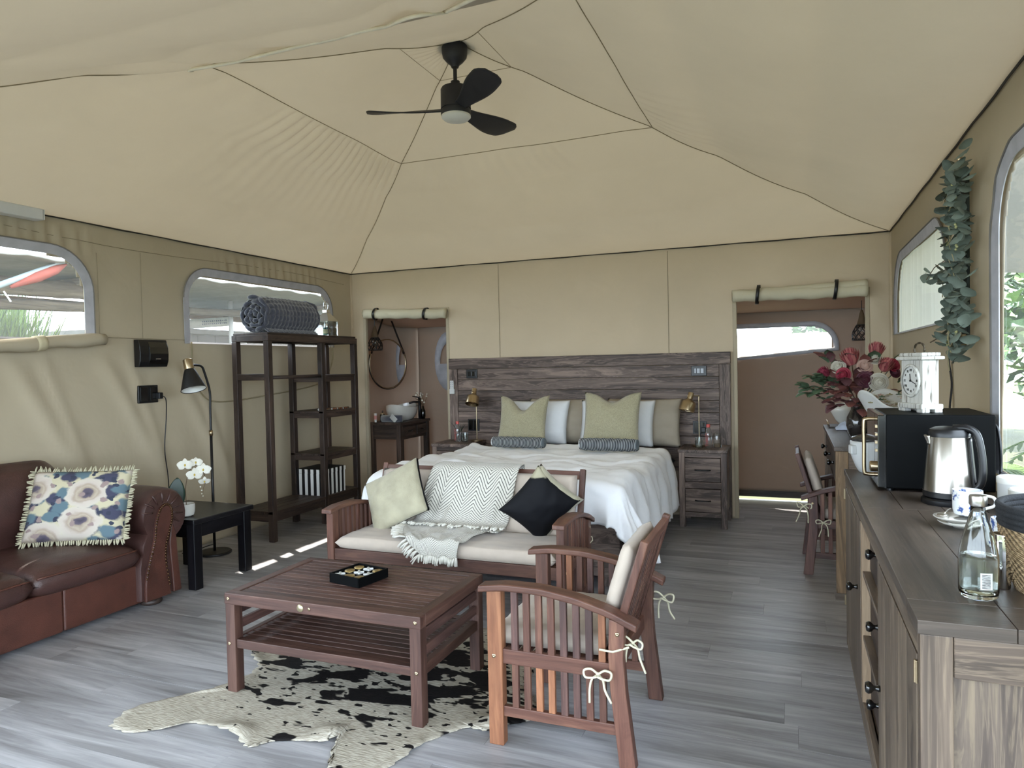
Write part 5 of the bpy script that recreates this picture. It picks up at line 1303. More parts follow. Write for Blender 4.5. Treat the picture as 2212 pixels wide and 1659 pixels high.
hide_out = [(-2.62, 2.03), (-2.50, 2.02), (-2.40, 2.08), (-2.30, 2.17), (-2.16, 2.15), (-2.02, 2.12), (-1.95, 2.10), (-1.90, 2.16), (-1.80, 2.20), (-1.70, 2.22), (-1.66, 2.26), (-1.61, 2.14), (-1.55, 2.07), (-1.42, 2.08), (-1.36, 2.20), (-1.32, 2.36), (-1.23, 2.50), (-1.13, 2.50), (-1.07, 2.56), (-1.01, 2.64), (-1.02, 2.78), (-1.12, 2.90), (-1.15, 3.10), (-1.12, 3.30), (-1.20, 3.46), (-1.42, 3.52), (-1.62, 3.48), (-1.85, 3.42), (-2.05, 3.35), (-2.22, 3.22), (-2.36, 3.04), (-2.52, 2.90), (-2.60, 2.86), (-2.55, 2.78), (-2.44, 2.70), (-2.42, 2.56), (-2.46, 2.42), (-2.56, 2.32), (-2.66, 2.16)]
HP = bez([(a, c, 0) for a, c in hide_out+hide_out[:1]], 240); hc = Vector((-1.80, 2.80, 0)); NP = len(HP); mb = MB(); rings = 26
for k in range(rings+1):
    s = k/rings
    for i, p in enumerate(HP):
        q_ = hc.lerp(p, s); e = smoothstep(.85, 1.0, s)
        z = .006+.002*fbm(q_.x*4, q_.y*4, 2.0)+e*.012*max(0, fbm(p.x*3.1, p.y*3.1, 7.0)*2.2)
        for gx, gy, gh, gw in ((-1.72, 2.30, .035, .06), (-1.13, 2.58, .035, .06), (-2.42, 2.22, .03, .07), (-2.07, 2.17, .03, .05), (-1.50, 2.30, .02, .09)):
            z += gh*math.exp(-((q_.x-gx)**2+(q_.y-gy)**2)/gw**2)*smoothstep(.7, .95, s)
        j = .008*math.sin(i*1.9)*e
        mb.v.append((q_.x+j, q_.y+j*.6, max(z, .005)))
for k in range(rings):
    for i in range(NP): mb.f.append((k*NP+i, k*NP+(i+1) % NP, (k+1)*NP+(i+1) % NP, (k+1)*NP+i)); mb.mi.append(0)
rug = mb.build('cowhide_rug', m, origin=(-1.80, 2.80, 0), smooth=True, solid=.004, offset=-1, weld=True); tag(rug, 'black and white spotted cowhide rug lying under the coffee table', 'rug')
# ================================================================== ceiling fan
FC = Vector((-1.925, 4.0, 0))
fan = thing('ceiling_fan', 'black three-blade ceiling fan with round white light hanging from the tent apex', 'fan', (FC.x, FC.y, 2.98))
def fl(prof, name, mat, **k): return MB().lathe(prof, FC, 36, **k).build(name, mat, fan, smooth=True, auto=.6)
fl([(.0, 3.462), (.116, 3.462), (.118, 3.456), (.114, 3.450), (.08, 3.446)], 'ceiling_plate', M['fan'])
fl([(.078, 3.452), (.080, 3.44), (.079, 3.40), (.074, 3.372), (.052, 3.345), (.028, 3.325), (.022, 3.31), (.0, 3.31)], 'canopy', M['fan'])
fl([(.012, 3.33), (.012, 3.20)], 'down_rod', M['fan'])
fl([(.0, 3.225), (.028, 3.225), (.03, 3.20), (.05, 3.195), (.085, 3.185), (.093, 3.172), (.094, 3.055), (.0, 3.055)], 'motor_housing', M['fan'])
fl([(.088, 3.058), (.088, 3.046), (.094, 3.043), (.094, 3.020), (.09, 3.012), (0, 3.012)], 'light_ring', M['fan'])
fl([(.091, 3.016), (.092, 3.004), (.075, 2.988), (.04, 2.982), (0, 2.981)], 'light_diffuser', M['opal'])
for an in (194, 314, 74):
    a = math.radians(an); d = Vector((math.cos(a), math.sin(a), 0)); e = Vector((-d.y, d.x, 0))
    def blade(u, v):
        # v along the blade, u across; wide rounded tip, twisted root
        s = .07+.50*v; w = .075+.105*smoothstep(0, .75, v); w *= (1-max(0, (v-.86)/.14)**2.6*.55)
        off = (u-.5); tw = math.radians(30-18*v)
        return FC+d*(s-.02*off*v)+e*(off*w*math.cos(tw)+.02*v)+Vector((0, 0, 3.052-off*w*math.sin(tw)-.008*v+.02*v*v))
    MB().grid(10, 22, blade).build('blade', M['fan'], fan, smooth=True, solid=.008, offset=0)

# ================================================================== sideboard
PB, PT_ = M['pine_board'], M['pine_top']
KX0, KX1, KY0, KY1, KH = .25, .785, 1.70, 3.92, .89
sb = thing('sideboard', 'long rustic pine sideboard with black knobs along the right wall', 'sideboard', (.52, 2.8, 0))
# top: breadboard ends + planks
for y0, y1 in ((KY0-.006, KY0+.14), (KY0+.14, 2.93)):
    for i in range(3):
        a = KX0-.006+(KX1-KX0+.006)/3*i; MB().box((a+.0006, y0+.0006, KH-.03), (a+(KX1-KX0+.006)/3-.0006, y1-.0006, KH)).build('top_board', PT_, sb, bevel=.0015)
for i in range(4):
    a = KX0-.006+(KX1-KX0+.006)/4*i; MB().box((a+.001, 2.931, KH-.03), (a+(KX1-KX0+.006)/4-.001, KY1+.006, KH)).build('top_board', PT_, sb, bevel=.002)
# end panel facing the camera
MB().box((KX0, KY0, 0), (KX0+.062, KY0+.03, KH-.031)).build('end_stile', PB, sb, bevel=.003)
MB().box((KX1-.062, KY0, 0), (KX1, KY0+.03, KH-.031)).build('end_stile', PB, sb, bevel=.003)
MB().box((KX0+.063, KY0, KH-.12), (KX1-.063, KY0+.028, KH-.031)).build('end_rail', PB, sb, bevel=.003)
MB().box((KX0+.063, KY0, .03), (KX1-.063, KY0+.028, .12)).build('end_rail', PB, sb, bevel=.003)
n = 3
for i in range(n):
    a = KX0+.06+(KX1-KX0-.12)/n*i; MB().box((a+.001, KY0+.012, .10), (a+(KX1-KX0-.12)/n-.001, KY0+.024, KH-.11)).build('end_plank', wood('end_plank_pine', '443a33', '5c5048', '80715f', rough=.5, lines=.6, contrast=1.2) if i == 0 else bpy.data.objects['end_plank'].data.materials[0], sb)
MB().box((KX0, KY1-.03, 0), (KX1, KY1, KH-.031)).build('far_end', PB, sb, bevel=.003)
MB().box((KX0+.03, KY0+.03, .06), (KX1-.02, KY1-.03, .08)).build('floor_board', PB, sb)
MB().box((KX1-.02, KY0+.03, .06), (KX1-.005, KY1-.03, KH-.03)).build('back_panel', PB, sb)
# front frame
MB().box((KX0, KY0+.032, KH-.085), (KX0+.024, KY1-.032, KH-.032)).build('front_rail', PB, sb, bevel=.002)
MB().box((KX0+.002, KY0+.032, 0), (KX0+.024, KY1-.032, .085)).build('front_rail', PB, sb, bevel=.002)
DY0, DY1 = 2.50, 3.06
PP = M['pine_pale']
for y0, y1 in ((DY0-.035, DY0), (DY1, DY1+.035)): MB().box((KX0, y0, .087), (KX0+.05, y1, KH-.087)).build('drawer_jamb', PP if y0 > 3 else PB, sb, bevel=.002)
def knob(p, parent):
    MB().lathe([(.010, 0), (.010, .006), (.0075, .012), (.008, .018), (.017, .026), (.019, .034), (.015, .042), (0, .044)], p, 18, axis=(-1, 0, 0)).build('knob', M['black_gloss'], parent, smooth=True)
for z0, z1, kz in ((.615, .80, .757), (.36, .60, .50), (.09, .345, .22)):
    d = MB().box((KX0+.030, DY0+.003, z0+.004), (KX0+.05, DY1-.003, z1-.004)).build('drawer', M['pine_dark'], sb, bevel=.004)
    knob((KX0+.030, 2.75, kz), d)
    MB().box((KX0+.004, DY0, z1-.006), (KX0+.05, DY1, z1+.012)).build('drawer_rail', PB, sb, bevel=.002)
for y0, y1, ky, kz, hy in ((KY0+.034, DY0-.037, 2.425, .42, KY0+.02), (DY1+.037, KY1-.034, 3.22, .50, KY1-.02)):
    d = MB().box((KX0+.010, y0+.003, .088), (KX0+.024, y1-.003, KH-.088)).build('door', PB, sb)
    n = 5
    for i in range(n):
        a = y0+.003+(y1-y0-.006)/n*i; MB().box((KX0-.002, a+.0008, .089), (KX0+.011, a+(y1-y0-.006)/n-.0008, KH-.089)).build('door_plank', PB, d, bevel=.0015)
    knob((KX0-.002, ky, kz), d)
    for z in (.74, .20):
        MB().box((KX0-.005, hy+.003, z), (KX0-.001, hy+.014, z+.05)).build('hinge', M['brass'], d, bevel=.001)
        MB().tube([(KX0-.005, hy+.012, z), (KX0-.005, hy+.012, z+.05)], .003, 8).build('hinge_pin', M['brass'], d)

# ================================================================== desk
QX0, QX1, QY0, QY1, QH = .25, .785, 4.74, 6.30, .91
desk = thing('desk', 'dark wooden writing desk with drawers against the right wall', 'desk', (.52, 5.5, 0))
for i in range(4):
    a = QX0-.01+(QX1-QX0+.01)/4*i; MB().box((a+.0008, QY0-.012, QH-.028), (a+(QX1-QX0+.01)/4-.0008, QY1+.012, QH)).build('top_board', PT_, desk, bevel=.002)
for x in (QX0, QX1-.07):
    for y_ in (QY0, QY1-.07): MB().box((x, y_, 0), (x+.07, y_+.07, QH-.029)).build('leg', wood('worn_leg_pine', '4a3c2f', '6d5942', '96795a', rough=.55, lines=.5) if (x == QX0 and y_ == QY0) else PB, desk, bevel=.004)
MB().box((QX0+.07, QY0+.01, QH-.15), (QX1-.07, QY0+.035, QH-.03)).build('apron', PB, desk)
MB().box((QX0+.07, QY1-.035, QH-.25), (QX1-.07, QY1-.01, QH-.03)).build('apron', PB, desk)
MB().box((QX1-.05, QY0+.07, QH-.25), (QX1-.03, QY1-.07, QH-.03)).build('apron', PB, desk)
MB().box((QX0+.02, QY0+.07, QH-.28), (QX0+.05, QY1-.07, QH-.25)).build('drawer_rail', PD, desk)
for i in range(3):
    y0 = QY0+.075+(QY1-QY0-.15)/3*i; y1 = y0+(QY1-QY0-.15)/3-.012
    d = MB().box((QX0+.005, y0, QH-.245), (QX0+.03, y1, QH-.036)).build('drawer', PD, desk, bevel=.003)
    knob((QX0+.005, (y0+y1)/2, QH-.14), d)

# ------------------------------------------------------------------ on the desk
tr = thing('brass_tray', 'small dark tray with brass handle at the far end of the desk', 'tray', (.40, 6.12, QH))
MB().box((.27, 5.98, QH), (.56, 6.26, QH+.012)).build('tray_base', M['pine_dark'], tr, bevel=.003)
MB().tube(bez([(.275, 6.02, QH+.01), (.262, 6.02, QH+.045), (.262, 6.12, QH+.048), (.262, 6.22, QH+.045), (.275, 6.22, QH+.01)], 20), .005, 8).build('handle', M['brass'], tr, smooth=True)
bo = thing('white_bowl', 'tilted pale grey bowl on the desk tray', 'bowl', (.385, 6.12, QH+.014))
MB().lathe([(.03, 0), (.035, .006), (.06, .045), (.085, .11), (.094, .155), (.090, .155), (.08, .11), (.055, .05), (0, .02)], (.385, 6.13, QH+.022), 30, axis=(-.12, -.10, 1)).build('bowl_body', M['ceramic'], bo, smooth=True)
na = thing('blue_napkin', 'crumpled pale blue napkin beside the bouquet vase', 'napkin', (.39, 5.86, QH))
MB().grid(18, 18, lambda u, v: (.31+.15*u, 5.80+.14*v, QH+.004+.05*math.sin(PI*u)*math.sin(PI*v)*(1+.5*fbm(u*4, v*4, 3.0))+.012*abs(fbm(u*7, v*7, 1.0)))).build('cloth', plain('pale_blue_cloth', 'b9c4d8', .9), na, smooth=True, solid=.003)
VP_ = Vector((.43, 5.45, QH))
bq = thing('flower_bouquet', 'large bouquet of proteas and roses in a dark glass vase on the desk', 'flowers', VP_)
MB().lathe([(.045, 0), (.06, .01), (.075, .07), (.07, .13), (.045, .18), (.04, .22), (.05, .25)], VP_, 26).build('vase', plain('smoked_glass', '2a2624', .08, coat=.5), bq, smooth=True)
def rose(c, r_, mat, face, seed, n=5):
    c = Vector(c); f = Vector(face).normalized(); a = f.cross(Vector((0, 0, 1))).normalized(); b_ = a.cross(f)*-1; rr_ = random.Random(seed); mb = MB()
    for L_ in range(4):
        rad = r_*(.28+.24*L_); k = 3+L_
        for i in range(k):
            an = 2*PI*(i+L_*.37)/k; 
            def pf(u, v, an=an, rad=rad, L_=L_):
                t = an+(u-.5)*2.6*PI/k*1.1; rr2 = rad*(.55+.5*v+.10*v*v*(L_/3)); h = r_*(1.05-.28*L_)*v*(1-.18*abs(2*u-1)**3)-r_*.35
                return c+(a*math.cos(t)+b_*math.sin(t))*rr2+f*h
            mb.grid(5, 4, pf)
    mb.ball(c+f*r_*.30, r_*.34, 8, 6); mb.ball(c-f*r_*.1, r_*.6, 8, 6)
    fl_ = mb.build('rose', mat, bq, smooth=True, solid=.0015)
    MB().tube([c-f*r_*.3, c.lerp(VP_+Vector((0, 0, .25)), .5)+Vector((0, 0, -.02)), VP_+Vector((0, 0, .22))], .003, 5).build('stalk', M['leaf_dark'], fl_)
def protea(c, r_, axis, mats, rows=5, k=16, spread=1.0):
    c = Vector(c); ax = Vector(axis).normalized(); a = ax.cross(Vector((.3, .2, 1))).normalized(); b_ = ax.cross(a); mb = MB()
    for L_ in range(rows):
        f0 = L_/(rows-1)
        for i in range(k):
            an = 2*PI*(i+.5*(L_ % 2))/k; d = a*math.cos(an)+b_*math.sin(an); e = ax.cross(d)
            rad = r_*(.95-.55*f0)*spread; len_ = r_*(1.2+.25*f0)
            def pf(u, v, d=d, e=e, rad=rad, len_=len_, f0=f0):
                w = r_*.30*math.sin(PI*min(1, .18+.80*v))
                return c+d*(rad*(.45+.9*v-.35*v*v))+e*(u-.5)*w+ax*(len_*v-r_*.5+.15*r_*f0)
            mb.grid(2, 5, pf, m=(L_+i) % 2)
    mb.ball(c+ax*r_*.25, (r_*.5, r_*.5, r_*.6), 10, 8, m=1)
    p = mb.build('protea', mats, bq, smooth=True)
    MB().tube([c-ax*r_*.4, VP_+Vector((0, 0, .22))], .004, 5).build('stalk', M['twig'], p)
pc = [plain('protea_pink', '9a4a50', .7, var=.25), plain('protea_rose', 'b8706c', .7, var=.2)]
pd = [plain('pin_pink', 'a8455c', .7, var=.2), plain('pin_red', '8c3348', .7, var=.2)]
protea((.385, 5.40, 1.445), .072, (-.25, -.35, 1), pc); protea((.545, 5.45, 1.495), .062, (.2, -.2, 1), pc); protea((.595, 5.38, 1.39), .058, (.3, -.6, .8), pc); protea((.22, 5.40, 1.345), .046, (-.5, -.6, .5), pd, rows=6, k=14, spread=1.1)
rw = plain('rose_white', 'b9b4a6', .7, var=.05); rp_ = plain('rose_peach', 'b5968a', .7, var=.05); rc_ = plain('rose_crimson', '8e2238', .6, var=.2); rm_ = plain('rose_maroon', '51202f', .6, var=.2)
for i, (p, r_, mm, fc) in enumerate((((.305, 5.38, 1.395), .045, rw, (-.3, -1, .4)), ((.47, 5.36, 1.395), .046, rp_, (.1, -1, .4)), ((.333, 5.34, 1.34), .044, rc_, (-.3, -1, .1)), ((.47, 5.33, 1.305), .052, rm_, (0, -1, .1)), ((.55, 5.32, 1.285), .056, rw, (.1, -1, 0)), ((.535, 5.40, 1.45), .045, rw, (.1, -.8, .6)), ((.655, 5.42, 1.40), .042, rc_, (.5, -.8, .3)), ((.665, 5.44, 1.35), .036, rm_, (.5, -.8, .3)))): rose(p, r_, mm, fc, i)
r = random.Random(21); leafm = None
lm_ = [M['leaf'], M['leaf'], plain('mauve_leaf', '5e3a3c', .6, var=.25), plain('rust_leaf', '7a4a44', .6, var=.25)]
protos = {}
for i in range(120):
    an = r.uniform(0, 2*PI); rad = r.uniform(.10, .25); z = r.uniform(1.14, 1.46)
    if i < 34: p = Vector((r.uniform(.10, .30), 5.40+r.uniform(-.06, .06), r.uniform(1.20, 1.33))); mm = 0
    elif i < 70: p = Vector((r.uniform(.27, .46), 5.36+r.uniform(-.05, .05), r.uniform(1.10, 1.30))); mm = 2+i % 2
    else: p = Vector((.44+rad*math.cos(an), 5.46+.4*rad*math.sin(an), z)); mm = (0, 2, 3)[i % 3]
    if mm not in protos:
        protos[mm] = MB().grid(4, 6, lambda u, v: ((u-.5)*.05*math.sin(PI*min(1, .06+.9*v)), .012*math.sin(PI*v)-.02*(u-.5)**2, .075*v)).build('leaf', lm_[mm], bq, smooth=True, local=True)
        o = protos[mm]; o.location = p-VP_
    else: o = inst(protos[mm], 'leaf', p-VP_, bq)
    d = (p-Vector((.43, 5.46, 1.15))).normalized()+Vector((r.uniform(-.5, .5), r.uniform(-.9, -.2), r.uniform(-.6, .4))); o.rotation_euler = d.to_track_quat('Z', 'Y').to_euler(); s_ = r.uniform(1.0, 1.7); o.scale = (s_, s_, s_)
wr = thing('wrapped_posy', 'dried posy wrapped in white paper behind the microwave', 'flowers', (.56, 4.98, QH))
wp = Vector((.56, 4.98, QH))
def paper(u, v):
    a = 2*PI*u; rad = .03+.115*v**1.2; dip = .07*max(0, math.cos(a+.6))*v+.03*math.sin(3*a)*v
    return wp+Vector((rad*math.cos(a)*1.15, rad*math.sin(a), .01+.30*v-dip+.0))
MB().grid(48, 14, paper).build('paper_wrap', M['paper'], wr, smooth=True, solid=.002)
r = random.Random(31)
for i in range(26):
    p = wp+Vector((r.uniform(-.10, .08), r.uniform(-.09, .03), .25+r.uniform(-.02, .06)))
    mb = MB()
    for k in range(6): a = 2*PI*k/6; mb.ball(p+Vector((.010*math.cos(a), .010*math.sin(a), 0)), (.008, .008, .004), 6, 4)
    mb.ball(p+Vector((0, 0, .004)), .006, 6, 4); mb.build('dried_bloom', (M['twig_pale'], rw, M['leaf'], rp_)[i % 4], wr, smooth=True)

# ------------------------------------------------------------------ on the sideboard
mw = thing('microwave', 'black microwave oven with brass handle on the sideboard', 'microwave', (.545, 3.52, KH))
X0, X1, Y0, Y1, Z0, Z1 = .335, .755, 3.30, 3.74, KH+.012, 1.212
MB().box((X0+.03, Y0, Z0), (X1, Y1, Z1)).build('casing', M['black_satin'], mw, bevel=.006, seg=3)
MB().box((X0, Y0+.002, Z0+.002), (X0+.029, Y0+.12, Z1-.002)).build('control_panel', M['black_gloss'], mw, bevel=.004)
MB().box((X0, Y0+.122, Z0+.002), (X0+.029, Y1-.002, Z1-.002)).build('door', M['black_gloss'], mw, bevel=.004)
MB().tube(bez([(X0+.004, 3.435, Z1-.028), (X0-.030, 3.435, Z1-.030), (X0-.040, 3.435, Z1-.045), (X0-.040, 3.435, 1.06), (X0-.040, 3.435, Z0+.055), (X0-.030, 3.435, Z0+.04), (X0+.004, 3.435, Z0+.038)], 44), .0085, 12).build('handle', M['brass'], mw, smooth=True)
MB().lathe([(.022, 0), (.022, .022), (.018, .026), (0, .026)], (X0, 3.36, Z0+.085), 22, axis=(-1, 0, 0)).build('dial_knob', M['brass'], mw, smooth=True, auto=.5)
for i in range(4): MB().box((X0-.005, 3.345, 1.05+.034*i), (X0+.002, 3.375, 1.062+.034*i)).build('button', M['brass'], mw, bevel=.001)
MB().box((X0+.025, Y0-.001, Z0+.001), (X0+.031, Y0+.002, Z1-.001)).build('seam_strip', M['black_gloss'], mw)
for x in (X0+.05, X1-.04):
    for y_ in (Y0+.04, Y1-.04): MB().lathe([(.014, 0), (.014, .013)], (x, y_, KH), 12).build('foot', M['blackplastic'], mw)
MB().tube(bez([(X1-.005, 3.40, 1.17), (X1+.02, 3.38, 1.16), (X1+.028, 3.36, 1.08), (X1+.03, 3.36, .98), (X1+.02, 3.32, .90)], 24), .006, 8).build('cord', M['blackplastic'], mw, smooth=True)
# mantel clock on the microwave
ck = thing('mantel_clock', 'distressed white mantel clock with round dial on the microwave', 'clock', (.52, 3.50, Z1), math.atan2(-.366, -.93)+PI/2)
ORG[ck.name] = Vector((0, 0, 0)); CL = dict(parent=ck, local=True)   # local: face towards -y
m, nt, b = nmat('distressed_white'); tc = N(nt, 'ShaderNodeTexCoord'); mp = N(nt, 'ShaderNodeMapping'); mp.inputs['Scale'].default_value = (90, 90, 9); LK(nt, tc.outputs['Object'], mp.inputs[0])
nz = N(nt, 'ShaderNodeTexNoise', i_Scale=1.0, i_Detail=5.0); LK(nt, mp.outputs[0], nz.inputs[0]); rp2 = ramp(nt, [(.33, lin('6b645a')), (.42, lin('b5b3ac')), (.6, lin('c2c1bb'))]); LK(nt, nz.outputs[0], rp2.inputs[0]); LK(nt, rp2.outputs[0], b.inputs['Base Color']); b.inputs['Roughness'].default_value = .6
CWm = m
w_, d_ = .164, .070
MB().box((-w_/2, -d_/2, .035), (w_/2, d_/2, .225)).build('case', CWm, bevel=.004, **CL)
MB().box((-w_/2-.018, -d_/2-.016, .225), (w_/2+.018, d_/2+.016, .240)).build('cornice', CWm, bevel=.005, seg=3, **CL)
MB().box((-w_/2-.006, -d_/2-.006, .240), (w_/2+.006, d_/2+.006, .256)).build('cornice', CWm, bevel=.005, seg=3, **CL)
MB().box((-w_/2-.012, -d_/2-.012, .014), (w_/2+.012, d_/2+.012, .037)).build('plinth', CWm, bevel=.005, seg=3, **CL)
for x in (-1, 1):
    for y_ in (-1, 1): MB().box((x*(w_/2-.012)-.024, y_*(d_/2-.008)-.016, 0), (x*(w_/2-.012)+.024, y_*(d_/2-.008)+.016, .016)).build('foot', CWm, bevel=.003, **CL)
cz = .135
MB().lathe([(.060, -.002), (.071, -.002), (.073, .006), (.067, .012), (.061, .010)], (0, -d_/2, cz), 40, axis=(0, -1, 0), cap=False).build('bezel', CWm, smooth=True, **CL)
MB().lathe([(0, 0), (.061, 0), (.061, .003), (0, .003)], (0, -d_/2, cz), 36, axis=(0, -1, 0)).build('dial', M['paper'], **CL)
ink = plain('clock_ink', '1b1a1c', .6)
for i, s_ in enumerate(('XII', 'I', 'II', 'III', 'IV', 'V', 'VI', 'VII', 'VIII', 'IX', 'X', 'XI')):
    a = PI/2-2*PI*i/12; text(ck, s_, (.046*math.cos(a), -d_/2-.0045, cz+.046*math.sin(a)), (PI/2, 0, 0), .0155, ink, 'numeral')
for an, L_, w2 in ((PI/2+.15, .030, .004), (PI/2-1.9, .044, .003)):
    MB().beam((0, -d_/2-.006, cz), (L_*math.cos(an), -d_/2-.006, cz+L_*math.sin(an)), w2, .0012, up=(0, 1, 0)).build('hand', ink, **CL)
MB().lathe([(0, 0), (.005, 0), (.005, .003), (0, .004)], (0, -d_/2-.005, cz), 12, axis=(0, -1, 0)).build('hand_boss', ink, **CL)
MB().tube(bez([(-.035, 0, .256), (-.038, 0, .272), (-.026, 0, .292), (0, 0, .298), (.026, 0, .292), (.038, 0, .272), (.035, 0, .256)], 30), [.003+.002*abs(math.sin(i*.45)) for i in range(len(bez([(0, 0, 0)]*7, 30)))], 8).build('handle', plain('old_bronze', '4a4236', .4, .7), smooth=True, **CL)
# kettle
KT = Vector((.555, 3.09, KH))
kt = thing('electric_kettle', 'stainless steel electric kettle with black handle in front of the microwave', 'kettle', KT)
MB().lathe([(.0, 0), (.092, 0), (.094, .006), (.094, .018), (.086, .024), (0, .024)], KT, 36).build('power_base', M['blackplastic'], kt, smooth=True, auto=.5)
MB().lathe([(.084, .025), (.088, .03), (.088, .05), (.0, .05)], KT, 36).build('lower_band', M['blackplastic'], kt, smooth=True, auto=.5)
MB().lathe([(.087, .05), (.0865, .055), (.069, .255), (.066, .262), (0, .262)], KT, 48).build('steel_body', plain('brushed_steel', '98938a', .25, 1.0, var=.08, nscale=4), kt, smooth=True, auto=.6)
MB().lathe([(.070, .256), (.070, .272), (.064, .284), (.045, .292), (.0, .294)], KT, 36).build('lid', M['blackplastic'], kt, smooth=True, auto=.6)
hp = bez([KT+Vector(p) for p in ((.01, -.02, .288), (.05, -.035, .290), (.080, -.045, .268), (.094, -.050, .20), (.098, -.052, .13), (.092, -.048, .085), (.075, -.04, .065))], 40)
mb = MB()
hv = []
for i, p in enumerate(hp):
    t = (hp[min(i+1, len(hp)-1)]-hp[max(i-1, 0)]).normalized(); sd = Vector((.28, 1, 0)).normalized(); o_ = t.cross(sd).normalized()
    w2, h2 = .017, .014
    for k in range(12): a = 2*PI*k/12; hv.append(p+sd*w2*math.cos(a)+o_*h2*math.sin(a))
nf = [(i*12+k, i*12+(k+1) % 12, (i+1)*12+(k+1) % 12, (i+1)*12+k) for i in range(len(hp)-1) for k in range(12)]
mb.add(hv, nf+[tuple(range(12)), tuple(range((len(hp)-1)*12, len(hp)*12))]); mb.build('handle', M['blackplastic'], kt, smooth=True)
MB().grid(10, 14, lambda u, v: KT+Vector((math.cos(-.62+.62*u)*(.0885-.018*v), math.sin(-.62+.62*u)*(.0885-.018*v), .05+.205*v))).build('handle_spine', M['blackplastic'], kt, smooth=True, solid=.006)
MB().lathe([(.010, 0), (.010, .005), (0, .006)], KT+Vector((.085, -.045, .262)), 14, axis=(.5, -.6, .6)).build('lid_button', M['blackplastic'], kt, smooth=True)
MB().grid(6, 6, lambda u, v: KT+Vector((math.cos(PI+.35-.7*u)*(.071+.012*v*math.sin(PI*u)), math.sin(PI+.35-.7*u)*(.071+.012*v*math.sin(PI*u)), .225+.035*v))).build('spout', M['steel'], kt, smooth=True, solid=.002)
MB().tube(bez([KT+Vector(p) for p in ((.09, .0, .012), (.13, -.05, .006), (.16, -.12, .006), (.20, -.10, .006), (.225, .05, .006))], 24), .004, 6).build('cord', M['blackplastic'], kt, smooth=True)
# white appliance behind the microwave
wa = thing('rice_cooker', 'small white cooker with dark lid at the far end of the sideboard', 'cooker', (.375, 3.83, KH))
MB().lathe([(.065, 0), (.07, .004), (.085, .03), (.105, .085), (.108, .15), (.103, .155), (0, .155)], (.375, 3.845, KH), 32).build('cooker_body', M['whiteplastic'], wa, smooth=True, auto=.6)
MB().lathe([(.104, .156), (.10, .172), (.06, .185), (0, .188)], (.375, 3.845, KH), 32).build('lid', plain('smoked_lid', '2b2a2a', .12), wa, smooth=True)
MB().cbox((.277, 3.80, KH+.115), (.03, .05, .045), (0, 0, .2)).build('side_handle', M['whiteplastic'], wa, bevel=.006)
# cups, saucers
m, nt, b = nmat('blue_white_china'); tc = N(nt, 'ShaderNodeTexCoord'); vo = N(nt, 'ShaderNodeTexNoise', i_Scale=42.0, i_Detail=4.0, i_Roughness=.7); LK(nt, tc.outputs['Object'], vo.inputs[0]); n2 = N(nt, 'ShaderNodeTexNoise', i_Scale=14.0); LK(nt, tc.outputs['Object'], n2.inputs[0])
rr_ = ramp(nt, [(.56, lin('dfe2e4')), (.60, lin('35508e'))]); LK(nt, math_(nt, 'MULTIPLY_ADD', n2.outputs[0], .5, math_(nt, 'MULTIPLY', vo.outputs[0], .6)), rr_.inputs[0]); LK(nt, rr_.outputs[0], b.inputs['Base Color']); b.inputs['Roughness'].default_value = .12; b.inputs['Coat Weight'].default_value = .5
M['china'] = m
def saucer(p, r_, label):
    t = MB().lathe([(r_*.45, 0), (r_*.5, .004), (r_*.9, .012), (r_, .018), (r_*.97, .020), (r_*.5, .008), (0, .007)], p, 32).build('saucer', M['ceramic'], smooth=True, origin=p); return tag(t, label, 'saucer')
def mug(p, r_, h_, label, han):
    t = thing('china_cup', label, 'cup', p); P = Vector(p)
    MB().lathe([(r_*.8, 0), (r_*.9, .003), (r_*.97, .02), (r_, h_), (r_*.94, h_), (r_*.9, .02), (0, .008)], P, 32).build('cup_body', M['china'], t, smooth=True, auto=.7)
    hx = Vector(han).normalized()
    MB().tube(bez([P+hx*r_*.95+Vector((0, 0, h_*.82)), P+hx*(r_+.028)+Vector((0, 0, h_*.75)), P+hx*(r_+.030)+Vector((0, 0, h_*.45)), P+hx*r_*.92+Vector((0, 0, h_*.25))], 20), .005, 8).build('handle', M['ceramic'], t, smooth=True)
saucer((.52, 2.67, KH), .075, 'white saucer under the near blue and white cup')
saucer((.50, 2.655, KH+.018), .070, 'white saucer stacked on another saucer below the spoon')
mug((.535, 2.69, KH+.038), .044, .082, 'blue and white cup on saucers behind the glass bottle', (1, -.3, 0))
mug((.575, 2.42, KH), .036, .085, 'small blue and white cup between bottle and basket', (1, .2, 0))
ts = thing('teaspoon', 'steel teaspoon resting on the stacked saucers', 'spoon', (.47, 2.64, KH+.037))
MB().ball((.455, 2.64, KH+.043), (.016, .022, .004), 12, 8).build('bowl', M['steel'], ts, smooth=True)
MB().tube([(.462, 2.655, KH+.044), (.48, 2.70, KH+.047), (.495, 2.735, KH+.046)], .0025, 6).build('handle', M['steel'], ts, smooth=True)
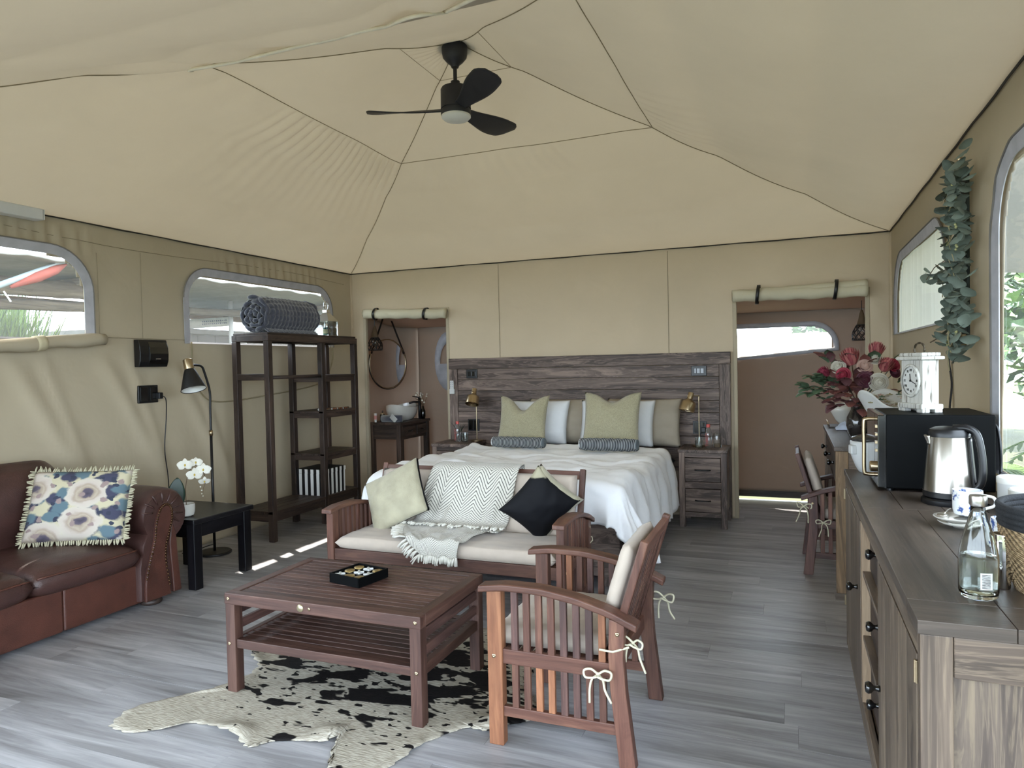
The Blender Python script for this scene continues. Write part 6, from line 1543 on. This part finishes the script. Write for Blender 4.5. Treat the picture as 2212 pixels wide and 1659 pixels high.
# glass water bottle
BT = Vector((.398, 1.895, KH))
gb = thing('glass_bottle', 'clear glass water bottle with silver cap at the front of the sideboard', 'bottle', BT)
M['thickglass'] = plain('clear_glass', 'f2f6f4', .01, var=0, trans=1.0, ior=1.40)
prof_o = [(.0, .002), (.032, .002), (.039, .008), (.0405, .02), (.0405, .095), (.038, .115), (.030, .150), (.021, .180), (.0155, .200), (.0148, .218)]
prof_i = [(.013, .218), (.0138, .20), (.019, .18), (.028, .15), (.036, .115), (.0383, .095), (.0383, .020), (.036, .012), (0, .010)]
MB().lathe(prof_o+prof_i, BT, 40, cap=False).build('bottle_body', M['thickglass'], gb, smooth=True)
MB().lathe([(0, .0105), (.0355, .0125), (.0379, .02), (.0379, .095), (.0372, .10), (0, .10)], BT, 40).build('water', plain('water', 'f5faf8', .0, var=0, trans=1.0, ior=1.33), gb, smooth=True)
MB().lathe([(.0, .238), (.017, .238), (.0185, .234), (.0185, .218), (.0165, .214), (.0, .214)], BT, 30).build('cap', M['steel'], gb, smooth=True, auto=.5)
lb = MB().grid(8, 1, lambda u, v: BT+Vector((math.sin(-.12+.62*u+.0)*.0412, -math.cos(-.12+.62*u)*.0412, .030+.038*v))).build('barcode_label', M['paper'], gb, smooth=True)
r = random.Random(1)
for i in range(13):
    z = .033+.0025*i; MB().grid(4, 1, lambda u, v: BT+Vector((math.sin(-.04+.42*u)*.0415, -math.cos(-.04+.42*u)*.0415, z+v*r.choice((.0009, .0014)))), ).build('barcode_bar', ink, lb)
st_ = thing('steel_tumbler', 'slim steel tumbler between glass bottle and basket', 'tumbler', (.468, 1.985, KH))
MB().lathe([(.014, 0), (.016, .003), (.02, .13), (.0195, .133), (.018, .13), (.014, .01), (0, .008)], (.468, 1.99, KH), 26).build('tumbler_body', M['chrome'], st_, smooth=True)
# woven basket with black rim
BK = Vector((.625, 1.99, KH))
m, nt, b = nmat('jute_weave'); tc = N(nt, 'ShaderNodeTexCoord'); sp_ = N(nt, 'ShaderNodeSeparateXYZ'); LK(nt, tc.outputs['UV'], sp_.inputs[0])
hh_ = math_(nt, 'MULTIPLY', math_(nt, 'SINE', math_(nt, 'MULTIPLY', sp_.outputs[1], 120.0)), math_(nt, 'SINE', math_(nt, 'MULTIPLY_ADD', sp_.outputs[0], 300.0, math_(nt, 'MULTIPLY', sp_.outputs[1], 60.0))))
rr_ = ramp(nt, [(0, lin('8a7052')), (.6, lin('b79a74')), (1, lin('c9ae88'))]); LK(nt, math_(nt, 'MULTIPLY_ADD', hh_, .5, .5), rr_.inputs[0]); LK(nt, rr_.outputs[0], b.inputs['Base Color']); b.inputs['Roughness'].default_value = .9
bp = N(nt, 'ShaderNodeBump', i_Strength=.8, i_Distance=.004); LK(nt, hh_, bp.inputs['Height']); LK(nt, bp.outputs[0], b.inputs['Normal'])
bk = thing('woven_basket', 'woven jute basket with black rim at the right edge', 'basket', BK)
def bkp(v): return .125+.045*v-.012*v*v
MB().grid(80, 40, lambda u, v: BK+Vector((math.cos(2*PI*u)*(bkp(v)+.003*math.sin(v*120)), math.sin(2*PI*u)*(bkp(v)+.003*math.sin(v*120)), .002+.155*v)), uv=True).build('basket_wall', m, bk, smooth=True, solid=.006, offset=-1)
MB().lathe([(0, .002), (.125, .002), (.12, .012), (0, .012)], BK, 40).build('basket_base', m, bk)
for k in range(4): MB().tube([BK+Vector((math.cos(2*PI*i/48)*(bkp(1)+.001*k), math.sin(2*PI*i/48)*(bkp(1)+.001*k), .160+.013*k)) for i in range(48)], .009, 8, closed=True).build('rim_coil', plain('black_jute', '24262a', .9, bump=.4, bscale=200), bk, smooth=True)
for k, (p, h_) in enumerate((((.735, 2.98, KH), .115), ((.735, 2.83, KH), .095))):
    t = thing('white_canister', ('tall' if k == 0 else 'short')+' white canister beside the right window behind the basket', 'canister', p)
    MB().lathe([(.045, 0), (.048, .004), (.05, h_), (0, h_)], p, 28).build('canister_body', M['whiteplastic'], t, smooth=True, auto=.6)
    MB().lathe([(.052, h_-.012), (.053, h_), (.053, h_+.008), (.048, h_+.012), (0, h_+.013)], p, 28).build('lid', M['opal'], t, smooth=True, auto=.6)
# ================================================================== eucalyptus garland on the right wall
GA = Vector((XR-.03, 3.85, 1.45))
ga = thing('eucalyptus_garland', 'hanging eucalyptus leaf garland on the right wall', 'garland', GA)
MB().lathe([(.006, 0), (.012, .01), (.012, .03), (.006, .035)], (XR-.045, 3.93, 2.37), 12).build('hook', M['brass'], ga, smooth=True)
r = random.Random(17)
MB().box((XR-.035, 3.84, 1.52), (XR-.022, 3.96, 2.30)).build('backing_strip', plain('dark_backing', '2c332f', .8), ga, bevel=.003)
def g_center(t): # t 0 top .. 1 bottom
    return Vector((XR-.065, 3.76+.07*math.sin(t*7)*t+.09*t, 2.33-.86*t))
lp = MB().grid(5, 6, lambda u, v: ((u-.5)*.074*math.sin(PI*min(1, .05+.92*v))**.8, .006*math.sin(PI*v)-.03*(u-.5)**2*.3, .052*v)).build('leaf', M['euc'], ga, smooth=True, local=True)
first = True
for i in range(260):
    t = (i+.5)/260; c = g_center(t); w = .13+.03*math.sin(t*9)
    p = c+Vector((r.uniform(-.05, .015), r.gauss(0, w*.75), r.uniform(-.03, .03)))
    p.y = min(max(p.y, 3.54), 4.25); 
    if .50 < t < .62 and i % 3 == 0: p = Vector((XR-.05-r.uniform(0, .03), 4.2+r.uniform(0, .48), 1.90+r.uniform(-.07, .06)))
    o = lp if first else inst(lp, 'leaf', (0, 0, 0), ga); first = False
    o.location = p-GA; s_ = r.uniform(.72, 1.2); o.scale = (s_, s_, s_)
    d = Vector((r.uniform(-.35, -.05), r.uniform(-1, 1), r.uniform(-1, .5))); o.rotation_euler = (Vector((d.x, d.y, d.z)).to_track_quat('Z', 'Y').to_matrix() @ Matrix.Rotation(r.uniform(-.8, .8), 3, 'Z')).to_euler()
for i in range(12):
    t = i/12; a = g_center(t)+Vector((-.02, r.uniform(-.06, .06), 0)); b_ = a+Vector((-.02, r.uniform(-.16, .16), -.16)); MB().tube([a, a.lerp(b_, .5)+Vector((-.02, .01, .01)), b_], .0022, 5).build('stem', M['twig_pale'], ga)
MB().tube([(XR-.08, 4.0, 1.93), (XR-.09, 4.3, 1.92), (XR-.08, 4.64, 1.88)], .0025, 5).build('stem', M['twig'], ga)
MB().tube([(XR-.06, 4.05, 1.60), (XR-.07, 4.3, 1.55), (XR-.07, 4.55, 1.53)], .0035, 5).build('stem', M['twig'], ga)
for i in range(18):
    t = r.random(); p = g_center(t)+Vector((-.04, r.uniform(-.16, .2), r.uniform(-.03, .03)))
    mb = MB()
    for k in range(3): mb.ball(p+Vector((0, r.uniform(-.012, .012), r.uniform(-.012, .012))), .006, 6, 5)
    mb.build('berry_cluster', plain('pale_berry', 'a8a878', .6) if i == 0 else bpy.data.objects['berry_cluster'].data.materials[0], ga, smooth=True)
MB().lathe([(.010, 0), (.012, .004), (.012, .045), (.008, .05)], (XR-.06, 3.78, 1.50), 12).build('wooden_tag', plain('tag_wood', '8f7c5a', .7), ga, smooth=True)
o = MB().grid(4, 24, lambda u, v: (XR-.022-.006*math.sin(v*14), 4.285+.045*(u-.5)*(1.1-.3*v)+.012*math.sin(v*9), 1.52-.62*v)).build('black_ribbon', plain('black_ribbon_cloth', '17181b', .7), origin=(XR-.02, 4.29, .9), smooth=True, solid=.002); tag(o, 'black ribbon hanging down the wall below the leaf garland', 'ribbon')

# ================================================================== outdoors
gd = plain('garden_ground', '43452c', .95, var=.3, nscale=.8)
gnd = MB().box((-60, -40, -.5), (60, 60, -.30)).build('ground', gd); tag(gnd, kind='structure')
# left: pole fence, shade roof, shed
def log(p0, p1, r_, label, sd):
    P0, P1 = Vector(p0), Vector(p1); mb = MB(); n = 24
    mb.tube([P0.lerp(P1, i/n)+Vector((0, 0, .012*fbm(i*.4, sd, 1.0))) for i in range(n+1)], [r_*(1+.10*fbm(i*.5, sd, 2.0)) for i in range(n+1)], 14)
    o = mb.build('log_beam', M['log'], origin=(P0+P1)/2-Vector((0, 0, r_)), smooth=True); return tag(o, label, 'beam')
log((-7.5, 1.0, 2.30), (-7.5, 6.35, 2.42), .095, 'thick weathered log beam outside the nearest left window', 1.0)
log((-7.55, 1.0, 2.10), (-7.55, 6.35, 2.24), .06, 'thin log rail under the thick log outside the nearest left window', 2.0)
log((-7.9, 6.9, 2.30), (-7.9, 12.5, 2.44), .055, 'weathered log rail outside the window behind the shelf', 3.0)
def post(p, h, label, r_=.07, mat=None):
    o = MB().tube([(p[0], p[1], -.3), (p[0], p[1], h)], r_, 12).build('garden_post', mat or M['log'], origin=(p[0], p[1], -.3), smooth=True); return tag(o, label, 'post')
post((-7.52, 6.42), 2.75, 'log post between the two left windows outside'); post((-7.52, 1.0), 2.6, 'log post supporting the near end of the log beam')
post((-7.9, 6.85), 2.6, 'thin log post at the start of the far rail'); post((-7.9, 12.5), 2.6, 'log post at the far end of the far rail')
post((-8.15, 8.65), 2.55, 'white pipe post in front of the grey shed', .035, M['whiteplastic'])
# flat sheet roof over the yard
rm = plain('sheet_roof', '6f6d66', .6, var=.15)
o = MB().grid(2, 90, lambda u, v: (-9.5+2.9*u, 1.0+12.0*v, 2.54+.03*u+.012*math.sin(v*420))).build('sheet_roof', rm, origin=(-8, 6, 2.5), smooth=True, solid=.02); tag(o, 'grey corrugated yard roof seen high through the left windows', 'roof')
for y_, lb_ in ((5.6, 'rafter under the yard roof outside the nearest window'), (2.6, 'rafter under the yard roof left of the nearest window'), (9.9, 'rafter under the yard roof behind the rolled blanket'), (12.6, 'farthest rafter under the yard roof')):
    o = MB().beam((-9.5, y_, 2.47), (-6.6, y_, 2.50), .09, .08).build('rafter', M['log'], origin=(-8, y_, 2.43)); tag(o, lb_, 'rafter')
o = MB().box((-9.56, 1.0, 2.36), (-9.46, 13.0, 2.50)).build('fascia_beam', wood('fascia_wood', '5e4c38', '7a6248', '917a5e', rough=.8, lines=.3), origin=(-9.5, 6.7, 2.36)); tag(o, 'pale timber beam along the far edge of the yard roof', 'beam')
for y_, lb_ in ((1.4, 'roof post left of the nearest window view'), (5.75, 'roof post hidden between the left windows'), (12.9, 'roof post at the far end of the yard roof')): post((-6.7, y_), 2.54, lb_, .05)
# furled parasol hung under the roof
pr = thing('furled_parasol', 'furled orange parasol on a pale pole outside the nearest left window', 'parasol', (-6.7, 4.5, 2.2))
MB().tube([(-6.7, 4.05, 2.18), (-6.7, 4.95, 2.60)], .03, 10).build('pole', plain('pale_pole', '7d898c', .4), pr, smooth=True)
MB().tube([(-6.68, 4.35, 2.27), (-6.68, 4.6, 2.39), (-6.68, 4.78, 2.48), (-6.68, 4.9, 2.55)], [.015, .05, .045, .01], 10).build('furled_cloth', plain('orange_cloth', '7a3526', .8), pr, smooth=True)
MB().tube([(-6.7, 4.30, 2.23), (-6.7, 4.36, 2.14)], .008, 6).build('crank', M['whiteplastic'], pr)
# shed
shd = thing('garden_shed', 'grey timber shed beyond the shelf window', 'shed', (-10, 9.5, -.3))
sw = plain('shed_boards', '4f4c48', .85, var=.15)
for i in range(12): MB().box((-11.5, 8.2+.40*i, -.3), (-9.6, 8.2+.40*i+.39, 2.10)).build('board', sw, shd, bevel=.01)
MB().box((-11.7, 8.05, 2.10), (-9.3, 13.1, 2.18)).build('roof_slab', plain('shed_roof', '6a6863', .7), shd)
MB().box((-9.60, 9.4, .0), (-9.56, 10.3, 1.95)).build('door', plain('shed_door', '3a3936', .8), shd)
for y_ in (8.9, 10.4): MB().lathe([(.05, 0), (.06, .05), (.03, .10)], (-9.55, y_, 1.98), 12, axis=(1, 0, -.3)).build('floodlight', M['whiteplastic'], shd, smooth=True)
sg = thing('white_sign', 'white printed sign board on the grey shed', 'sign', (-9.4, 9.4, 2.18))
MB().cbox((-9.40, 9.42, 2.30), (.03, 1.0, .16), (.10, 0, 0)).build('board', plain('sign_white', 'a9a9a4', .7), sg)
r = random.Random(6)
for i in range(26): MB().cbox((-9.383, 9.30+.045*(i % 13), 2.28+.045*(i//13)+.10*(.045*(i % 13)-.1)), (.002, .025, r.uniform(.01, .03)), (.12, 0, 0)).build('print_mark', plain('sign_ink', '4a4f63', .7) if i == 0 else bpy.data.objects['print_mark'].data.materials[0], sg)
# grass bush outside window 1
bladem = plain('grass_blade', '5c7636', .7, var=.35, nscale=3); bladed = plain('grass_blade_dark', '38502a', .7, var=.3, nscale=3)
def grass(c, n, h, w, label, sd, mats, wid=.03):
    r = random.Random(sd); mb = MB()
    for i in range(n):
        a = r.uniform(0, 2*PI); q_ = r.random()**.6; p0 = Vector((c[0]+w[0]*q_*math.cos(a), c[1]+w[1]*q_*math.sin(a), -.3)); L_ = h*r.uniform(.65, 1.0); b_ = r.uniform(.1, .5); da = r.uniform(0, 2*PI); d = Vector((math.cos(da), math.sin(da), 0)); e = Vector((-d.y, d.x, 0))*wid
        vs_ = []
        for k in range(5):
            t = k/4; q2 = p0+d*(b_*L_*t*t*.55)+Vector((0, 0, L_*(t-.30*b_*t*t*t))); ww = (1-t)**.6; vs_ += [q2-e*ww/2, q2+e*ww/2]
        mb.add(vs_, [(2*k, 2*k+1, 2*k+3, 2*k+2) for k in range(4)], m=i % 2)
    o = mb.build('grass_clump', mats, origin=(c[0], c[1], -.3), recalc=False); return tag(o, label, 'plant', kind='thing')
grass((-10.9, 6.0), 5600, 3.5, (.45, 1.4), 'tall leafy grass clump outside the nearest left window', 1, [bladem, bladed], .06)
grass((-8.7, 8.0), 700, 2.15, (.4, .45), 'low green plant below the shelf window', 2, [bladem, bladed], .03)
# green backdrop trees and ferns
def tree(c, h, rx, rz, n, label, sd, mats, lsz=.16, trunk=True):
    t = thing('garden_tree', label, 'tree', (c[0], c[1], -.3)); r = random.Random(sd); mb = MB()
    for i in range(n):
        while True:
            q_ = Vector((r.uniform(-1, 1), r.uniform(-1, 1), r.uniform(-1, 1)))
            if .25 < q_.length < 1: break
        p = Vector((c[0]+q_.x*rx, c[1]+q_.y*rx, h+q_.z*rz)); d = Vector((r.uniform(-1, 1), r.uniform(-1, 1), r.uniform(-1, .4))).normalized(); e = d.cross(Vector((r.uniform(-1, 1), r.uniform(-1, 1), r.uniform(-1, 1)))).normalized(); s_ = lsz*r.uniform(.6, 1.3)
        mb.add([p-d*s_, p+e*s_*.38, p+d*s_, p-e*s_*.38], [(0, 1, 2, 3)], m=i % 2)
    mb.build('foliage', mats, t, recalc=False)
    for k in range(5):
        a = 2*PI*k/5+sd; MB().tube([(c[0], c[1], -.3), (c[0]+.1*math.cos(a), c[1]+.1*math.sin(a), h*.45), (c[0]+rx*.6*math.cos(a), c[1]+rx*.6*math.sin(a), h+rz*.3)], [.09, .06, .02], 6).build('branch', M['twig'], t, smooth=True)
    return t
gl_ = plain('leaf_sunlit', '4d6a2c', .6, var=.3, nscale=3); gd_ = plain('leaf_shade', '334d22', .6, var=.3, nscale=3)  # sunlit and shaded tones put into the leaf colours, mixed leaf by leaf
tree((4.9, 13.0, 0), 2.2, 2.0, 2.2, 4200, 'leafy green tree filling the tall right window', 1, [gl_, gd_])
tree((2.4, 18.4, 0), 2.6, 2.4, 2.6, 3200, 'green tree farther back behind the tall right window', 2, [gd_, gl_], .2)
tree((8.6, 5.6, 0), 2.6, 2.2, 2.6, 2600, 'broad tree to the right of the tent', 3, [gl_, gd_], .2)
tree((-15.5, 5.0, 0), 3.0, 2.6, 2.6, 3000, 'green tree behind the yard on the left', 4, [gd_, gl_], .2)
def fern(c, n, L0, label, sd):
    t = thing('fern', label, 'plant', (c[0], c[1], -.3)); r = random.Random(sd)
    for i in range(n):
        a = 2*PI*i/n+r.uniform(-.2, .2); d = Vector((math.cos(a), math.sin(a), 0)); L_ = L0*r.uniform(.8, 1.1); sp_ = []
        for k in range(22): q_ = k/21; sp_.append(Vector((c[0], c[1], c[2]))+d*(L_*q_)+Vector((0, 0, L_*(.75*q_-.72*q_*q_))))
        mb = MB(); mb.tube(sp_, .006, 4)
        for k in range(2, 22):
            tn = (sp_[min(k+1, 21)]-sp_[k-1]).normalized(); s_ = tn.cross(Vector((0, 0, 1))).normalized(); w2 = .26*math.sin(PI*min(1, .15+.85*k/22))
            for sg in (-1, 1): e = s_*sg+tn*.35-Vector((0, 0, .25)); mb.add([sp_[k]-tn*.016, sp_[k]+e*w2*.5-tn*.018, sp_[k]+e*w2, sp_[k]+e*w2*.5+tn*.016, sp_[k]+tn*.014], [(0, 1, 2, 3, 4)])
        mb.build('frond', gl_, t, recalc=False)
    MB().tube([(c[0], c[1], -.3), (c[0], c[1], c[2])], [.09, .07], 8).build('trunk', M['twig'], t)
fern((2.25, 5.6, .75), 14, .95, 'tree fern with arching fronds just outside the right window', 1)
fern((1.9, 6.6, .4), 12, .8, 'second fern behind the first outside the right window', 2)
# pale fly sheet of the porch seen through the tall right window
M['porch'] = canvas('porch_cloth', '9c9c99', .35, 'a8a8a6', crease=.1)
o = MB().grid(30, 20, lambda u, v: (1.25+2.9*u, 3.0+7.2*v, 2.70-.26*v-.10*u+.03*math.sin(v*9)+.05*math.sin(u*5))).build('porch_awning', M['porch'], origin=(2.4, 5, 2.4), smooth=True, solid=.01); tag(o, 'pale cloth awning outside the tall right window', 'awning')
for y_, nm in ((3.0, 'near'), (10.0, 'far')):
    o = MB().tube([(4.1, y_, -.3), (4.1, y_, 2.28)], .04, 10).build('awning_post', M['log'], origin=(4.1, y_, -.3)); tag(o, '%s timber post of the pale awning' % nm, 'post')

o = MB().box((-4.2, 11.0, -.3), (1.3, 11.2, 1.83)).build('boundary_wall', plain('cream_plaster', 'a39a86', .9, var=.06, nscale=3), origin=(-1.4, 11.1, -.3), bevel=.02); tag(o, 'cream garden wall seen through the slot window of the right doorway', 'wall')
